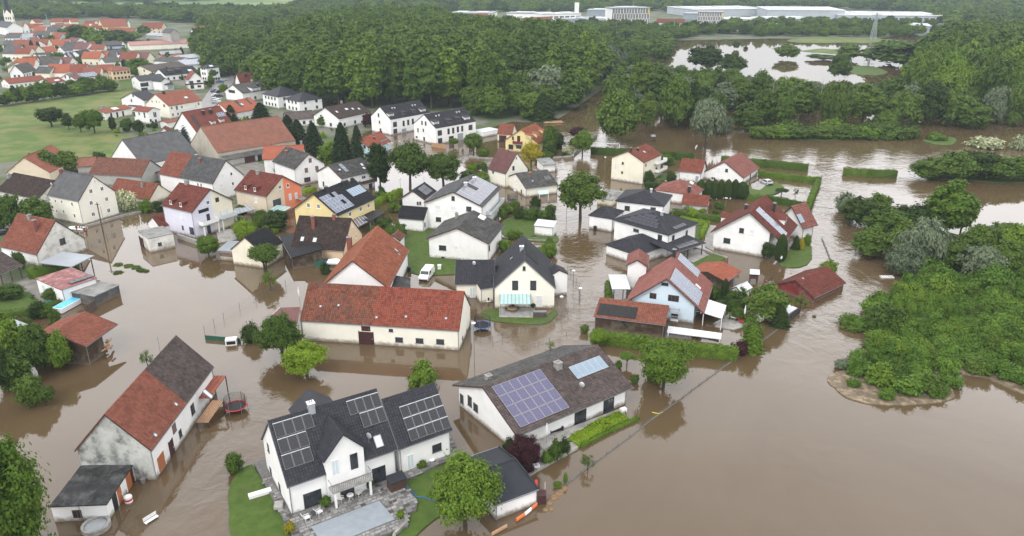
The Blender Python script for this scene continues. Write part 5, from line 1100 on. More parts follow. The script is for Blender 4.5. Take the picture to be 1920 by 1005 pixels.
HF('d', (592,597), (1042,520), (365,552), 4.4, (447,467), 'white chalet house with grey roof, dark balcony and wide dormer', 'oldgrey', auto=(4,0,1,'D'), g=[(435,570,5,1.4,'B')], pa=[('r',(950,520),(940,445),2,2,'blue')], ch=[(820,490,.9,1.2,'black')], dm=[(800,560,5,1.6,'flat')])
HF('d', (555,447), (990,402), (472,430), 3.6, (502,298), 'house with brick red roof, central gable and two black chimneys by the wood', 'brick', auto=(3,1,1,'D'), ch=[(640,335,.8,1.2,'black'),(832,320,.8,1.2,'black')], dm=[(790,425,4.5,1.6,'gable')])
HF('d', (1120,652), (1500,600), (888,602), 5.4, 3.4, 'white villa with broad charcoal pyramid roof, rear block', 'dark', kind='hip', hipl=.6, auto=(2,4,2,'D'))
HF('d', (1440,722), (1818,676), (1188,682), 5.0, 3.0, 'white villa with charcoal pyramid roof, front block with dark entrance', 'dark', kind='hip', hipl=.6, auto=(2,3,2,'D'))
HF('d', (1250,1000), (1675,968), 9.0, 3.0, 2.4, 'low house with mottled brown-grey roof below the charcoal villa', 'taupe', auto=(4,2,1,'D'))
HF('B', (600,862), (797,805), (435,832), 4.2, (470,778), 'white house with brown roof, skylights and small entrance gable at the wood edge', 'brown', auto=(3,2,1,'D'), r=[(585,812,1,1.2),(655,792,1.6,1.2),(700,790,1,1.2),(745,790,1,1.2)], ch=[(620,745,.6,.8,'grey')])
HF('a', (287,467), (545,460), (215,430), 3.6, (237,387), 'house with pale grey roof behind the two dark cypresses', 'pale')
HF('a', (30,545), (258,545), 14, 4.4, 4.0, 'broad grey roofed house at the far left edge of the upper village', 'grey', pa=[('r',(60,440),(150,380),3,2,'blue')])
HF('a', (600,548), (872,522), 9, 3.4, 3.4, 'house with wide orange roof behind the timber-gabled house', 'bright')
HF('a', (465,548), (330,530), 8, 3.4, 2.8, 'house with red roof and blue side wall beside the cypresses', 'bright', 'blue')
HF('a', (955,522), (1192,500), 9, 3.2, 3.0, 'house with bluish grey roof and round white vent', 'grey')
HF('a', (1205,592), (1402,562), 9, 3.0, 3.0, 'house with slate blue roof in the middle of the upper village', 'slate')
HF('a', (1495,515), (1875,500), 8, 3.4, 3.0, 'house with two rows of dark panels on a slate roof', 'slate', pa=[('r',(1500,500),(1640,455),4,2,'blue'),('r',(1680,495),(1850,455),5,1,'blue')])
HF('a', (1640,592), (1905,560), 9, 3.2, 3.0, 'house with dark brown-grey roof and timber gable right of the slate roofs', 'oldgrey', 'wood')
HF('a', (1565,697), (1822,682), (1440,668), 3.4, (1482,625), 'white house with grey roof beside the dark cypress pair', 'oldgrey')
HF('a', (1760,640), (1920,632), 8, 3.8, 2.0, 'white house with bright white panel roof in the upper village', 'white')
HF('a', (955,802), (1262,752), 10, 2.6, 2.2, 'low house with brown-grey roof and four white skylights', 'oldgrey', r=[(1080,722,1.5,1.2),(1130,718,1.5,1.2),(1185,725,1.5,1.2)])
HF('a', (1400,600), (1580,590), 9, 2.8, 0, 'low white flat-roofed building in the upper village', 'white', kind='flat')
HF('a', (600,340), (760,330), 9, 3.0, 3.0, 'house with brown roof and bright skylight left of the mint green one', 'brown', r=[(665,305,3.5,2)])
HF('a', (320,330), (560,325), 10, 3.2, 3.4, 'broad pale grey roof near the church', 'pale')
HF('a', (60,330), (290,330), 10, 3.2, 3.4, 'grey roof row below the white church hall', 'grey')
HF('a', (430,380), (560,378), 8, 3.2, 3.0, 'dull red roofed house behind the small fir', 'plum')
HF('a', (1510,445), (1815,440), 12, 3.2, 3.0, 'dull brown-grey roof in front of the long hall', 'oldgrey')
HF('a', (100,300), (330,300), 9, 3.2, 2.6, 'salmon roofed row at the foot of the church', 'red')
HF('b', (640,390), (740,372), 9, 3.0, 2.6, 'dark grey roofed house left of the orange commercial building', 'oldgrey')
HF('b', (440,390), (540,380), (330,380), 3.4, (470,342), 'grey gabled house left of the round green tree, by the long hall', 'oldgrey')
# church
c_ = HF('a', (95,178), (-150,150), (345,168), 7.5, (205,96), 'white church hall with grey roof and broad plain gable', 'grey', auto=None, cat='church hall', name='church_hall')
HF('a', (342,168), (300,140), (437,165), 6.0, (385,84), 'white chapel nave with orange roof beside the church tower', 'bright', cat='chapel', name='chapel', auto=(0,1,1,'D'))
def church():
    P = at((24, 62)); r = 3.6; o = empty('church_tower', P, .35, 'white church tower with gabled sides and a tall dark spire', 'church tower')
    q = MB(); q.box(-r, r, -r, r, 0, 17, WL['ivory']); q.build('wall', o)
    for k in range(4):
        q = MB(); q.poly([(-r, -r-.02, 17), (r, -r-.02, 17), (0, -r-.02, 22), (-r, -r+.5, 17), (r, -r+.5, 17), (0, -r+.5, 22)], [(0, 1, 2), (3, 5, 4), (0, 2, 5, 3), (1, 4, 5, 2)], WL['ivory']); g = q.build('gable', o); g.rotation_euler = (0, 0, k*math.pi/2)
        for zz, n in ((9, 2), (13, 3)):
            for i in range(n):
                q = MB(); x = (i-(n-1)/2)*1.8; q.box(x-.45, x+.45, -r-.06, -r-.005, zz, zz+2.4, M['glass']); w = q.build('window', o); w.rotation_euler = (0, 0, k*math.pi/2)
    q = MB(); n = 8; q.lathe([(r*.98, 17.2), (2.2, 24), (1.5, 32), (.1, 46)], RF['slate'], 8); q.build('spire', o)
church()
# stepped-gable school
HF('A', (745,196), (935,190), (685,184), 6.5, (706,140), 'yellow building with stepped gables and orange-red roof above the tree belt', 'rust', 'yellow', cat='school', name='school', auto=(6,2,2,'D'))
HF('A', (770,226), (975,228), 9, 4.0, 3.2, 'lower front wing of the yellow stepped-gable building', 'rust', 'ivory', cat='wing', name='building_wing', auto=(8,0,1,'D'))
HF('A', (1015,205), (1170,205), 14, 5.0, 5.0, 'building with faded red roof right of the yellow school', 'red', 'sand', cat='building', name='building')
HF('A', (1170,235), (1232,240), 8, 12.0, 3.0, 'tall grey silo building beside the red roofs', 'grey', 'grey', cat='silo', name='silo', auto=None)
HF('A', (1050,255), (1180,262), 12, 3.5, 2.0, 'grey sheet-roofed shed below the silo building', 'pale', 'grey', cat='shed', name='shed', auto=None)
HF('A', (1440,250), (1545,245), (1380,235), 5.0, (1405,190), 'white house with red hip roof between the tall trees', 'rust', cat='house')
HF('A', (1640,440), (1770,448), 12, 3.5, 3.5, 'grey panelled roof house half hidden in the wood edge', 'pale')
HF('A', (390,205), (520,205), 10, 4.0, 4.0, 'bright orange roofed houses near the tall mast', 'bright')
rg = random.Random(11); tn = ['red', 'rust', 'bright', 'grey', 'pale', 'plum', 'oldgrey', 'orange']
k = 0
for row, (yy, xa, xb, st) in enumerate(((52, 45, 190, 17), (60, 60, 150, 14), (68, 50, 120, 15), (44, 70, 240, 22), (20, 265, 330, 11), (26, 285, 320, 12), (84, 2, 110, 19), (98, 2, 60, 20), (92, 120, 180, 17), (108, 150, 250, 18), (122, 20, 110, 24), (136, 60, 200, 24))):
    x = xa
    while x < xb:
        X = x+rg.uniform(-4, 4); Y = yy+rg.uniform(-3, 3); sp = ppm(Y); L = rg.uniform(9, 15)*sp; sk = rg.uniform(-1.2, 1.2)
        HF('0', (X, Y), (X+L, Y+sk), rg.uniform(8, 11), 4.5, rg.uniform(3, 4.5), ('distant town house roof among the houses near the church' if yy < 80 else 'plain house among the gardens of the upper village'), rg.choice(tn), rg.choice(['white', 'ivory', 'cream']), group='distant town houses' if yy < 80 else 'plain upper village houses', auto=(3,0,1,'D')); k += 1; x += st
# ---------- industrial estate ----------
def block(fr, A, B, depth, h, label, m, roofm_='white', stripes=None, name='factory_hall', cat='factory hall', ribbon=None):
    a = at(px(fr, A), h); b = at(px(fr, B), h); d = b-a; L = np.linalg.norm(d[:2]); rz = math.atan2(d[1], d[0]); o = empty(name, (a[0], a[1], 0), rz, label, cat)
    q = MB(); q.box(0, L, 0, depth, 0, h, WL[m]); q.build('wall', o)
    q = MB(); q.box(-.6, L+.6, -.6, depth+.6, h+.01, h+.9, RF[roofm_]); n = int(L/25)
    for i in range(n): q.box(L*(i+.2)/n, L*(i+.75)/n, depth*.2, depth*.8, h+.91, h+1.7, M['silver'])
    q.build('roof', o)
    if ribbon:
        for z in ribbon:
            n = max(3, int(L/7))
            for i in range(n):
                q = MB(); q.box(L*(i+.12)/n, L*(i+.88)/n, -.12, -.01, z, z+1.6, M['glass']); q.build('window', o)
    if stripes:
        n, rows = stripes; rr = random.Random(3); q1 = MB()
        for k in range(n):
            x = L*(k+.0)/n; off = rr.random()*.25
            for j in range(rows):
                z0 = h*(j)/rows; z1 = h*(j+1)/rows
                sh = (.5 if (j+k) % 2 else .1)*L/n*.5
                q = MB(); q.box(x+sh, x+sh+L/n*.5, -.25, -.02, z0+.25, z1-.1, M['black']); q.build('facade_panel', o)
        n2 = int(depth/(L/n))
        q = MB(); q.box(L*.955, L*.985, -.3, -.02, h*.72, h*.98, mat('sign_yellow', (.75, .5, .03))); q.build('sign', o)
    return o
block('C', (575,148), (1000,140), 45, 8.5, 'long grey factory hall with window ribbon in front of the striped office', 'hall', 'pale', ribbon=(4,))
block('C', (330,138), (575,150), 40, 7, 'grey factory hall left of the one with the window ribbon', 'steel', 'pale')
block('C', (728,63), (1000,60), 22, 21, 'tall office block with black and white striped facade, left one', 'white', 'pale', stripes=(27, 4), name='office_block', cat='office block')
block('C', (1350,90), (1533,92), 18, 19, 'tall office block with black and white striped facade, right one', 'white', 'pale', stripes=(20, 5), name='office_block', cat='office block')
block('C', (545,76), (728,78), 30, 12, 'blue-grey factory hall left of the striped office block', 'steel', 'pale')
block('C', (220,105), (500,100), 30, 8, 'white workshop building with rows of small windows beside the blue sign', 'white', 'white', ribbon=(4,))
block('B', (1405,97), (1700,100), 40, 8, 'row of white halls with blue gates behind the wood', 'white', 'pale')
block('C', (-40,97), (215,100), 30, 6, 'white hall strip behind the wood crest', 'white', 'pale')
block('C', (1320,72), (1855,66), 90, 9, 'very long pale roofed hall behind the right striped office', 'hall', 'white')
block('D', (0,74), (560,78), 90, 12, 'huge pale blue factory hall with faint lettering', 'hall', 'white')
block('D', (-20,140), (330,138), 40, 6, 'low grey hall with white roof domes in front of the huge one', 'hall', 'white', ribbon=(2,))
block('D', (510,112), (1310,118), 90, 7, 'wide flat white-roofed hall right of the huge pale blue one', 'hall', 'white', ribbon=(3,))
block('D', (870,185), (1180,192), 35, 6, 'low hall with blue fascia at the flooded meadow', 'steel', 'white')
block('C', (1535,140), (1860,145), 35, 5, 'low white hall row above the flood lake', 'hall', 'white', ribbon=(2,))
block('C', (1240,100), (1340,102), 30, 7, 'small blue-grey hall left of the right striped office', 'steel', 'pale')
block('D', (-10,190), (420,192), 25, 5, 'flat white roof strip beside the trees at the flood lake', 'hall', 'white')
HF('C', (770,190), (850,186), (705,188), 6, (745,158), 'white house with red-brown roof in front of the grey factory hall', 'brick', auto=(5,2,2,'D'))
HF('C', (1045,165), (1250,168), 12, 5, 4, 'long white building with bright red roof between the striped offices', 'brick', auto=(8,1,1,'D'), cat='building', name='building')
HF('B', (1555,125), (1690,122), 12, 5, 4, 'white building with red roof at the white halls', 'red', auto=(6,1,1,'D'), cat='building', name='building')
HF('C', (85,155), (185,135), (60,150), 4, 3.5, 'white farmhouse with red roof peeking over the wood', 'red', auto=None)
q = MB(); P = at(px('C', (468, 105))); q.box(-3, 3, -2, 2, 0, 16, WL['white']); tag(q.build('stair_tower', loc=P), 'white stair tower standing above the factory roofs', 'tower')
def mast(fr, x, yb, yt, label, w=.5, name='mast', lattice=False):
    P = at(px(fr, (x, yb))); h = solve_z(P, px(fr, (x, yt))[1]); q = MB(); st = mat('galvanised_steel', (.30, .33, .35), rough=.5)
    if lattice:
        W = h*.09
        def wd(z): return W*(1-.85*z/h)
        for sx in (-1, 1):
            for sy in (-1, 1): q.tube((sx*W, sy*W, 0), (sx*wd(h), sy*wd(h), h), .22, st, 4)
        n = 9
        for i in range(n):
            z0, z1 = h*i/n, h*(i+1)/n; a, b = wd(z0), wd(z1)
            for (c, d) in (((-a, -a, z0), (b, -b, z1)), ((a, -a, z0), (-b, -b, z1)), ((-a, a, z0), (b, b, z1)), ((-a, -a, z0), (-b, b, z1)), ((a, -a, z0), (b, b, z1))): q.tube(c, d, .13, st, 4)
        for zz in (.78, .92): q.tube((-h*.2, 0, h*zz), (h*.2, 0, h*zz), .3, st, 4); 
    else: q.tube((0, 0, 0), (0, 0, h), w, st, 6, w*.4)
    tag(q.build(name, loc=P), label, 'pylon' if lattice else 'mast')
mast('D', 758, 288, 92, 'lattice power pylon standing between bushes at the flood lake', name='power_pylon', lattice=True)
mast('A', 347, 175, 100, 'tall thin mast in the old town', .5); mast('C', 877, 70, 12, 'thin chimney mast above the left striped office', .5); mast('D', 1206, 130, 55, 'thin mast right of the wide white hall', .5)
mast('C', 1168, 275, 150, 'tall lamp mast at the lake shore', .35)
rg = random.Random(21)
# ---- near trees (pixels of the whole photograph) ----
T('0', 872, 985, 856, 125, 'round', 'green', 'big bright maple in front of the dark blue garage roof', lod=2, var=0, base=.12)
T('0', 22, 1090, 800, 175, 'mass', 'green', 'huge dark green maple filling the bottom left corner', cat='tree', lod=2, var=1)
T('0', 1243, 728, 636, 92, 'round', 'green', 'green walnut tree with its foot in the water beside the garden bush', lod=2, var=2, base=.15)
T('0', 1221, 712, 660, 34, 'bush', 'green', 'round shrub half hidden behind the walnut tree', lod=1)
T('0', 575, 702, 642, 88, 'round', 'lime', 'bright green tree standing in water left of the long barn', lod=2, var=3, base=.2)
T('0', 530, 668, 588, 84, 'round', 'mid', 'darker green tree behind the bright one at the barn corner', lod=2, var=0)
T('0', 795, 722, 678, 56, 'bush', 'green', 'clipped round laurel in front of the black-roofed bungalow wing', lod=1)
T('0', 472, 640, 606, 40, 'bush', 'dark', 'dark round bush left of the barn trees', lod=1)
T('0', 1088, 412, 318, 84, 'round', 'olive', 'tall lime tree standing alone in the flooded street', lod=1, var=1, base=.2)
T('0', 769, 355, 262, 76, 'round', 'olive', 'broad chestnut tree, left of the pair in the flooded square', lod=1, var=2, base=.2)
T('0', 832, 352, 282, 70, 'round', 'olive', 'broad chestnut tree, right of the pair in the flooded square', lod=1, var=3, base=.18)
T('0', 1322, 280, 180, 66, 'willow', 'silver', 'grey-green willow with leaning trunk standing in the flood', lod=1, var=0, base=.25)
T('0', 1156, 268, 166, 84, 'mass', 'mid', 'large rounded birch at the edge of the flooded wood', cat='tree', lod=1)
T('0', 1212, 250, 168, 40, 'poplar', 'olive', 'slim yellowish green maple right of the rounded birch', lod=1)
T('0', 996, 312, 264, 38, 'round', 'yellow', 'yellow-leaved maple at the pale yellow house', lod=1, base=.1)
T('0', 1084, 262, 236, 34, 'round', 'purple', 'dark purple plum tree at the flooded wall', lod=1, base=.25)
T('0', 1092, 292, 240, 38, 'round', 'green', 'white-flowering green tree right of the purple plum', lod=1)
T('0', 1030, 290, 232, 28, 'mass', 'mid', 'tall dark shrub behind the pale yellow house', cat='tree')
T('0', 1048, 278, 250, 24, 'bush', 'dark', 'dark bush between the pale yellow house and the plum tree')
T('0', 1066, 290, 272, 22, 'bush', 'bloom', 'cream flowering bush beside the garden wall')
T('0', 1025, 303, 282, 24, 'bush', 'mid', 'low green bush by the lane in front of the pale yellow house')
T('0', 888, 288, 246, 36, 'round', 'mid', 'dark green garden tree in front of the white flat-roofed block', lod=1)
T('0', 851, 275, 258, 20, 'round', 'green', 'small light green ball tree before the right twin house', base=.3)
T('0', 908, 292, 276, 20, 'bush', 'green', 'green ball bush on the lane wall by the white block')
T('0', 713, 352, 268, 48, 'poplar', 'dark', 'dark green garden tree at the light blue house', lod=1)
T('0', 645, 320, 205, 44, 'conifer', 'spruce', 'tall dark spruce behind the white balcony house', lod=1)
T('0', 672, 296, 218, 30, 'conifer', 'spruce', 'dark spruce beside the taller one at the brown-roofed house', lod=1)
T('0', 560, 270, 210, 40, 'conifer', 'spruce', 'dark spruce right of the large barn roof', lod=1); T('0', 590, 290, 212, 40, 'conifer', 'spruce', 'broad dark spruce between the barn and the lawn', lod=1); T('0', 541, 250, 205, 34, 'conifer', 'spruce', 'spruce directly behind the barn ridge end', lod=1)
T('0', 622, 312, 260, 46, 'mass', 'green', 'round green tree below the spruces', cat='tree', lod=1)
T('0', 632, 275, 245, 16, 'conifer', 'bluespruce', 'small bluish cypress by the spruces', lod=0)
T('0', 491, 232, 180, 42, 'conifer', 'spruce', 'wide dark spruce in front of the charcoal pyramid roof', lod=1)
T('0', 435, 232, 186, 28, 'conifer', 'spruce', 'brownish spruce in front of the bright orange roof', lod=1)
T('0', 356, 266, 212, 36, 'conifer', 'bluespruce', 'blue spruce at the gable of the large barn', lod=1)
T('0', 98, 238, 198, 50, 'round', 'dark', 'dark spreading oak on the meadow', lod=1, base=.2); T('0', 130, 244, 212, 24, 'poplar', 'dark', 'dark narrow tree right of the meadow oak', lod=0); T('0', 152, 248, 212, 26, 'poplar', 'mid', 'middle tree of the meadow row', lod=0)
T('0', 178, 250, 202, 40, 'round', 'green', 'bright green ash at the end of the meadow row', lod=1, base=.1)
T('0', 213, 246, 218, 14, 'mass', 'dark', 'dark garden yew in front of the salmon bungalow'); T('0', 240, 248, 220, 24, 'mass', 'mid', 'bushy garden tree in front of the white mauve-roofed house', cat='tree'); T('0', 262, 250, 224, 22, 'mass', 'dark', 'dark small pine beside the white two storey house', cat='tree')
T('0', 290, 240, 226, 13, 'bush', 'dark', 'round dark bush at the white house wall'); T('0', 278, 239, 232, 9, 'bush', 'dark', 'tiny dark bush at the white house wall')
T('0', 188, 302, 283, 26, 'bush', 'dark', 'round dark bush at the grey barn corner on the meadow')
T('0', 90, 332, 278, 60, 'mass', 'mid', 'large dark garden tree behind the tall cream farmhouse', cat='tree', lod=1); T('0', 128, 325, 280, 50, 'mass', 'mid', 'second garden tree behind the cream farmhouse, with feathery crown', cat='tree', lod=1); T('0', 62, 335, 300, 40, 'mass', 'dark', 'dark low tree left of the feathery one', cat='tree', lod=1)
T('0', 22, 430, 362, 52, 'mass', 'mid', 'dense dark maple at the left edge behind the white cottage', cat='tree', lod=1); T('0', 74, 428, 368, 62, 'mass', 'mid', 'dense dark maple between the cottage and the cream farmhouse', cat='tree', lod=1)
T('0', 240, 392, 354, 38, 'bush', 'bloom', 'white flowering elder bush at the cream farmhouse corner', lod=1); T('0', 275, 398, 374, 26, 'bush', 'green', 'fresh green bush right of the elder'); T('0', 300, 396, 376, 24, 'bush', 'dark', 'dark green bush near the small red-roofed outbuilding')
T('0', 461, 448, 408, 48, 'willow', 'lime', 'bright drooping willow in the duplex garden', lod=1, base=0); T('0', 392, 482, 440, 38, 'round', 'green', 'round green tree in front of the lilac duplex terrace', lod=1, base=.05)
T('0', 518, 430, 392, 46, 'mass', 'dark', 'dark purple-green bush below the orange gable', lod=1); T('0', 497, 418, 405, 30, 'bush', 'mid', 'green bush left of the dark one below the orange gable')
T('0', 497, 512, 450, 60, 'sparse', 'mid', 'leaning walnut tree in front of the cream outhouse', lod=1, base=.35); T('0', 500, 512, 455, 54, 'round', 'mid', 'green walnut crown at the cream outhouse wall', lod=1, base=.3)
T('0', 508, 545, 505, 32, 'sparse', 'green', 'small half-drowned tree below the walnut', lod=1)
T('0', 40, 505, 470, 20, 'mass', 'mid', 'small garden tree beside the cottage wall'); T('0', 95, 565, 540, 26, 'mass', 'mid', 'fig-like bush at the low white garage', lod=1)
T('0', 20, 560, 530, 50, 'mass', 'mid', 'olive-green shrub mass at the left edge lawn', lod=1)
for i, (x, yb, yt, w, lf, lb) in enumerate(((28, 690, 585, 60, 'green', 'tall green shrub left of the wooden barn'), (75, 700, 615, 54, 'mid', 'dark shrub hugging the wooden barn'), (118, 692, 622, 44, 'green', 'bright young ash in front of the wooden barn'), (30, 725, 655, 70, 'mid', 'big round bush in the water at the left edge'), (60, 760, 700, 50, 'mid', 'lower bush of the left edge thicket') , (5, 740, 640, 50, 'dark', 'dark tree cut by the left edge'))):
    T('0', x, yb, yt, w, 'mass', lf, lb, lod=1, cat='tree' if i in (0, 2, 5) else 'bush')
T('0', 88, 760, 722, 36, 'round', 'mid', 'small drowned round tree with a clear reflection', lod=1, base=.2)
T('0', 278, 690, 655, 28, 'sparse', 'green', 'spindly sapling behind the long farmhouse roof', lod=1)
T('0', 441, 885, 846, 40, 'sparse', 'mid', 'loose dark shrub at the lawn tip by the solar house', lod=1); T('0', 441, 886, 850, 34, 'bush', 'mid', 'rounded shrub at the tip of the lawn', lod=1)
T('0', 983, 878, 818, 66, 'mass', 'purple', 'deep red japanese maple at the bungalow corner', cat='tree', lod=2)
T('0', 1040, 862, 826, 28, 'bush', 'mid', 'rounded green bush on the bungalow terrace edge', lod=1); T('0', 1024, 868, 846, 22, 'bush', 'green', 'light green bush beside the red maple', lod=1); T('0', 1056, 850, 822, 26, 'bush', 'dark', 'dark rhododendron at the terrace steps', lod=1)
T('0', 955, 845, 822, 26, 'bush', 'dark', 'dark bush at the white gable foot', lod=1)
T('0', 1102, 882, 848, 32, 'sparse', 'olive', 'wispy half-drowned shrub at the long fence', lod=1); T('0', 1045, 914, 902, 16, 'bush', 'green', 'small bright bush at the fence end', lod=1); T('0', 1060, 906, 884, 8, 'column', 'green', 'thin green column shrub at the fence')
T('0', 1120, 652, 618, 34, 'round', 'lime', 'yellow-green small tree above the ridge of the bungalow', lod=1, base=.25); T('0', 1096, 624, 608, 16, 'bush', 'mid', 'round bush at the hedge end in the stream', lod=1)
T('0', 1175, 686, 660, 30, 'round', 'green', 'little umbrella-shaped tree in the flooded garden', lod=1, base=.5); T('0', 1160, 690, 676, 14, 'bush', 'green', 'little ball bush left of the umbrella tree'); T('0', 1190, 718, 702, 17, 'bush', 'mid', 'dark ball bush on the submerged bed'); T('0', 1032, 652, 640, 20, 'sparse', 'green', 'half-drowned sapling at the submerged fence')
T('0', 1408, 652, 588, 54, 'sparse', 'green', 'feathery young tree at the garden corner by the river', lod=1); T('0', 1408, 655, 592, 44, 'conifer', 'green', 'light green pyramidal tree at the garden corner', lod=1)
T('0', 1386, 664, 640, 32, 'bush', 'purple', 'dark purple bush ending the long hedge', lod=1)
T('0', 1434, 596, 530, 80, 'mass', 'mid', 'big dark green garden tree beside the red shed', cat='tree', lod=1); T('0', 1462, 610, 562, 36, 'conifer', 'dark', 'brown-green cypress in the fenced garden corner', lod=1); T('0', 1500, 580, 552, 34, 'sparse', 'green', 'airy green tree at the red shed corner', lod=1)
T('0', 1378, 560, 540, 26, 'bush', 'mid', 'blue-green ball bush in the blue house garden'); T('0', 1345, 562, 535, 18, 'conifer', 'dark', 'small dark cypress by the orange shed'); T('0', 1357, 560, 520, 14, 'column', 'dark', 'dark column behind the blue house corner')
T('0', 1437, 485, 452, 26, 'mass', 'dark', 'dark round thuja left of the tall one'); T('0', 1462, 490, 436, 22, 'column', 'dark', 'tall dark egg-shaped thuja at the white gable', lod=1); T('0', 1491, 468, 434, 17, 'conifer', 'dark', 'dark green small conifer on the round lawn'); T('0', 1502, 466, 440, 14, 'conifer', 'yellow', 'yellow-tipped small conifer on the round lawn', cat='tree'); T('0', 1512, 460, 438, 14, 'bush', 'green', 'green-yellow dwarf conifer right of the yellow one')
for i, (x, w) in enumerate(((1312, 16), (1326, 14), (1338, 13), (1350, 13), (1363, 14), (1376, 14), (1390, 20))):
    T('0', x, 372, 334 if i not in (6,) else 338, w*1.25, 'column', 'dark', 'tall dark thuja in the row in front of the salmon-roofed house', group='thuja row', lod=1)
T('0', 1216, 352, 318, 24, 'mass', 'dark', 'dark conifer at the corner of the pale yellow flats', cat='tree', lod=1); T('0', 1222, 362, 336, 34, 'bush', 'dark', 'dark bushes at the foot of the pale yellow flats'); T('0', 1250, 310, 288, 20, 'round', 'green', 'small green tree right of the pale yellow flats', base=.3)
T('0', 1348, 391, 376, 17, 'bush', 'mid', 'dark ball bush at the carport wing'); T('0', 1465, 365, 352, 26, 'round', 'dark', 'flat dark shrub standing in the flooded hedged garden', base=.4); T('0', 1491, 370, 350, 12, 'sparse', 'dark', 'thin dark sapling in the flooded hedged garden'); T('0', 1552, 510, 488, 34, 'bush', 'green', 'round bush behind the red shed ridge', lod=1)
T('0', 945, 470, 446, 24, 'bush', 'green', 'clipped round bush at the white bungalow side', lod=1); T('0', 958, 448, 430, 16, 'bush', 'green', 'smaller round bush behind the clipped one'); T('0', 1028, 480, 452, 30, 'bush', 'green', 'round bush row end beside the cream house', lod=1); T('0', 1012, 488, 462, 30, 'bush', 'green', 'big round bush right of the cream house roof', lod=1); T('0', 1030, 466, 446, 24, 'bush', 'mid', 'dark green round bush by the stream')
T('0', 970, 448, 430, 18, 'bush', 'green', 'green shrub by the white box shed'); T('0', 995, 412, 386, 30, 'bush', 'mid', 'green garden bush behind the swing frame'); T('0', 1018, 410, 390, 30, 'bush', 'mid', 'dark green bush left of the big lime tree'); T('0', 975, 408, 384, 20, 'bush', 'purple', 'dark red bush by the swing frame')
T('0', 716, 372, 348, 16, 'bush', 'dark', 'dark ball bush by the yellow house hedge'); T('0', 707, 378, 360, 18, 'bush', 'mid', 'low bush by the hedge end'); T('0', 750, 448, 416, 30, 'mass', 'mid', 'dark green bush between orange roof and garage', lod=1); T('0', 735, 440, 425, 22, 'bush', 'green', 'light green bush beside the orange roof')
T('0', 878, 345, 318, 34, 'mass', 'mid', 'dark green shrubs behind the solar house by the water'); T('0', 905, 345, 322, 26, 'bush', 'green', 'green bush left of the mauve-roofed house'); T('0', 445, 352, 330, 40, 'bush', 'green', 'ivy bush between the red duplexes'); T('0', 520, 325, 305, 34, 'bush', 'dark', 'dark bush at the grey three storey house foot')
T('0', 610, 512, 492, 20, 'bush', 'dark', 'dark weed bush by the green tarpaulin')
# far dark trees near lake and right wood (individuals)
LK = [(1320,128,82,60,'mass','dark','dark round tree right of the lake inlet'),(1372,138,96,44,'mass','dark','dark broad tree in front of the lake'),(1237,118,76,38,'mass','mid','rounded tree left of the lake inlet'),(1572,146,100,38,'mass','mid','rounded dark tree on the lake spit'),(1670,122,70,92,'mass','mid','very broad willow mass at the lake'),(1590,112,80,40,'mass','mid','willow left of the very broad one'),(1476,110,80,40,'mass','mid','silvery willow island in the lake'),(1540,112,98,46,'mass','mid','low bushes on the lake dam'),(1380,92,76,12,'mass','dark','lone dark bush in the lake'),(1398,92,86,8,'bush','dark','tiny dark bush in the lake'),(1330,108,86,24,'poplar','mid','pale slim tree at the lake edge'),
      (1346,196,128,30,'conifer','spruce','dark spruce rising behind the flooded birches'),(1560,236,150,56,'willow','olive','tall yellowish willow behind the bush island'),(1615,236,150,60,'poplar','mid','dark alder right of the yellowish willow'),(1660,246,204,44,'mass','mid','round dark alder at the bush island'),(1690,236,165,60,'mass','mid','dense alder group member with smooth crown'),(1735,232,150,60,'mass','dark','dark alder beneath the big limes'),(1790,236,165,60,'mass','mid','alder at the river bend'),(1868,232,160,54,'willow','silver','silvery willow at the river bend'),(1905,236,150,50,'mass','mid','alder cut by the right edge'),(1820,240,190,60,'mass','mid','low dark alder hanging over the river'),
      (1500,230,150,56,'poplar','mid','dark green alder left of the dead trunk'),(1462,240,160,44,'mass','mid','leafy tree beside the pale dead trunk'),(1430,235,165,44,'mass','mid','leafy alder left of the leaning dead tree'),(1400,246,190,50,'mass','olive','olive bush tree right of the grey willow'),(1345,252,208,40,'willow','silver','silvery bush attached to the leaning willow'),(1262,240,140,54,'mass','mid','tall dark tree behind the yellowish maple'),(1300,236,150,56,'mass','dark','dark tree behind the leaning willow'),(1240,220,120,56,'poplar','mid','upright birch behind the rounded one'),(1200,212,110,56,'poplar','olive','pale birch crown at the flooded wood edge'),(1420,200,132,46,'mass','olive','light olive crown above the flooded alders'),(1472,188,140,50,'mass','green','fresh green crown above the flooded alders'),(1385,206,140,44,'poplar','mid','upright crown between spruce and alders')]
for x, yb, yt, w, kd, lf, lb in LK: T('0', x, yb, yt, w*1.15, kd, lf, lb, cat='tree' if kd != 'bush' else 'bush', lod=1 if yb > 185 else 0)
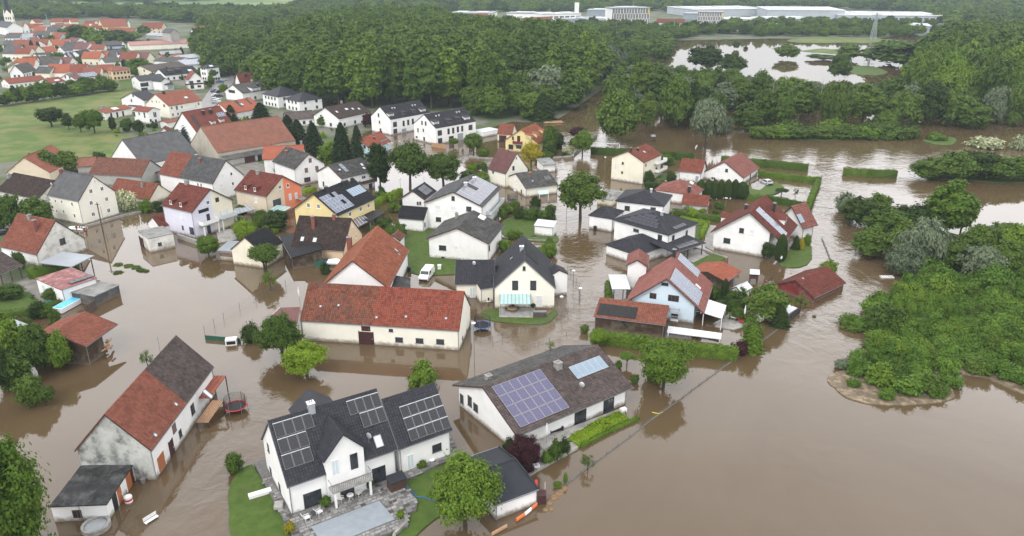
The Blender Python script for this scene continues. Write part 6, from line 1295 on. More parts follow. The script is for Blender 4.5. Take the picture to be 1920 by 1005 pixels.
# right hand cluster of river trees
RC = [(1770,450,330,84,'poplar','green','tall fresh green tree crowning the right river cluster'),(1605,420,366,56,'mass','dark','dark hazel at the left tip of the river cluster'),(1640,415,362,50,'mass','mid','dark bush second from the cluster tip'),(1655,455,385,74,'mass','mid','big dark hazel in the middle of the river cluster'),(1702,450,382,70,'mass','dark','dark crown behind the silver willow'),(1722,500,402,74,'willow','silver','silver willow in the middle of the river cluster'),(1692,490,412,66,'mass','mid','rounded dark tree left of the silver willow'),(1628,480,424,64,'mass','mid','low dark crown over the water'),(1690,512,456,72,'willow','silver','grey-green sallow at the lower river cluster'),(1775,505,446,60,'mass','olive','olive green dome in the lower river cluster'),(1830,520,456,72,'willow','silver','silvery sallow right of the olive dome'),
      (1830,480,420,60,'mass','mid','dark crown right of the tall fresh tree'),(1872,470,412,66,'mass','mid','broad crown near the river at the right'),(1905,500,420,60,'mass','green','green crown cut by the right edge'),(1880,510,450,60,'mass','mid','dark bush mass at the right edge'),(1800,440,360,44,'poplar','mid','slim tree behind the tall fresh one'),(1745,430,375,50,'mass','dark','dark shrub filling the cluster centre'),(1585,395,360,34,'bush','silver','pale tip shrub over the water'),(1740,520,480,60,'bush','thicket','rounded green shrub at the thicket top'),(1860,545,495,60,'bush','thicket','loose green shrub beside the fallen branches')]
for x, yb, yt, w, kd, lf, lb in RC: T('0', x, yb, yt, w*1.1, kd, lf, lb, cat='tree' if kd != 'bush' else 'bush', lod=1)
for i, (x, yb, yt, w, lf) in enumerate(((1740,335,292,60,'mid'),(1790,338,280,66,'mid'),(1830,335,278,60,'dark'),(1870,338,290,60,'mid'),(1910,338,292,60,'mid'),(1950,338,285,70,'mid'),(1765,330,295,50,'green'),(1850,330,290,60,'green'))):
    T('0', x, yb, yt, w*1.15, 'mass', lf, 'river bank shrub of the dense right bank row', cat='bush', group='river bank shrubs', lod=1)
T('0', 1850, 276, 254, 56, 'bush', 'bloom', 'cream flowering elder island in the river'); T('0', 1912, 280, 252, 30, 'bush', 'bloom', 'flowering elder at the right edge'); T('0', 1755, 262, 246, 34, 'bush', 'green', 'small green island bush in the river')
for i, (x, w) in enumerate(((1425, 40), (1460, 44), (1500, 50), (1540, 50), (1580, 50), (1620, 46), (1665, 46), (1700, 40), (1480, 40), (1560, 50), (1640, 44))):
    T('0', x, 258 if i < 8 else 252, 232 if i < 8 else 222, w*1.2, 'bush', ('mid', 'green', 'mid', 'olive')[i % 4], 'low bush of the bush island in the flood', group='bush island', lod=1)
# hedges and tree belts of the upper left
for i in range(16):
    x = 6+i*13.5; yb = 199-i*1.9; T('0', x, yb, yb-rg.uniform(22, 38), rg.uniform(24, 36), 'mass', rg.choice(['mid', 'dark', 'dark', 'green']), 'garden hedge bush along the top of the meadow', group='meadow edge bushes', cat='bush', lod=0)
T('0', 164, 172, 142, 36, 'round', 'mid', 'large dark tree in front of the panelled red roof'); T('0', 135, 168, 148, 26, 'mass', 'mid', 'dark tree left of the large dark one'); T('0', 206, 172, 150, 26, 'mass', 'mid', 'dark tree below the peach house', cat='tree'); T('0', 262, 136, 106, 36, 'round', 'green', 'round green tree in the middle of the upper village'); T('0', 234, 124, 110, 14, 'column', 'spruce', 'dark cypress pair by the round green tree'); T('0', 107, 118, 96, 26, 'mass', 'mid', 'green tree in front of the mint green house', cat='tree')
T('0', 62, 99, 74, 8, 'column', 'spruce', 'left dark cypress of the upper village'); T('0', 74, 99, 76, 8, 'column', 'spruce', 'right dark cypress of the upper village'); T('0', 102, 130, 116, 28, 'mass', 'mid', 'green bush below the timber-gabled house'); T('0', 392, 158, 150, 18, 'bush', 'dark', 'dark clipped dome bush at the street bend'); T('0', 420, 176, 156, 18, 'round', 'green', 'slim green street tree by the parked cars')
for i, (x, yb, yt, w) in enumerate(((125,78,50,30),(150,80,44,40),(175,82,48,34),(200,80,52,34),(225,74,54,30),(250,76,56,30),(270,66,46,26),(140,82,60,30),(185,84,62,30),(215,78,60,30),(240,80,60,26),(100,82,64,26))):
    T('0', x, yb, yt, w*1.1, 'mass', ('mid', 'dark', 'green')[i % 3], 'tree of the park belt behind the upper village', cat='tree', group='park belt trees')
T('0', 480, 172, 150, 30, 'mass', 'mid', 'rounded tree behind the brick red gabled house', cat='tree'); T('0', 625, 196, 156, 40, 'willow', 'silver', 'silvery willow at the wood edge behind the charcoal villa'); T('0', 665, 200, 176, 36, 'round', 'green', 'light green young tree behind the brown-roofed house'); T('0', 795, 190, 158, 30, 'willow', 'silver', 'greyish willow behind the twin white houses'); T('0', 1022, 205, 122, 66, 'mass', 'silver', 'silvery grey poplar at the right end of the wood', cat='tree'); T('0', 990, 170, 118, 60, 'willow', 'silver', 'large grey willow in the front of the wood')
T('0', 1018, 226, 158, 46, 'conifer', 'dark', 'broad dark yew in the lower wood edge', lod=1); T('0', 1140, 128, 82, 50, 'willow', 'silver', 'pale willow crowns beside the wood'); T('0', 412, 144, 118, 34, 'mass', 'mid', 'tree mass above the curving street', cat='tree')
T('0', 606, 238, 214, 20, 'mass', 'mid', 'dark shrub below the charcoal villa', cat='bush'); T('0', 690, 238, 212, 22, 'mass', 'purple', 'dark reddish bush right of the brown-roofed house', cat='bush')
# ---- the wood: tall trees; the nearest ones single, the rest one mass ----
R = random.Random(77)
def crest(x, t): return float(np.interp(x, [a for a, b in t], [b for a, b in t]))
CW = [(480, 72), (560, 42), (620, 20), (680, 11), (820, 12), (850, 30), (960, 37), (1060, 45), (1110, 64), (1150, 105)]
CR = [(1690, 115), (1720, 74), (1760, 46), (1800, 37), (1920, 30)]
CF = [(1130, 100), (1180, 92), (1250, 122), (1330, 112), (1400, 138), (1480, 152), (1600, 155), (1700, 140), (1720, 125)]
wood = [(500, 190), (560, 196), (600, 205), (660, 206), (700, 205), (760, 205), (860, 210), (900, 232), (960, 226), (1030, 225), (1075, 205), (1100, 185), (1130, 165), (1145, 140), (1130, 120), (1095, 106), (1050, 94), (980, 88), (900, 78), (860, 68), (820, 62), (680, 62), (640, 68), (560, 88), (520, 115), (490, 150)]
cm = [crown(k, 0, 'wood', v) for k, v in (('poplar', 0), ('poplar', 1), ('poplar', 3), ('mass', 1), ('poplar', 2), ('poplar', 0))]
pts = scatter(wood, 10.5, R); pts.sort(key=lambda p: p[1]); n1 = 0; rest = []
for x, y in pts:
    P = (x, y, 0); pp = proj(P)
    h = R.uniform(21, 28); r = R.uniform(5.2, 7.6)
    if pp[0] > 930 and pp[1] > 175: h = R.uniform(11, 16)
    if pp[0] < 560: h *= .8
    if pp[1] > 214: h = min(h, 13)
    h = min(h, solve_z(P, crest(pp[0], CW))-R.uniform(0, 2))
    if h < 8: continue
    if n1 < 240:
        tree_at(P, h, r, 'poplar' if h > 15 else 'mass', R.choice(['wood', 'wood', 'wood', 'mid', 'green']) if R.random() < .96 else 'olive', 'tall leafy tree of the dense wood behind the houses', 'tree', 'trees of the wood', lod=1 if y < 330 else 0, name='wood_tree'); n1 += 1
    else: rest.append((x, y, 2, R.uniform(0, 6.28), r, h, R.randrange(6)))
gn_instances('wood', rest, cm, 'the deeper part of the dense green wood', 'wood')
# right wood: big limes
rw = [(1700, 205), (1760, 215), (1830, 212), (1920, 214), (2150, 214), (2150, 110), (1760, 84), (1715, 110), (1720, 150)]
pts = scatter(rw, 12, R); rest = []; pts.sort(key=lambda p: p[1]); n2 = 0
for x, y in pts:
    h = R.uniform(19, 26); r = R.uniform(6, 8.5); P = (x, y, 0); h = min(h, solve_z(P, crest(proj(P)[0], CR))-R.uniform(0, 2))
    if h < 7: continue
    if n2 < 70: tree_at((x, y, 0), h, r, R.choice(['mass', 'round']), R.choice(['green', 'wood', 'wood']), 'broad lime tree of the right hand wood', 'tree', 'right wood limes', lod=1 if y < 360 else 0, name='lime_tree', base=.05); n2 += 1
    else: rest.append((x, y, 0, R.uniform(0, 6.28), r, h, R.randrange(6)))
if rest: gn_instances('lime_wood', rest, cm, 'deeper part of the right hand wood', 'wood')
# flooded wood belt between (1150-1720, 150-235)
fb = [(1130, 215), (1180, 232), (1330, 228), (1400, 224), (1500, 222), (1640, 220), (1720, 218), (1710, 185), (1600, 172), (1500, 160), (1420, 172), (1330, 165), (1250, 150), (1180, 135), (1150, 160)]
for x, y in scatter(fb, 11, R):
    h = min(R.uniform(9, 15), solve_z((x, y, 0), crest(proj((x, y, 0))[0], CF))-R.uniform(0, 2))
    if h < 4: continue
    tree_at((x, y, 0), h, R.uniform(3.6, 5.6), R.choice(['mass', 'poplar', 'mass', 'willow']), R.choice(['mid', 'mid', 'olive', 'wood', 'silver']), 'alder or willow of the flooded wood belt', 'tree', 'flooded wood belt', lod=0, name='alder_tree')
# belts between wood and industrial estate, upper left wood and far trees
def belt(name, poly, sp, h0, h1, r0, r1, label, seed):
    RR = random.Random(seed); P = [(x, y, 0, RR.uniform(0, 6.28), RR.uniform(r0, r1), RR.uniform(h0, h1), RR.randrange(6)) for x, y in scatter(poly, sp, RR)]
    return gn_instances(name, P, [crown('mass', 0, l, v) for l, v in (('mid', 0), ('mid', 1), ('wood', 2), ('dark', 0), ('green', 1), ('mid', 2))], label, 'trees')
belt('tree_belt', [(1090, 112), (1150, 118), (1240, 112), (1262, 76), (1340, 66), (1480, 64), (1560, 66), (1700, 62), (1700, 56), (1480, 56), (1350, 60), (1250, 62), (1180, 56), (1080, 52), (1060, 70)], 13, 8, 13, 5, 8, 'tree belt between the wood and the industrial estate', 1)
belt('tree_belt', [(395, 140), (440, 142), (500, 168), (520, 120), (560, 84), (640, 52), (560, 44), (440, 52), (380, 62), (365, 90), (380, 110)], 12, 10, 18, 5, 8, 'wooded slope left of the dense wood', 2)
belt('tree_belt', [(0, 40), (100, 36), (200, 34), (360, 44), (420, 50), (640, 34), (660, 26), (400, 24), (200, 20), (0, 18), (-300, 30), (-300, 60), (-20, 55)], 19, 9, 16, 7, 11, 'far tree belt behind the old town', 3)
belt('tree_belt', [(560, 40), (700, 36), (850, 24), (1050, 26), (1180, 18), (1260, 24), (1300, 18), (1500, 14), (1700, 24), (1780, 50), (1920, 58), (2100, 60), (2100, 20), (1900, 10), (1500, -2), (1200, -6), (900, -6), (640, -6), (540, 16)], 24, 10, 17, 8, 13, 'far forest behind the industrial estate', 4)
belt('tree_belt', [(-600, 8), (200, 6), (560, -2), (1000, -14), (1800, -8), (2600, 0), (2600, -32), (-600, -32)], 46, 12, 22, 16, 26, 'hazy forest at the top of the picture', 5)
belt('tree_belt', [(1380, 62), (1700, 60), (1760, 66), (1700, 70), (1400, 68)], 12, 7, 11, 4, 6, 'tree row along the lake dam', 6)
belt('tree_belt', [(1340, 50), (1500, 48), (1560, 51), (1640, 46), (1760, 50), (1760, 45), (1560, 45), (1340, 45)], 15, 6, 10, 5, 8, 'broken tree row in front of the factory halls', 8)
# thicket on the right: one mass of bushes
th = [(1590, 612), (1640, 575), (1690, 552), (1740, 520), (1800, 530), (1920, 520), (2100, 520), (2100, 735), (1950, 745), (1860, 705), (1770, 690), (1790, 735), (1700, 735), (1640, 690), (1620, 700), (1590, 680), (1640, 660), (1620, 628)]
P_ = []
for x, y in scatter(th, 2.3, R): 
    k = R.random(); P_.append((x, y, 0, R.uniform(0, 6.28), R.uniform(.9, 2.3), R.uniform(1.2, 3.4), R.randrange(6)))
gn_instances('willow_thicket', P_, [crown('bush', 1, l, v) for l, v in (('thicket', 0), ('thicket', 1), ('green', 2), ('thicket', 2), ('mid', 0), ('thicket', 1))], 'dense low willow thicket on the right bank', 'thicket')
for i, (x, yb, yt, w, lf) in enumerate(((1610,700,660,50,'thicket'),(1650,720,668,60,'green'),(1580,690,668,36,'silver'),(1700,735,690,60,'thicket'),(1745,735,694,56,'mid'),(1662,748,720,34,'thicket'),(1600,725,705,26,'thicket'),(1600,610,585,60,'mid'),(1660,620,552,70,'mid'),(1640,590,548,50,'thicket'),(1690,560,515,40,'green'),(1760,560,500,56,'green'))):
    T('0', x, yb, yt+(yb-yt)*.25, w, 'bush', lf, ('silver', 'green', 'thicket', 'mid').index(lf) == 0 and 'greyish willow bush at the left tip of the right thicket' or 'willow bush standing clear at the front of the right thicket', group='front thicket bushes', lod=1)
# hedges
hedge('0', [(1118, 640), (1200, 652), (1290, 664), (1372, 672)], 1.9, 1.7, 'green', 'long leafy hedge in the water in front of the boarded pool shed', dens=45, ls=.17)
hedge('0', [(1112, 288), (1180, 292), (1262, 298), (1296, 300)], 2.2, 1.8, 'mid', 'dark clipped hedge in the water behind the pale yellow flats')
hedge('0', [(1356, 305), (1430, 312), (1510, 320)], 2.2, 1.8, 'mid', 'dark hedge behind the salmon-roofed house')
hedge('0', [(1585, 328), (1630, 331), (1675, 332)], 2.2, 1.8, 'mid', 'free standing rectangular hedge block in the flood')
hedge('0', [(1425, 330), (1500, 340), (1534, 343)], 1.7, 1.3, 'green', 'clipped hedge, upper side of the flooded garden'); hedge('0', [(1534, 343), (1512, 400)], 1.7, 1.5, 'green', 'light green clipped hedge, river side of the flooded garden'); hedge('0', [(1440, 378), (1512, 392)], 1.7, 1.3, 'mid', 'dark clipped hedge, lower side of the flooded garden')
hedge('0', [(1268, 405), (1350, 416)], 1.6, 1.3, 'mid', 'dark hedge below the salmon carport wing'); hedge('0', [(1278, 415), (1325, 425), (1316, 445)], 1.3, 1.1, 'lime', 'bright loose hedge round the villa lawn')
hedge('0', [(703, 388), (722, 378), (750, 366)], 1.9, 1.4, 'lime', 'bright clipped hedge between the yellow house and the square', dens=60, ls=.12); hedge('0', [(572, 362), (590, 358)], 1.3, 1.1, 'lime', 'small clipped hedge behind the orange gable')
hedge('o', [(285, 640), (330, 650), (640, 560)], 2.2, 1.6, 'green', 'tall clipped hedge between the corrugated lean-to and the low garage', dens=60, ls=.12)
hedge('0', [(1330, 590), (1360, 575), (1410, 580)], 1.8, 1.4, 'dark', 'dark thuja hedge in the blue house garden'); hedge('0', [(1138, 590), (1142, 565), (1140, 540)], 1.5, 1.2, 'mid', 'dark hedge left of the ribbed carport')
hedge('0', [(1385, 372), (1428, 375)], 1.4, 1.2, 'mid', 'low hedge right of the thuja row'); hedge('0', [(1083, 828), (1130, 800), (1160, 787)], .55, 2.2, 'lime', 'bright green ground cover bed along the bungalow terrace', dens=90, ls=.13, cat='flower bed', name='flower_bed'); hedge('0', [(1092, 838), (1140, 812), (1195, 787)], .5, .5, 'green', 'low clipped edging hedge in front of the bungalow bed', dens=90, ls=.1)
hedge('0', [(945, 505), (900, 500)], .9, 1.2, 'green', 'low leafy bed at the white bungalow corner'); hedge('0', [(0, 596), (60, 590), (110, 575)], 1.2, 1.5, 'mid', 'mixed shrubs along the left garden edge')

# small garden shrubs and trees between the houses
GP = [((445, 520), (405, 440), 12), ((690, 760), (372, 400), 7), ((700, 745), (415, 450), 6), ((1330, 1420), (560, 605), 14), ((930, 1040), (385, 412), 10), ((985, 1010), (335, 352), 4), ((868, 915), (318, 345), 7), ((1230, 1262), (300, 345), 4), ((1020, 1075), (262, 296), 10), ((1000, 1030), (285, 305), 5), ((590, 640), (240, 300), 9), ((385, 470), (215, 250), 12), ((0, 110), (580, 640), 10), ((330, 372), (250, 268), 4), ((1255, 1345), (395, 412), 5), ((60, 110), (500, 570), 5), ((640, 690), (225, 250), 6), ((215, 330), (238, 262), 9)]
for (xa, xb), (ya, yb), n in GP:
    for i in range(int(n*1.4)):
        x, y = rg.uniform(xa, xb), rg.uniform(ya, yb); s = ppm(y); w = rg.uniform(1.2, 3.4)*s; T('0', x, y, y-w*rg.uniform(.6, 1.2), w, rg.choice(['bush', 'bush', 'mass', 'sparse']), rg.choice(['green', 'mid', 'dark', 'olive', 'lime', 'mid']), 'small garden shrub among the houses', group='garden shrubs', cat='bush')
for i in range(110):
    x, y = rg.uniform(-10, 430), rg.uniform(80, 168)
    if y > 150 and x < 360: continue
    if 280 < x < 380 and 85 < y < 100: continue
    s = ppm(y); T('0', x, y, y-rg.uniform(2.5, 7)*s, rg.uniform(2.5, 6)*s, rg.choice(['mass', 'bush', 'round']), rg.choice(['mid', 'dark', 'green', 'wood']), 'small tree or bush between the houses of the upper village', group='upper village garden trees', cat='tree')
def P3(fr, x, y, z=0.0): return at(px(fr, (x, y)), z)
def dirz(a, b): return math.atan2(b[1]-a[1], b[0]-a[0])
def loc2(h, P):
    d = np.array(P[:2])-h['a'][:2]; return d @ h['u'][:2], d @ h['v'][:2]
# ---------- haze ----------
def haze():
    m = bpy.data.materials.new('haze'); m.use_nodes = True; nt = m.node_tree; nt.nodes.clear(); o = nt.nodes.new('ShaderNodeOutputMaterial'); v = nt.nodes.new('ShaderNodeVolumePrincipled')
    v.inputs['Color'].default_value = (.40, .48, .54, 1); v.inputs['Density'].default_value = HAZE_D; v.inputs['Anisotropy'].default_value = .0
    nt.links.new(v.outputs[0], o.inputs['Volume']); q = MB(); q.box(-5000, 5000, -400, 9500, -1, 66, m); b = q.build('haze'); b['kind'] = 'stuff'
HAZE_D = .00019
haze()
# ---------- big white house: cross gable, balcony, terrace ----------
def cross_gable(h, pl, pr, apexpx, he_px, mroof, mwall, windows=()):
    y0 = -.17; hit = h['hit']; sg = h['sg']; Pt = h['Pt']
    xl = hit(pl, ('y', y0))[0]; xr = hit(pr, ('y', y0))[0]; xl, xr = sorted((xl, xr)); ap = hit(apexpx, ('y', y0))[2]; he = hit(he_px, ('y', y0))[2]
    xm = (xl+xr)/2; tn = math.tan(h['slope']); hz = h['hz']; root = h['root']
    yb = lambda z: (z-hz)/tn
    q = MB(); q.poly([Pt(xl, y0, 0), Pt(xr, y0, 0), Pt(xr, y0, he), Pt(xm, y0, ap), Pt(xl, y0, he), Pt(xl, y0+.4, 0), Pt(xr, y0+.4, 0), Pt(xr, yb(he), he), Pt(xl, yb(he), he), Pt(xr, y0+.4, hz), Pt(xl, y0+.4, hz)],
                     [(0, 1, 2, 3, 4), (1, 6, 9, 2), (9, 7, 2), (0, 4, 10, 5), (10, 4, 8)], mwall); q.build('cross_gable_wall', root)
    q = MB(); e = .25; k = (ap-he)/(xm-xl)
    T = []
    for sx in (-1, 1):
        xe = xm+sx*((xr-xl)/2+e); ze = he-e*k
        p = [Pt(xe, y0-.3, ze+.08), Pt(xm, y0-.3, ap+.12), Pt(xm, yb(ap)+.1, ap+.12), Pt(xe, max(yb(ze), y0), ze+.08)]; p2 = [(a, b, c-.14) for a, b, c in p]
        q.poly(p+p2, [(0, 1, 2, 3), (7, 6, 5, 4), (0, 4, 5, 1), (0, 3, 7, 4), (2, 6, 7, 3)], mroof)
        T.append((p[0], p[1], p[2], p[3]))
    ro = q.build('cross_gable_roof', root); rng = np.random.default_rng(4); VV = []; FF = []; nb = 0
    for a, b, c, d in T:
        A = tiles(a, d, c, b, rng, w=.34, c=.38)     # eave runs front to back
        if A is None: continue
        VV.append(A[0]); FF.append(A[1]+nb); nb += len(A[0])
    if VV:
        o = bpy.data.objects.new('roof_tiles', mesh_np('roof_tiles', np.concatenate(VV), np.concatenate(FF), [mroof])); link(o, ro); o['kind'] = 'stuff'
    for x, y, w, hh, st in windows:
        P = hit((x, y), ('y', y0)); m = Matrix.Translation(Pt(P[0], y0-.01, P[2]-hh/2)) @ Matrix.Rotation(0 if sg > 0 else math.pi, 4, 'Z'); f, p = win_mesh(w, hh, st); o = child('door' if hh > 1.9 else 'window', f, root, m); child('pane', p, o, Matrix.Identity(4))
    return xl, xr
def balcony(h, face, xa, xb, z, depth, label_m='concrete', rail='bars', posts=False, name='balcony'):
    """xa, xb: pixel points at the two ends of the slab edge on the wall"""
    hit, Pt, root = h['hit'], h['Pt'], h['root']
    if face == 'f': a = hit(xa, ('y', h['y0']))[0]; b = hit(xb, ('y', h['y0']))[0]; mk = lambda s, d, zz: Pt(s, h['y0']-d, zz)
    else: a = hit(xa, ('x', h['x0']))[1]; b = hit(xb, ('x', h['x0']))[1]; mk = lambda s, d, zz: Pt(h['x0']-d, s, zz)
    a, b = sorted((a, b))
    def bx(q, s0, s1, d0, d1, z0, z1, m):
        p = [mk(s, d, zz) for zz in (z0, z1) for s, d in ((s0, d0), (s1, d0), (s1, d1), (s0, d1))]; q.poly(p, [(0, 1, 2, 3), (4, 7, 6, 5), (0, 4, 5, 1), (1, 5, 6, 2), (2, 6, 7, 3), (3, 7, 4, 0)], m)
    q = MB(); bx(q, a, b, .01, depth, z-.18, z, M[label_m]); o = q.build(name, root)
    rm_ = {'bars': M['rail'], 'wood': M['board'], 'red': WL['red'], 'white': M['whitemetal'], 'glass': M['pale_pane']}[rail]; q = MB()
    if rail in ('wood', 'red', 'glass', 'white'):
        bx(q, a, b, depth-.05, depth, z+.08, z+.95, rm_); bx(q, a, a+.05, .02, depth-.05, z+.08, z+.95, rm_); bx(q, b-.05, b, .02, depth-.05, z+.08, z+.95, rm_)
    else:
        bx(q, a, b, depth-.05, depth, z+.9, z+.96, rm_); n = int((b-a)/.22)
        for i in range(n+1): s = a+(b-a-.03)*i/n; bx(q, s, s+.03, depth-.04, depth-.01, z, z+.9, rm_)
        for s in (a, b-.04): bx(q, s, s+.04, .02, depth-.05, z+.9, z+.96, rm_)
    q.build('railing', o)
    if posts:
        for s in (a+.3, b-.3): q = MB(); bx(q, s-.12, s+.12, depth-.35, depth-.1, 0, z-.18, M['whitemetal']); q.build('column', o)
    return o
h = HH['solar']
cross_gable(h, (512, 565), (785, 455), (625, 268), (488, 452), RF['dark'], WL['white'], [(575,508,.95,2.1,'P'),(710,462,.95,2.1,'D'),(660,668,1.7,2.2,'D')])
hb = dict(h); hb['y0'] = -.18
balcony(hb, 'f', (520, 590), (812, 515), 2.75, 1.4, 'concrete', 'bars', posts=True)
balcony(HH['duplexa'], 'g', (1440,700), (1560,680), 2.9, 1.6, 'concrete', 'white', posts=True); balcony(HH['duplexa'], 'g', (1580,672), (1695,640), 2.9, 1.4, 'concrete', 'glass', posts=True)
balcony(HH['h35'], 'g', (665,545), (795,548), 3.0, 1.0, 'concrete', 'red'); balcony(HH['greywhite'], 'f', (745,405), (860,390), 2.2, 1.2, 'concrete', 'wood'); balcony(HH['mid'], 'f', (1665,600), (1760,520), 3.4, 1.4, 'concrete', 'glass')
balcony(HH['flats'], 'f', (1030,275), (1092,258), 4.6, 1.4, 'concrete', 'white'); balcony(HH['flats'], 'f', (1030,340), (1092,322), 2.0, 1.4, 'concrete', 'white'); balcony(HH['duplexb'], 'g', (1420,600), (1490,590), 2.6, 1.5, 'concrete', 'bars')
def rear_gable(h, tip, zr, hw):
    P = at(tip, zr); u0, v1 = loc2(h, P); Pt = h['Pt']; v0 = h['W']*.5+(h['hr']-zr)/math.tan(h['slope']); zr -= h['z0']; ze = zr-hw*.8; q = MB()
    T = [Pt(u0-hw, v0, ze), Pt(u0-hw, v1, ze), Pt(u0, v1, zr), Pt(u0, v0, zr), Pt(u0+hw, v1, ze), Pt(u0+hw, v0, ze)]; B = [(a, b, c-.15) for a, b, c in T]
    q.poly(T+B, [(0, 1, 2, 3), (3, 2, 4, 5), (6, 9, 8, 7), (9, 11, 10, 8), (1, 7, 8, 2), (2, 8, 10, 4)], RF['dark']); o = q.build('rear_gable_roof', h['root'])
    q = MB(); q.poly([Pt(u0-hw+.2, v1-.2, 0), Pt(u0+hw-.2, v1-.2, 0), Pt(u0+hw-.2, v1-.2, ze), Pt(u0, v1-.2, zr-.16), Pt(u0-hw+.2, v1-.2, ze), Pt(u0-hw+.2, v0, 0), Pt(u0+hw-.2, v0, 0), Pt(u0+hw-.2, v0, ze), Pt(u0-hw+.2, v0, ze)], [(0, 1, 2, 3, 4), (0, 4, 8, 5), (1, 6, 7, 2)], WL['white']); q.build('rear_gable_wall', h['root'])
rear_gable(h, (577, 728), 9.2, 2.7)
TZ = .45
terr = [(476, 868), (498, 858), (540, 905), (612, 890), (745, 845), (847, 818), (858, 850), (838, 862), (776, 893), (752, 902), (783, 938), (780, 956), (764, 962), (765, 985), (720, 1003), (640, 1040), (590, 1075), (545, 1000)]
to = flat('terrace', terr, TZ, M['mortar'], thick=.6); 
G = [tuple(at(p, TZ)[:2]) for p in terr]; pool = [P3('N', 400, 942, TZ), P3('N', 893, 752, TZ), P3('N', 1005, 888, TZ)]; pool.append(pool[0]+pool[2]-pool[1]); PG = [tuple(p[:2]) for p in pool]
rg = random.Random(9); q = MB(); uu, vv_ = h['u'][:2], h['v'][:2]; Y = -16.0
while Y < 8:
    X = -8.0; hgt = rg.uniform(.38, .55)
    while X < 28:
        w = rg.uniform(.35, .85); c = h['a'][:2]+uu*(X+w/2)+vv_*(Y+hgt/2)
        lx, ly = X+w/2, Y+hgt/2
        if inpoly(c[0], c[1], G) and not inpoly(c[0], c[1], PG) and not (h['x0']-.2 < lx < h['x1']+.2 and ly > h['y0']-.1):
            cs = [(X+.03, Y+.03), (X+w-.03, Y+.03+rg.uniform(0, .04)), (X+w-.03, Y+hgt-.03), (X+.03+rg.uniform(0, .05), Y+hgt-.03)]
            P = [tuple(h['a'][:2]+uu*a+vv_*b) for a, b in cs]
            if h['sg'] < 0: P = P[::-1]
            q.prism(P, TZ, TZ+rg.uniform(.03, .06), M['stone'])
        X += w
    Y += hgt
o = q.build('paving_stones'); o['kind'] = 'stuff'; tag(o, 'grey and black natural stone paving round the pool', 'paving', kind='stuff')
q = MB(); q.prism(PG if sum(PG[i][0]*PG[(i+1) % 4][1]-PG[(i+1) % 4][0]*PG[i][1] for i in range(4)) > 0 else PG[::-1], TZ+.01, TZ+.10, M['tarp']); tag(q.build('pool_cover'), 'large rectangular grey tarpaulin covering the sunken garden pool', 'pool cover')
def wall_strip(fr, pts, hgt, w, m, name, label, cat='wall', z0=0, cap=None, kind=None):
    G = [P3(fr, *p) for p in pts]; q = MB()
    for a, b in zip(G[:-1], G[1:]):
        d = b-a; d /= np.linalg.norm(d); n = np.array([-d[1], d[0], 0])*w/2
        c = [a-n, b-n, b+n, a+n]; q.prism([(p[0], p[1]) for p in c], z0, z0+hgt, m)
    return tag(q.build(name), label, cat)
wall_strip('N', [(1000,1050),(1005,1010),(1092,925),(1085,880)], .55, .35, M['concrete'], 'garden_wall', 'pale stone planter wall at the right end of the pool terrace')
# solar field on the hip end of the villa
def hip_panels(h, rows, st, hipl, s0=.7, pw=1.1, ph=1.0):
    i0 = (h['L']-hipl)/2; a = math.atan2(h['hr']-h['hz'], i0); c, s = math.cos(a), math.sin(a); sg = h['sg']; me = panel_mesh(pw, ph, st)
    up = Vector((c, 0, s)); nn = Vector((-s, 0, c)); xx = up.cross(nn); m0 = Matrix.Identity(4)
    for i, v in enumerate((xx, up, nn)):
        for j in range(3): m0[j][i] = v[j]
    for j, (n, off) in enumerate(rows):
        for i in range(n):
            y = sg*(h['W']/2+off)+xx.y*(i-n/2)*pw; m = m0.copy(); p = Vector((c*(s0+j*ph), y, h['hz']+s*(s0+j*ph)))+nn*.05; m[0][3], m[1][3], m[2][3] = p; child('solar_panel', me, h['roof'], m)
hip_panels(HH['fronthip'], ((8, .3), (7, .2), (5, 0), (3, 0)), 'navy', 1.2)
# ---------- furniture ----------
def chair(P, rz, label, st='deck', m='plastic'):
    mm = M[m]; o = empty('garden_chair', P, rz, label, 'chair')
    q = MB(); q.box(-.27, .27, -.3, .3, .38, .44, mm); q.build('seat', o)
    q = MB(); 
    for i in range(5): x = -.25+i*.11; q.poly([(x, .28, .42), (x+.09, .28, .42), (x+.09, .62, 1.05), (x, .62, 1.05), (x, .32, .42), (x+.09, .32, .42), (x+.09, .66, 1.05), (x, .66, 1.05)], [(0, 1, 2, 3), (7, 6, 5, 4), (0, 3, 7, 4), (1, 5, 6, 2), (3, 2, 6, 7)], mm)
    q.build('backrest', o)
    for x in (-.25, .25):
        for y in (-.27, .27): q = MB(); q.tube((x, y, 0), (x, y, .4), .022, mm, 5); q.build('leg', o)
        q = MB(); q.box(x-.03, x+.03, -.3, .35, .6, .64, mm); q.build('armrest', o)
    return o
def rtable(P, r, label, m='plastic', h=.72):
    o = empty('round_table', P, 0, label, 'table'); q = MB(); q.lathe([(r*.98, h-.04), (r, h-.02), (r, h)], M[m], 16); q.build('tabletop', o)
    for i in range(3): t = i*2.1; q = MB(); q.tube((math.cos(t)*r*.7, math.sin(t)*r*.7, 0), (math.cos(t)*.05, math.sin(t)*.05, h-.04), .022, M[m], 5); q.build('leg', o)
    return o
Z = TZ+.06
chair(P3('N', 462, 848, Z), 2.4, 'white slatted deck chair, right one of two by the dark french door'); chair(P3('N', 372, 888, Z), 2.2, 'white slatted deck chair, left one at the house corner')
rtable(P3('N', 686, 742, Z), .42, 'small white round table under the balcony'); chair(P3('N', 745, 712, Z), -2.2, 'white wicker chair right of the round table'); chair(P3('N', 615, 752, Z), 1.2, 'white wicker chair left of the round table')
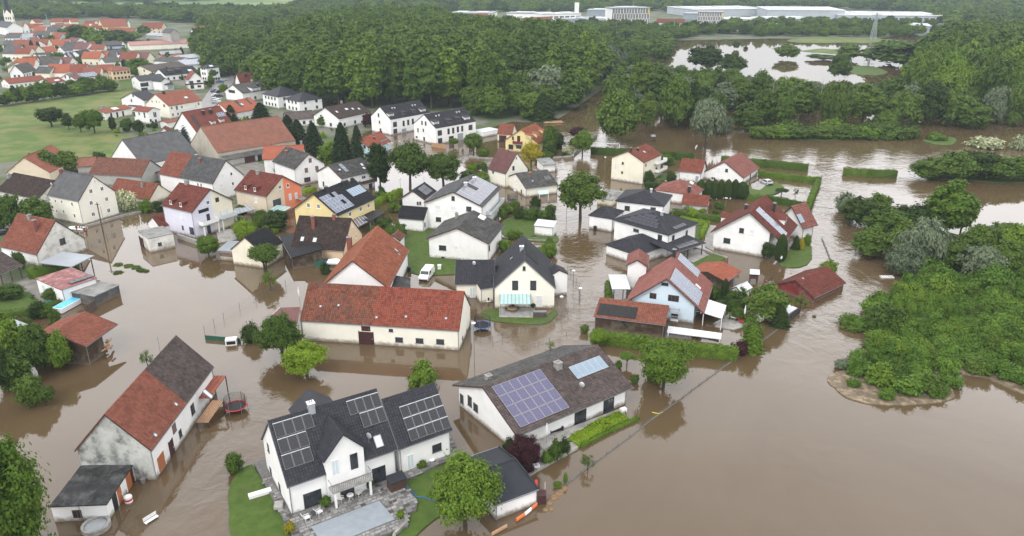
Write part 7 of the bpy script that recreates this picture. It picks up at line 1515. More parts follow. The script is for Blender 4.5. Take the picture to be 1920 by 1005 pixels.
def bench(P, rz, label, m='gutter', L=1.5):
    o = empty('garden_bench', P, rz, label, 'bench'); q = MB(); q.box(-L/2, L/2, -.25, .2, .4, .45, M[m]); q.build('seat', o); q = MB()
    for z in (.55, .7, .85): q.box(-L/2, L/2, .2, .25, z, z+.09, M[m])
    q.build('backrest', o)
    for x in (-L/2+.1, L/2-.15): q = MB(); q.box(x, x+.05, -.2, .2, 0, .4, M[m]); q.build('leg', o)
    return o
bench(P3('N', 1335, 465, .1), h['rz'], 'grey garden bench against the white wall'); rtable(P3('N', 1277, 485, .1), .35, 'little pale round table beside the grey bench')
o = empty('garden_cabinet', P3('N', 1020, 650, Z), h['rz'], 'brown garden cabinet with dark grey lid by the terrace steps', 'cabinet'); q = MB(); q.box(-1.0, 1.0, -.6, .6, 0, 1.3, M['board']); q.build('body', o); q = MB(); q.poly([(-1.1, -.75, 1.25), (1.1, -.75, 1.25), (1.1, .7, 1.5), (-1.1, .7, 1.5), (-1.1, -.75, 1.33), (1.1, -.75, 1.33), (1.1, .7, 1.58), (-1.1, .7, 1.58)], [(3, 2, 1, 0), (4, 5, 6, 7), (0, 1, 5, 4), (1, 2, 6, 5), (2, 3, 7, 6), (3, 0, 4, 7)], RF['slate']); q.build('lid', o)
def pot(P, r, label, leaf='green', h=1.0):
    o = empty('potted_plant', P, 0, label, 'plant'); q = MB(); q.lathe([(r*.6, 0), (r*.85, r*1.2), (r*.8, r*1.25)], M['black'], 10); q.build('pot', o); c = bpy.data.objects.new('foliage', crown('bush', 0, leaf, 1)); link(c, o); c.location = (0, 0, r*1.1); c.scale = (r*1.7, r*1.7, h); return o
pot(P3('N', 510, 790, Z), .38, 'palm-like green plant in a pot by the left french door'); pot(P3('N', 1205, 520, .1), .35, 'green shrub in a pot by the wing door'); pot(P3('N', 1050, 878, Z), .25, 'small lime potted plant on the planter wall', 'lime'); pot(P3('N', 250, 985, .2), .35, 'yellow conifer at the front corner of the lawn', 'yellow', 1.3); pot(P3('N', 828, 650, Z), .3, 'dark leafy potted plant at the balcony column', 'mid')
for i, (x, y) in enumerate(((1040, 770), (1052, 790), (1064, 812))): q = MB(); q.box(-.8, .8, -.22, .22, 0, .42-.13*i, M['concrete']); o = q.build('garden_step', loc=P3('N', x, y, .05), rz=h['rz']-.4); tag(o, ('upper', 'middle', 'lowest')[i]+' grey slab of the steps from terrace to lawn', 'step')
def path_tube(fr, pts, r, m, name, label, cat, z=.15, n=5):
    G = [P3(fr, p[0], p[1], z) for p in pts]; q = MB()
    for a, b in zip(G[:-1], G[1:]): q.tube(a, b, r, m, n)
    return tag(q.build(name), label, cat)
path_tube('N', [(1090,630),(1120,670),(1165,720),(1210,722),(1250,735),(1300,755)], .05, M['blue'], 'garden_hose', 'blue hose running from the terrace over the lawn', 'hose', .35)
q = MB(); q.box(-1.3, 1.3, -.35, .35, 0, .4, M['plastic']); tag(q.build('cold_frame', loc=P3('N', 30, 705, .25), rz=.5), 'white rectangular planter on the left lawn', 'planter'); q = MB(); q.box(-.6, .6, -.5, .5, 0, .35, M['concrete']); tag(q.build('light_well', loc=P3('N', 165, 790, .45), rz=h['rz']+1.2), 'pale cellar light well on the paving left of the solar house', 'light well')
# ---------- posts, lamps, poles ----------
def lamp(fr, x, yb, yt, label, double=False):
    P = P3(fr, x, yb); hh = solve_z(P, px(fr, (x, yt))[1]); o = empty('street_lamp', P, 0, label, 'street lamp'); q = MB(); q.tube((0, 0, -.5), (0, 0, hh-.4), .06, M['gutter'], 6, .045); q.build('pole', o)
    q = MB(); q.lathe([(.10, hh-.42), (.30, hh-.25), (.34, hh-.12), (.1, hh)], M['whitemetal'], 10); q.build('lamp_head', o); return o
lamp('l', 1103, 920, 680, 'street lamp with white round head in front of the cream house fence'); lamp('l', 1297, 740, 595, 'street lamp at the far bend of the wire fence'); lamp('l', 1228, 550, 415, 'street lamp in the stream behind the wire fence')
lamp('n', 1180, 235, 78, 'street lamp beside the clipped lime hedge in the square'); lamp('G', 672, 300, 208, 'street lamp left of the pale yellow flats'); lamp('G', 395, 640, 540, 'street lamp post under the tall lime tree'); lamp('J', 1583, 760, 440, 'tall thin pole at the right gable of the long barn')
def pole(fr, x, yb, yt, r, m, label, name='utility_pole', cat='pole'):
    P = P3(fr, x, yb); hh = solve_z(P, px(fr, (x, yt))[1]); q = MB(); q.tube((0, 0, -1), (0, 0, hh), r, m, 8, r*.75)
    if name == 'utility_pole':
        q.box(-.5, .5, -.05, .05, hh-.5, hh-.38, m)
        for xx in (-.45, 0, .45): q.tube((xx, 0, hh-.38), (xx, 0, hh-.15), .04, M['whitemetal'], 6)
    return tag(q.build(name, loc=P), label, cat)
pole('E', 757, 800, 540, .16, M['wood'], 'tall dark wooden power pole in the flooded lane'); pole('E', 770, 770, 570, .06, M['gutter'], 'thin grey lamp pole next to the wooden power pole', 'lamp_pole', 'lamp pole'); pole('E', 1495, 425, 290, .12, M['frame_brown'] if False else M['board'], 'reddish wooden pole in front of the grey and red roof')
pole('E', 298, 650, 570, .04, M['gutter'], 'thin roof aerial behind the white cottage', 'aerial', 'aerial'); pole('I', 1170, 700, 548, .04, M['gutter'], 'tv aerial beside the old farmhouse roof', 'aerial', 'aerial'); pole('O', 238, 700, 615, .04, M['whitemetal'], 'white bird feeder post beside the fence end', 'bird_feeder', 'post'); pole('M', 885, 890, 765, .04, M['rail'], 'thin clothes pole in the water by the low garage', 'clothes_pole', 'pole'); pole('M', 598, 900, 795, .04, M['rail'], 'dark thin post at the white garage window', 'post', 'post')
pole('n', 1430, 240, 60, .05, M['gutter'], 'thin post among the square trees', 'post', 'post')
def parasol(P, label, h=2.4, m='plastic'):
    o = empty('parasol', P, 0, label, 'parasol'); q = MB(); q.tube((0, 0, 0), (0, 0, h), .03, M['gutter'], 6); q.build('pole', o); q = MB(); q.lathe([(.05, h*.42), (.14, h*.5), (.16, h*.7), (.04, h+.05)], M[m], 8); q.build('canopy', o)
parasol(P3('O', 250, 330, .3), 'closed white parasol on the bungalow terrace', 3.0); parasol(P3('J', 318, 300), 'closed white parasol standing in the water left of the long barn', 3.2); parasol(P3('K', 1680, 430, .2), 'closed white parasol at the blue house terrace', 3.0)
# ---------- fences ----------
def fence(fr, pts, hgt, step, label, wire=True, m='rail', base=None, name='wire_fence', cat='fence', panel=None):
    G = [P3(fr, *p) for p in pts]; o = empty(name, G[0], 0, label, cat); g0 = G[0]; pm = None; K = 'post%.1f' % hgt + m
    if K not in MC: q = MB(); q.tube((0, 0, -.3), (0, 0, hgt), .035, M[m], 5); MC[K] = q.mesh('post')
    w = MB()
    for a, b in zip(G[:-1], G[1:]):
        d = b-a; L = np.linalg.norm(d); n = max(1, int(round(L/step)))
        for i in range(n): p = a+d*i/n-g0; child('post', MC[K], o, Matrix.Translation(tuple(p)))
        if wire:
            for z in np.linspace(.15, hgt-.03, 4 if hgt > .8 else 2): w.tube(a-g0+np.array([0, 0, z]), b-g0+np.array([0, 0, z]), .012 if panel is None else .012, M[m], 4)
        if panel:
            nn = np.array([-d[1], d[0], 0])/L*.03; A, B = a-g0, b-g0; n2 = max(1, int(L/2))
            for i in range(n2):
                s0, s1 = A+(B-A)*(i+.02)/n2, A+(B-A)*(i+.98)/n2; q = MB(); q.prism([tuple((s0-nn)[:2]), tuple((s1-nn)[:2]), tuple((s1+nn)[:2]), tuple((s0+nn)[:2])], .0, hgt-.05, M[panel]); q.build('panel', o)
    if base:
        for a, b in zip(G[:-1], G[1:]):
            d = b-a; L = np.linalg.norm(d); n = max(1, int(L/3)); nn = np.array([-d[1], d[0], 0])/L*base[1]/2
            for i in range(n):
                A, B = a-g0+d*(i+.01)/n, a-g0+d*(i+.99)/n; q = MB(); q.prism([tuple((A-nn)[:2]), tuple((B-nn)[:2]), tuple((B+nn)[:2]), tuple((A+nn)[:2])], -.3, base[0], M['mortar' if base[0] < .2 else 'concrete']); q.build('base_slab', o)
    if wire: w.build('wire', o)
    return o
fence('0', [(1019,942),(1061,909),(1115,868),(1180,820),(1219,789),(1281,745),(1296,733),(1356,689),(1400,659),(1440,632),(1471,608),(1502,580)], .45, 2.6, 'almost submerged garden fence with low concrete base along the open flood', base=(.07, .18))
fence('0', [(1541,448),(1552,475),(1562,502)], .6, 2.5, 'nearly drowned fence at the river side of the workshop', base=(.14, .2))
fence('0', [(1064,507),(1086,540),(1087,566),(1065,585),(1044,595),(1010,612),(960,628),(905,648)], 1.2, 2.4, 'dark wire fence curving round the flooded yard of the cream house')
fence('0', [(384,626),(420,600),(450,582),(480,565),(515,548),(556,528)], 1.5, 3.0, 'wire fence standing in the calm water left of the long barn'); fence('0', [(385,636),(452,642)], .8, 2.5, 'dark green screen fence beside the white box in the water', panel='green')
fence('0', [(990,656),(1030,640),(1062,630),(1092,620)], .7, 2.6, 'low rail fence in the current behind the bungalow'); fence('0', [(1048,306),(1075,310),(1100,308),(1118,302)], 1.2, 3, 'thin dark fence in the flooded street by the flats')
fence('0', [(1076,292),(1090,280),(1106,268),(1120,257)], .9, 2.5, 'grey concrete panel fence beside the flowering shrubs', panel='concrete'); fence('0', [(880,296),(940,300),(1000,300),(1072,294)], .5, 3, 'low lane wall with fence in front of the pale yellow house', base=(.5, .3))
fence('g', [(1030,760),(1250,790)], 1.6, 2, 'light brown wooden fence before the right twin house', panel='woodl', wire=False, name='wooden_fence'); fence('0', [(1290,338),(1275,342),(1262,336)], 1.2, 2, 'grey mesh fence at the flats garden'); fence('0', [(160,455),(192,462)], 1.0, 2, 'low metal railing in the flooded lane'); fence('0', [(192,452),(210,440),(230,434)], 1.0, 2.2, 'row of dark posts and railing by the double garage')
fence('0', [(160,592),(182,577)], 1.7, 1.6, 'grey timber lattice fence beside the blue pool', panel='wood', m='gutter', wire=False, name='lattice_fence'); fence('0', [(940,446),(1000,452),(1040,452)], .9, 2.4, 'concrete and mesh fence behind the cream house hedge', base=(.3, .25)); fence('G', [(1315,870),(1560,945)], .5, 2, 'dark garden edging wall of the villa lawn', base=(.35, .3))
fence('0', [(640,250),(680,242)], .9, 2, 'dark hedge fence by the brown-roofed house'); fence('0', [(1485,600),(1500,585)], 1.2, 1.2, 'black screen at the fenced garden corner', panel='black', wire=False)
# ---------- trampolines ----------
def trampoline(fr, x, y, r, label, rim, hn=1.7):
    o = empty('trampoline', P3(fr, x, y), .3, label, 'trampoline'); q = MB(); n = 24; z = .75
    P = [(rr*math.cos(2*math.pi*i/n), rr*math.sin(2*math.pi*i/n), zz) for rr, zz in ((r*.86, z), (r, z), (r, z+.06), (r*.86, z+.06)) for i in range(n)]
    q.poly(P, [(j*n+i, j*n+(i+1) % n, ((j+1) % 4)*n+(i+1) % n, ((j+1) % 4)*n+i) for j in range(4) for i in range(n)], M[rim]); q.build('rim', o)
    q = MB(); q.poly([(r*.86*math.cos(2*math.pi*i/n), r*.86*math.sin(2*math.pi*i/n), z+.03) for i in range(n)], [tuple(range(n))], M['black']); q.build('jumping_mat', o)
    for i in range(6):
        t = 2*math.pi*i/6; c, s = math.cos(t)*r, math.sin(t)*r; q = MB(); q.tube((c, s, 0), (c, s, z+hn), .035, M['gutter'], 5); q.build('pole', o)
    q = MB()
    for k in range(9): 
        zz = z+.1+k*hn/9*.98
        for i in range(n): a, b = 2*math.pi*i/n, 2*math.pi*(i+1)/n; q.tube((r*.9*math.cos(a), r*.9*math.sin(a), zz), (r*.9*math.cos(b), r*.9*math.sin(b), zz), .014, M['mesh'], 3)
    for i in range(48): a = 2*math.pi*i/48; q.tube((r*.9*math.cos(a), r*.9*math.sin(a), z+.05), (r*.9*math.cos(a), r*.9*math.sin(a), z+hn), .012, M['mesh'], 3)
    o2 = q.build('net', o); o2['kind'] = 'stuff'
trampoline('J', 1640, 490, 1.55, 'trampoline with blue rim and net on the grass beside the barn', 'blue'); trampoline('M', 1712, 95, 1.6, 'trampoline with red rim half sunk in the water by the farmhouse', 'red', 1.5); trampoline('r', 805, 960, 1.5, 'dark netted trampoline behind the white solar house', 'gutter')
# ---------- vehicles ----------
def vehicle(P, rz, label, col, kind='car', name=None):
    key = ('veh', kind, col); paint = mat('paint_'+col, {'white': (.78, .78, .78), 'blue': (.03, .07, .22), 'black': (.02, .02, .022), 'silver': (.42, .44, .46), 'red': (.35, .02, .02)}[col], rough=.3, coat=.6)
    L, Wd = (5.1, 1.95) if kind == 'van' else (4.3, 1.8)
    prof = {'van': [(-2.5, .35), (2.45, .35), (2.52, .75), (2.35, 1.1), (1.6, 1.25), (1.0, 1.88), (.75, 1.95), (-2.45, 1.97), (-2.52, 1.0)], 'car': [(-2.1, .3), (2.1, .3), (2.14, .6), (1.95, .8), (.95, .95), (.35, 1.38), (.1, 1.45), (-1.2, 1.45), (-1.85, 1.0), (-2.12, .9)]}[kind]
    o = empty(name or ('delivery_van' if kind == 'van' else 'parked_car'), P, rz, label, 'van' if kind == 'van' else 'car')
    if key not in MC:
        n = len(prof); q = MB(); zb = 1.1 if kind == 'van' else .9; f = lambda z, s: s*(Wd/2 - max(0, z-zb)*(.12 if kind == 'van' else .32))
        P_ = [(x, f(z, -1), z) for x, z in prof]+[(x, f(z, 1), z) for x, z in prof]; q.poly(P_, [tuple(range(n)), tuple(range(2*n-1, n-1, -1))]+[(i, n+i, n+(i+1) % n, (i+1) % n) for i in range(n)], paint)
        g = MB(); G_ = M['glass']
        if kind == 'van': ws = ((1.55, 1.3), (1.04, 1.84)); sw = [[(.05, 1.2), (1.35, 1.2), (.95, 1.75), (.05, 1.78)]]
        else: ws = ((.9, .99), (.40, 1.35)); sw = [[(-.45, .98), (.75, .98), (.25, 1.36), (-.45, 1.38)], [(-1.55, 1.0), (-.55, .98), (-.55, 1.38), (-1.15, 1.38)]]
        (xa, za), (xb, zb2) = ws; ya, yb = f(za, 1)*.9, f(zb2, 1)*.88; e = .02
        g.poly([(xa+e, -ya, za+e), (xa+e, ya, za+e), (xb+e, yb, zb2+e), (xb+e, -yb, zb2+e)], [(0, 1, 2, 3)], G_)
        if kind == 'car': g.poly([(-1.88, -.7, 1.0), (-1.88, .7, 1.0), (-1.28, .62, 1.42), (-1.28, -.62, 1.42)], [(0, 1, 2, 3)], G_)
        for s in (-1, 1):
            for w_ in sw: g.poly([(x, f(z, s)+s*.012, z) for x, z in w_], [(0, 1, 2, 3)], G_)
        wh = MB(); wh.tube((0, -.1, 0), (0, .1, 0), .33, M['black'], 14); rim = MB(); rim.tube((0, -.11, 0), (0, .11, 0), .19, M['silver'], 10)
        hl = MB(); hl.box(-.04, .04, -.2, .2, -.09, .09, M['whitemetal']); tl = MB(); tl.box(-.03, .03, -.07, .07, -.14, .14, M['red']); bm = MB(); bm.box(-.05, .05, -Wd*.46, Wd*.46, -.12, .12, M['black'])
        MC[key] = (q.mesh('body'), g.mesh('window_glass'), wh.mesh('wheel'), rim.mesh('rim'), hl.mesh('headlight'), tl.mesh('tail_light'), bm.mesh('bumper'))
    b, g, wh, rim, hl, tl, bm = MC[key]; bo = child('body', b, o, Matrix.Identity(4)); child('windows', g, o, Matrix.Identity(4)); F_ = L/2
    for x in (F_-.85, -F_+.85):
        for s in (-1, 1): w_ = child('wheel', wh, o, Matrix.Translation((x, s*(Wd/2-.08), .33))); child('rim', rim, w_, Matrix.Identity(4))
    for s in (-1, 1): child('headlight', hl, o, Matrix.Translation((F_-.02, s*(Wd/2-.32), .78))); child('tail_light', tl, o, Matrix.Translation((-F_+.02, s*(Wd/2-.15), .9)))
    child('bumper', bm, o, Matrix.Translation((F_, 0, .45))); child('bumper', bm, o, Matrix.Translation((-F_, 0, .45))); return o
a, b = P3('J', 1215, 148), P3('J', 1262, 88); vehicle(P3('J', 1238, 118, -.12), dirz(b, a), 'white delivery van parked in shallow water beside the lawn', 'white', 'van')
for fr, x, y, rz, col, lb in (('d',180,575,1.2,'blue','dark blue car on the street below the black wall'),('d',230,590,1.2,'black','black car right of the dark blue one'),('d',200,640,.2,'white','white car in the middle of the parking bay'),('d',240,650,.2,'black','dark car beside the middle white car'),('d',185,705,.1,'silver','upper silver car of the pair at the parking bay end'),('d',205,740,.1,'silver','lower silver car of the pair at the parking bay end'),('d',445,305,.3,'silver','silver car under the street trees at the bend'),('d',262,440,.5,'blue','blue car in front of the white terrace block'),('d',310,410,.6,'silver','silver car on the slope of the street bend'),('d',310,265,.1,'white','white car at the dark hip-roofed corner house'),('G',1840,405,1.9,'silver','silver car on the drive of the salmon-roofed house'),('o',18,270,1.0,'black','black car under the maple at the left edge')):
    vehicle(P3(fr, x, y, .12), rz, lb, col)
# ---------- people ----------
def person(P, rz, label, shirt, trousers='black', arms=0, hh=1.72, wade=0.0):
    s = hh/1.72; me = bpy.data.meshes.new('person')
    V = [(0,0,.92),(0,0,1.12),(0,0,1.36),(0,0,1.50),(0,.01,1.56),(0,.02,1.66),(0,0,1.74),(.10,0,.88),(.11,.03+.08*arms,.48),(.11,-.02,.08),(.11,.10,.04),(-.10,0,.88),(-.11,-.03-.10*arms,.48),(-.11,-.08*arms,.08),(-.11,.10,.04),(.19,0,1.40),(.25,.02,1.14),(.24,.14+.1*arms,.92),(.24,.20,.86),(-.19,0,1.40),(-.25,.02,1.14),(-.24,.14,.92),(-.24,.2,.86)]
    E = [(0,1),(1,2),(2,3),(3,4),(4,5),(5,6),(0,7),(7,8),(8,9),(9,10),(0,11),(11,12),(12,13),(13,14),(2,15),(15,16),(16,17),(17,18),(2,19),(19,20),(20,21),(21,22)]
    R = [.15,.14,.16,.06,.075,.10,.06,.10,.065,.045,.04,.10,.065,.045,.04,.07,.05,.035,.03,.07,.05,.035,.03]
    me.from_pydata([tuple(c*s for c in v) for v in V], E, []); me.update(); o = bpy.data.objects.new('person', me); link(o); o.location = (P[0], P[1], P[2]-wade); o.rotation_euler = (0, 0, rz)
    sk = o.modifiers.new('skin', 'SKIN'); d = me.skin_vertices[0].data
    for i, r in enumerate(R): d[i].radius = (r*s, r*s*.8)
    d[0].use_root = True; ss = o.modifiers.new('sub', 'SUBSURF'); ss.levels = 1; ss.render_levels = 1
    # clothing colours by height
    m = bpy.data.materials.new('clothes_'+shirt); m.use_nodes = True; nt = m.node_tree; N = nt.nodes; L = nt.links; tc = N.new('ShaderNodeTexCoord'); sx = N.new('ShaderNodeSeparateXYZ'); cr = N.new('ShaderNodeValToRGB'); cr.color_ramp.interpolation = 'CONSTANT'
    L.new(tc.outputs['Object'], sx.inputs[0]); mr = N.new('ShaderNodeMapRange'); mr.inputs[1].default_value = 0; mr.inputs[2].default_value = 2; L.new(sx.outputs[2], mr.inputs[0]); L.new(mr.outputs[0], cr.inputs[0])
    cd = dict(white=(.7, .72, .76), blue=(.03, .08, .35), red=(.45, .03, .03), black=(.02, .02, .025), orange=(.6, .15, .03))
    el = cr.color_ramp.elements; el[0].position = 0; el[0].color = (*cd[trousers], 1); el[1].position = .47*s; el[1].color = (*cd[shirt], 1); e = el.new(.755*s); e.color = (.55, .36, .28, 1); e = el.new(.84*s); e.color = (.06, .04, .03, 1)
    L.new(cr.outputs[0], N['Principled BSDF'].inputs['Base Color']); me.materials.append(m); tag(o, label, 'person'); return o
person(P3('0', 1464, 493, .2), .4, 'person in light blue jacket walking on the garden path by the round lawn', 'white', arms=1)
person(P3('o', 741, 256), 1.2, 'person in orange wading behind the white boat', 'orange', wade=.45); person(P3('o', 706, 236), 2.0, 'person in blue jacket at the boat stern', 'blue', wade=.35); person(P3('o', 688, 232), 2.6, 'person in red leaning over the boat', 'red', wade=.35); person(P3('o', 660, 236), .4, 'person in black beside the bow of the boat', 'black', wade=.4)
person(P3('F', 1740, 800, .3), 2, 'person in red jacket beside the white bungalow', 'red')
def boat(P, rz, label):
    o = empty('inflatable_boat', P, rz, label, 'boat'); q = MB(); pts = [(-2, -.7), (1.2, -.7), (2.2, -.25), (2.4, 0), (2.2, .25), (1.2, .7), (-2, .7)]
    for a_, b_ in zip(pts[:-1], pts[1:]): q.tube((*a_, .2), (*b_, .2), .24, M['plastic'], 8)
    q.build('tube', o); q = MB(); q.prism(pts, .0, .08, M['gutter']); q.build('floor', o); q = MB(); q.box(-2.1, -1.95, -.5, .5, .05, .5, M['black']); q.build('transom', o)
boat(P3('o', 670, 225), 2.9, 'white inflatable boat with people in front of the cream farmhouse')
# ---------- roofs on posts, pergolas, awnings ----------
def canopy(fr, quad, zs, label, m, name='canopy', cat='canopy', posts=(0, 1), ribs=0, thick=.08, rib_m='whitemetal', base=0.0, side=None):
    P = [P3(fr, p[0], p[1], z) for p, z in zip(quad, zs)]; c = sum(P)/4; c[2] = base; o = empty(name, c, 0, label, cat); Q = [p-c+np.array([0, 0, c[2]*0]) for p in P]; Q = [np.array([p[0]-c[0], p[1]-c[1], p[2]-base]) for p in P]
    q = MB(); T = [tuple(p) for p in Q]+[(p[0], p[1], p[2]-thick) for p in Q]; q.poly(T, [(0, 1, 2, 3), (7, 6, 5, 4), (0, 4, 5, 1), (1, 5, 6, 2), (2, 6, 7, 3), (3, 7, 4, 0)], m); q.build('roof', o)
    for i in posts: q = MB(); p = Q[i]; k = .96; q.box(p[0]*k-.06, p[0]*k+.06, p[1]*k-.06, p[1]*k+.06, 0, p[2]-thick, M[rib_m]); q.build('post', o)
    for i in range(ribs+1):
        t = i/max(1, ribs); a_ = Q[0]+(Q[1]-Q[0])*t; b_ = Q[3]+(Q[2]-Q[3])*t; q = MB(); up = np.array([0, 0, .03]); q.tube(a_+up, b_+up, .035, M[rib_m], 4); q.build('rib', o)
    return o
canopy('l', [(478,762),(792,762),(786,660),(482,660)], (2.4,2.4,2.9,2.9), 'glass canopy with grey ribs over the cream house terrace', M['glassroof'], ribs=8, rib_m='gutter')
canopy('K', [(1385,372),(1522,415),(1553,318),(1412,272)], (2.5,2.3,2.3,2.7), 'white ribbed terrace roof at the right side of the light blue house', RF['white'], ribs=9, posts=(0,1,2))
canopy('K', [(880,330),(1208,375),(1215,345),(885,308)], (2.6,2.6,3.0,3.0), 'row of pale translucent awning panels on the light blue gable', RF['pale'], ribs=5, posts=(), rib_m='gutter', thick=.05)
canopy('K', [(1125,515),(1512,565),(1520,520),(1135,468)], (.7,.7,1.1,1.1), 'white glazed pool cover in front of the light blue house', RF['white'], ribs=9, posts=(0,1,2,3), name='pool_enclosure', cat='pool enclosure')
canopy('I', [(1520,990),(1410,990),(1550,828),(1638,828)], (2.5,2.7,2.7,2.5), 'rusty sheet canopy over the outside stairs of the farmhouse', M['rustsheet'], ribs=3, posts=(0,3), rib_m='frame_brown')
canopy('m', [(1095,712),(1230,755),(1365,680),(1190,655)], (2.6,2.5,2.5,2.7), 'glazed terrace roof below the orange gable', M['glassroof'], ribs=4, rib_m='gutter', posts=(0,1,2)); canopy('m', [(690,770),(930,705),(850,655),(690,700)], (2.5,2.5,2.7,2.7), 'pale sheet roof between the two duplex houses', RF['pale'], ribs=5, posts=(0,1))
canopy('n', [(735,585),(860,525),(790,470),(672,500)], (2.4,2.4,2.8,2.8), 'pergola roofed with dark solar glass at the yellow house', PV['grey'], ribs=4, posts=(0,1)); canopy('r', [(1205,835),(1345,820),(1330,765),(1190,780)], (2.0,2.0,2.5,2.5), 'small pale glass porch of the grey-roofed angled house', M['glassroof'], ribs=3, posts=(0,1))
canopy('J', [(30,470),(300,445),(318,330),(175,335)], (2.2,2.2,2.8,2.8), 'low brownish annex roof at the left end of the long barn', RF['plum'], posts=(0,1,2), thick=.15, name='lean_to_roof', cat='lean-to'); canopy('J', [(955,188),(1115,192),(1120,120),(1000,100)], (2.6,2.6,3.2,3.4), 'mossy dark sheet roof between orange barn and van', RF['flatdark'], posts=(1,2), thick=.15, name='lean_to_roof', cat='lean-to')
canopy('M', [(1420,180),(1510,180),(1620,25),(1540,20)], (.9,.9,2.3,2.3), 'light wooden stairway with brick sides at the farmhouse', M['woodl'], ribs=7, posts=(0,1,2,3), name='outside_stairs', cat='stairs', rib_m='board')
# patio of the cream house
flat('patio', [(936,577),(1003,577),(1003,595),(936,594)], .16, M['concrete'], thick=.3); rtable(P3('l', 600, 845, .16), .9, 'round wooden garden table under the glass canopy', 'woodl')
for x, y, rz, lb in ((548,830,-1.4,'left brown garden chair at the round table'),(655,825,1.5,'right brown garden chair at the round table'),(610,800,3.1,'far brown garden chair at the round table')): chair(P3('l', x, y, .16), rz, lb, m='board')
q = MB(); q.box(-1.2, 1.2, -.4, .4, 0, 1.1, M['gutter']); 
for i in range(5): q.box(-1.22, 1.22, -.44, -.4, .08+i*.2, .22+i*.2, M['wood'])
tag(q.build('storage_box', loc=P3('l', 885, 895, .1)), 'dark grey slatted storage box on the cream house terrace', 'storage box')
for x, y, lb in ((815,800,'dark potted plants at the canopy post'),(918,785,'dark pot by the white terrace door')): pot(P3('l', x, y, .16), .3, lb, 'dark', .6)
# bungalow terrace
flat('terrace', [(1000,828),(1040,812),(1165,765),(1172,772),(1080,822),(1082,840),(1010,880),(985,895),(955,870)], .3, M['concrete'], thick=.5)
o = empty('garden_sofa', P3('O', 315, 245, .3), .5, 'black rattan sofa under the bungalow roof overhang', 'sofa'); q = MB(); q.box(-.9, .9, -.4, .4, .15, .42, M['black']); q.build('seat', o); q = MB(); q.box(-.9, .9, .3, .45, .42, .85, M['black']); q.build('backrest', o)
for s in (-1, 1): q = MB(); q.box(s*.9, s*1.05, -.4, .45, .0, .62, M['black']); q.build('armrest', o)
rg = random.Random(3)
for i in range(14):
    q = MB(); n = 6; r = rg.uniform(.18, .4); q.lathe([(r*.7, -.1), (r, r*.3), (r*.6, r*.8)], M['concrete'], n); P = P3('O', 195+rg.uniform(-25, 45), 455+rg.uniform(-45, 30), .2); o = q.build('rock', loc=P, rz=rg.random()*3); tag(o, 'pale rock of the rockery beside the red maple', 'rock', 'rockery stones')
wall_strip('O', [(475,372),(360,430),(200,515),(110,535)], .35, .25, M['concrete'], 'terrace_edge', 'low stone edge of the bungalow terrace along the water', 'edging', z0=.02)
for i in range(3): q = MB(); q.box(-.7, .7, -.2, .2, 0, .42-.12*i, M['concrete']); tag(q.build('garden_step', loc=P3('O', 430+i*16, 300+i*22), rz=.5), ('top', 'second', 'bottom')[i]+' slab of the bungalow garden steps', 'step')
q = MB(); q.box(-.4, .4, -.3, .3, 0, .5, M['plastic']); tag(q.build('white_box', loc=P3('O', 175, 510, .1), rz=.4), 'white box at the end of the bungalow bed', 'box'); q = MB(); q.box(-.45, .45, -.3, .3, 0, .6, M['plastic']); q.lathe([(.22, .2), (.22, .25)], M['black'], 10, (0, -.31, 0)); tag(q.build('heat_pump', loc=P3('O', 805, 105), rz=.5), 'white heat pump at the bungalow corner', 'heat pump')
# farm yard objects
o = empty('barrel', P3('M', 935, 755), 0, 'red and white barrel floating beside the orange garage doors', 'barrel'); q = MB(); q.lathe([(.42, -.2), (.45, .1), (.45, .25)], M['plastic'], 12); q.build('lower_band', o); q = MB(); q.lathe([(.455, .25), (.455, .5)], M['red'], 12); q.build('red_band', o); q = MB(); q.lathe([(.45, .5), (.45, .72), (.4, .8)], M['plastic'], 12); q.build('upper_band', o)
o = empty('well_ring', P3('M', 700, 945), 0, 'round concrete well ring with pale lid in front of the low garage', 'well'); q = MB(); n = 20
q.poly([(rr*math.cos(2*math.pi*i/n), rr*math.sin(2*math.pi*i/n), zz) for rr, zz in ((1.5, -.3), (1.5, .55), (1.2, .55), (1.2, -.3)) for i in range(n)], [(j*n+i, j*n+(i+1) % n, (j+1)*n+(i+1) % n, (j+1)*n+i) for j in range(3) for i in range(n)], M['concrete']); q.build('ring', o); q = MB(); q.lathe([(1.15, .2), (1.15, .34)], M['sheet'], 20); q.build('lid', o)
bench(P3('M', 1100, 905, -.25), 1.0, 'white garden bench drifting in the water by the farm', 'plastic', 1.6); q = MB(); q.lathe([(.25, 0), (.32, .6)], M['gutter'], 10); tag(q.build('rain_barrel', loc=P3('M', 1040, 618)), 'grey tub at the farmhouse corner', 'tub')
q = MB(); q.box(-.9, .9, -.55, .55, -.1, 1.1, M['plastic']); q.box(-.7, .7, -.57, -.55, .2, .8, M['black']); tag(q.build('kiosk_box', loc=P3('I', 1680, 600), rz=.2), 'white appliance box in the water beside the green screen', 'box')
# floating weeds
for i, (x, y) in enumerate(((860, 28), (930, 38), (985, 50), (1010, 65), (1030, 70), (1062, 75), (855, 88))): tree_at(P3('I', x, y, -.1), .5, rg.uniform(.5, 1.0), 'bush', 'mid', 'small clump of weeds drifting on the calm water', 'weeds', 'drifting weeds', lod=0, name='weed_clump')
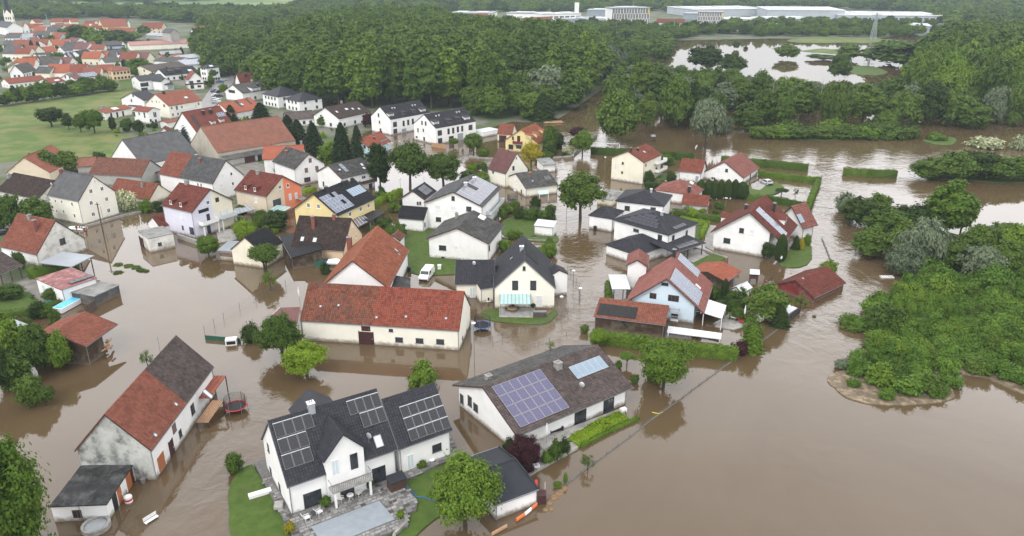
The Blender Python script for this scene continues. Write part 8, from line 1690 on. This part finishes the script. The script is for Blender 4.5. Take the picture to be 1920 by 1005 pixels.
# pool and odds
o = empty('garden_pool', P3('o', 580, 897, .1), dirz(P3('o', 490, 945), P3('o', 665, 850)), 'narrow turquoise garden pool behind the lattice fence', 'pool'); Lp = np.linalg.norm(P3('o', 490, 945)-P3('o', 665, 850)); q = MB(); q.box(-Lp/2, Lp/2, -1.1, 1.1, 0, .9, M['whitemetal']); q.build('rim', o); q = MB(); q.box(-Lp/2+.15, Lp/2-.15, -.95, .95, .9, .93, M['pool']); q.build('water', o)
q = MB(); q.lathe([(.6, 0), (.75, .9)], M['green'], 12); tag(q.build('water_butt', loc=P3('o', 420, 885, .15)), 'dark green water butt beside the fig-like bush', 'water butt')
def goal(P, rz, w, h_, label):
    q = MB()
    for a_, b_ in (((-w/2, 0, -.3), (-w/2, 0, h_)), ((w/2, 0, -.3), (w/2, 0, h_)), ((-w/2, 0, h_), (w/2, 0, h_)), ((-w/2, 0, h_), (-w/2, 1, 0)), ((w/2, 0, h_), (w/2, 1, 0))): q.tube(a_, b_, .07, M['whitemetal'], 6)
    tag(q.build('football_goal', loc=P, rz=rz), label, 'goal')
goal(P3('G', 730, 155), -.1, 4.5, 2.0, 'white football goal behind the dark hedge')
def playhut(P, rz, label, m='wood', roofc='flatgrey', s=1.0, swing=True):
    o = empty('play_tower', P, rz, label, 'play tower')
    for x in (-.7, .7):
        for y in (-.7, .7): q = MB(); q.box(x*s-.07, x*s+.07, y*s-.07, y*s+.07, 0, 2.1*s, M[m]); q.build('post', o)
    q = MB(); q.box(-.8*s, .8*s, -.8*s, .8*s, .9*s, 1.0*s, M[m]); q.build('deck', o); q = MB(); e = .95*s
    for sy in (-1, 1): q.poly([(-e, sy*e, 2.0*s), (e, sy*e, 2.0*s), (e, 0, 2.7*s), (-e, 0, 2.7*s), (-e, sy*e, 1.93*s), (e, sy*e, 1.93*s), (e, 0, 2.63*s), (-e, 0, 2.63*s)], [(0, 1, 2, 3), (7, 6, 5, 4), (0, 4, 5, 1)], RF[roofc])
    q.build('roof', o)
    for y in (-.7*s, .7*s): q = MB(); q.box(-.7*s, .7*s, y-.03, y+.03, 1.0*s, 1.5*s, M[m]); q.build('rail', o)
    if swing:
        q = MB(); q.tube((.7, 0, 2.0), (3.4, 0, 2.0), .07, M[m], 6); q.tube((3.4, 0, 2.0), (3.6, -.8, 0), .06, M[m], 6); q.tube((3.4, 0, 2.0), (3.6, .8, 0), .06, M[m], 6); q.build('swing_beam', o)
        for x in (1.4, 2.5): q = MB(); q.tube((x-.2, 0, 2), (x-.2, 0, .5), .015, M['gutter'], 4); q.tube((x+.2, 0, 2), (x+.2, 0, .5), .015, M['gutter'], 4); q.box(x-.22, x+.22, -.1, .1, .46, .5, M['red']); q.build('swing', o)
playhut(P3('u', 895, 385), -.2, 'wooden play tower with swing frame in the flooded garden', 'board', 'white'); playhut(P3('G', 1020, 95), 0, 'small playground hut standing in the river', 'wood', 'flatgrey', .9, False); playhut(P3('G', 110, 640, .1), .8, 'wooden swing frame in the garden behind the white box shed', 'wood', 'flatgrey', .8, True)
q = MB(); q.box(-2, 2, -.1, .1, 0, .5, M['whitemetal']); tag(q.build('slide', loc=P3('G', 1335, 140), rz=1.2), 'white slide end sticking out of the river by the willow', 'slide')
o = empty('timber_raft', P3('h', 1250, 245), .15, 'pair of timber benches drifting at the wood edge', 'benches')
for y in (-1.2, 1.2): q = MB(); q.box(-4, 4, y-.5, y+.5, .3, .6, M['woodl']); q.build('bench', o)
# tarpaulin row, trailer, gates
q = MB(); pts = [(-2.6, 0), (2.6, 0)]; n = 12
P_ = []
for i in range(n+1): x = -2.6+5.2*i/n; z = 1.15+.18*math.sin(i*1.7)+.1*math.sin(i*3.1); P_ += [(x, -.7, 0), (x, -.5, z*.85), (x, 0, z), (x, .5, z*.9), (x, .7, 0)]
q.poly(P_, [(i*5+j, i*5+j+1, (i+1)*5+j+1, (i+1)*5+j) for i in range(n) for j in range(4)]+[(0, 1, 2, 3, 4), tuple(n*5+j for j in (4, 3, 2, 1, 0))], M['green']); tag(q.build('tarpaulin', loc=P3('n', 258, 985), rz=HH['brown']['rz']), 'green tarpaulin over a stack against the pale yellow wall', 'tarpaulin', )
q = MB(); q.box(-.9, .9, -.5, .5, 0, .7, M['black']); q.box(-.85, .85, -.45, .45, .7, .8, M['blue']); tag(q.build('log_trolley', loc=P3('n', 395, 985), rz=0), 'black box with blue lid right of the green tarpaulin', 'box'); q = MB(); q.prism([(-1.3, -.7), (1.1, -.8), (1.5, .2), (.6, .9), (-1.2, .8)], .5, [.9, .75, 1.1, 1.25, 1.1], M['plastic']); tag(q.build('trailer_cover', loc=P3('n', 480, 990)), 'white covered trailer between the tarpaulin and the orange roof', 'trailer')
o = empty('flood_barrier', P3('s', 820, 800), 0, 'orange and white barrier plank in the water before the dark blue garage', 'barrier'); g0 = P3('s', 820, 800)
for i, (a_, b_, m_) in enumerate((((725, 870), (800, 822), 'orange'), ((805, 818), (862, 770), 'plastic'), ((866, 766), (915, 725), 'orange'), ((640, 925), (500, 1003), 'woodl'))): A, B = P3('s', *a_)-g0, P3('s', *b_)-g0; q = MB(); q.tube(A+np.array([0, 0, .35]), B+np.array([0, 0, .35]), .14, M[m_], 4); q.tube(A+np.array([0, 0, .1]), B+np.array([0, 0, .1]), .12, M[m_], 4); q.build('plank', o)
wall_strip('s', [(935,655),(938,715)], 1.2, 1.6, M['door_brown'], 'wood_stack', 'dark wood stack at the garage corner', 'wood stack'); wall_strip('s', [(908,588),(910,650)], 1.6, .3, M['red'], 'red_sign', 'narrow red board at the garage corner', 'board')
# debris bank at the fence end
for i, (x, y) in enumerate(((270, 760), (290, 735), (310, 715), (330, 695), (350, 675), (370, 660), (240, 815), (280, 810))): q = MB(); r = rg.uniform(.4, .75); q.lathe([(r, -.2), (r*.9, .05), (r*.3, .14)], mat('straw_debris', (.24, .15, .08), (.14, .09, .05), .95, 4, bump=.8, bscale=6), 7); tag(q.build('debris_heap', loc=P3('O', x, y), rz=rg.random()*3), 'clump of orange-brown debris caught at the fence end', 'debris', 'debris along the fence end')
path_tube('O', [(1015,108),(1060,118),(1090,108)], .06, mat('yellow_paint', (.55, .5, .05)), 'yellow_hose', 'yellow floating hose at the submerged fence', 'hose', .05)
# ---------- dead trees ----------
def dead(fr, x, yb, yt, label, seed, lean=0, pale=True):
    P = P3(fr, x, yb); hh = solve_z(P, px(fr, (x, yt))[1]); rr = random.Random(seed); q = MB(); mm = BARKP if pale else BARK
    top = Vector((lean*hh, 0, hh)); q.tube((0, 0, -.3), top*.55, .22, mm, 6, .14); q.tube(top*.55, top, .14, mm, 6, .03)
    for i in range(14):
        t = rr.uniform(.35, .95); s = top*t; an = rr.uniform(0, 6.28); L = hh*.22*(1.15-t)+.6; e = s+Vector((math.cos(an)*L, math.sin(an)*L, L*rr.uniform(.3, 1.1))); q.tube(s, e, .07*(1.3-t), mm, 4, .015)
        for k in range(2): f = s+(e-s)*rr.uniform(.4, .8); q.tube(f, f+Vector((rr.uniform(-.8, .8), rr.uniform(-.8, .8), rr.uniform(.2, .9))), .025, mm, 3, .01)
    tag(q.build('dead_tree', loc=P), label, 'dead tree')
dead('D', 10, 860, 540, 'pale dead tree with bare crown left of the leaning one', 1); dead('D', 195, 870, 640, 'dark leaning dead tree in the flooded wood', 2, -.25, False); dead('D', 365, 790, 560, 'straight pale dead trunk in front of the yellowish willow', 3, .04); dead('D', 1475, 720, 500, 'bare grey snag with fine branches, right one', 4, .12); dead('D', 1320, 680, 500, 'bare grey snag with fine branches, left one', 5, .05); dead('C', 1000, 640, 560, 'small pale dead top in the flooded wood', 6); dead('C', 1845, 640, 520, 'pale forked dead tree at the wood edge', 7)
for i in range(18):
    q = MB(); a_ = P3('L', 1380+rg.uniform(0, 200), 60+rg.uniform(-40, 50)); q.tube((0, 0, .5), (rg.uniform(-3, 4), rg.uniform(-2, 2), rg.uniform(.8, 2.6)), .06, BARKP, 4, .02); o = q.build('fallen_branch', loc=a_); tag(o, 'bare fallen branch in the tangle at the thicket edge', 'branch', 'tangle of fallen branches')
q = MB(); q.box(-1.3, 1.3, -.5, .5, 0, .2, M['plastic']); 
for i in range(6): q.box(-1.3+i*.5, -1.25+i*.5, -.5, .5, .2, .26, M['gutter'])
tag(q.build('floating_pallet', loc=P3('L', 862, 115)), 'white slatted gate or pallet stranded at the bank', 'pallet'); q = MB(); q.lathe([(.3, -.1), (.4, .15), (.1, .3)], M['wood'], 7); tag(q.build('drifting_stump', loc=P3('L', 335, 400)), 'dark stump drifting in the open flood', 'stump')
# villa terrace and paths
flat('terrace', [(1290,470),(1315,466),(1328,478),(1300,492),(1280,482)], .2, M['concrete'], thick=.4); flat('path', [(1454,494),(1470,480),(1482,462),(1490,455),(1484,452),(1472,462),(1460,480),(1450,494)], .165, M['concrete'], thick=.3); flat('drive', [(1408,345),(1428,338),(1442,343),(1425,356),(1410,354)], .165, M['concrete'], thick=.3); flat('path', [(1322,420),(1348,424),(1345,436),(1338,470),(1322,462)], .14, M['concrete'], thick=.3); flat('yard', [(1352,600),(1380,575),(1420,585),(1400,610),(1375,618),(1340,612)], .14, M['concrete'], thick=.3)
flat('path', [(30,530),(52,520),(80,552),(96,572),(84,574),(56,548)], .15, YARD); flat('yard', [(405,432),(440,428),(445,448),(410,455)], .14, M['concrete'], thick=.3); rtable(P3('K', 1612, 425, .14), .8, 'white square-set table at the blue house terrace', 'plastic')
for x, y, rz, lb in ((1660,448,1.2,'red cushioned chair at the blue house terrace'),): chair(P3('K', x, y, .14), rz, lb, m='red')
bench(P3('u', 455, 600, .1), 0, 'white garden bench behind the blue house', 'plastic'); q = MB(); q.tube((0, 0, 0), (0, 0, 2.0), .04, M['gutter'], 6); q.lathe([(.4, 1.9), (.42, 1.96)], M['plastic'], 14); o = q.build('satellite_stand', loc=P3('k', 345, 235)); tag(o, 'white satellite dish on a pole by the carport wing', 'satellite dish')
for i, (fr, x, y) in enumerate((('J',1110,75),('J',1330,60),('G',600,742))): q = MB(); q.box(-.35, .35, -.35, .35, 0, 1.0, M['black'] if i != 1 else M['whitemetal']); q.box(-.38, .38, -.4, .38, 1.0, 1.08, M['black'] if i != 1 else M['whitemetal']); tag(q.build('waste_bin', loc=P3(fr, x, y)), ('black bin behind the orange barn gable', 'small white post box beside the van lawn', 'black bin floating at the villa garage wall')[i], 'bin')
wall_strip('E', [(1290,800),(1450,850)], 1.1, .3, M['concrete'], 'garden_wall', 'grey garden wall between the double garage and the round tree'); wall_strip('E', [(620,720),(760,680),(900,640),(1040,610)], .5, .4, M['concrete'], 'lane_wall', 'low stone wall along the cream farmhouse lane')
# firewood in the open barn
for i in range(26): q = MB(); q.tube((0, -.5, 0), (0, .5, 0), .16, M['woodl'], 7); o = q.build('log', loc=P3('I', 735, 670)+np.array([rg.uniform(-1.2, 1.2), rg.uniform(-.8, 1.5), .2+rg.random()*1.6]), rz=rg.uniform(-.4, .4)); tag(o, 'split log of the firewood pile in the open barn', 'log', 'firewood logs')
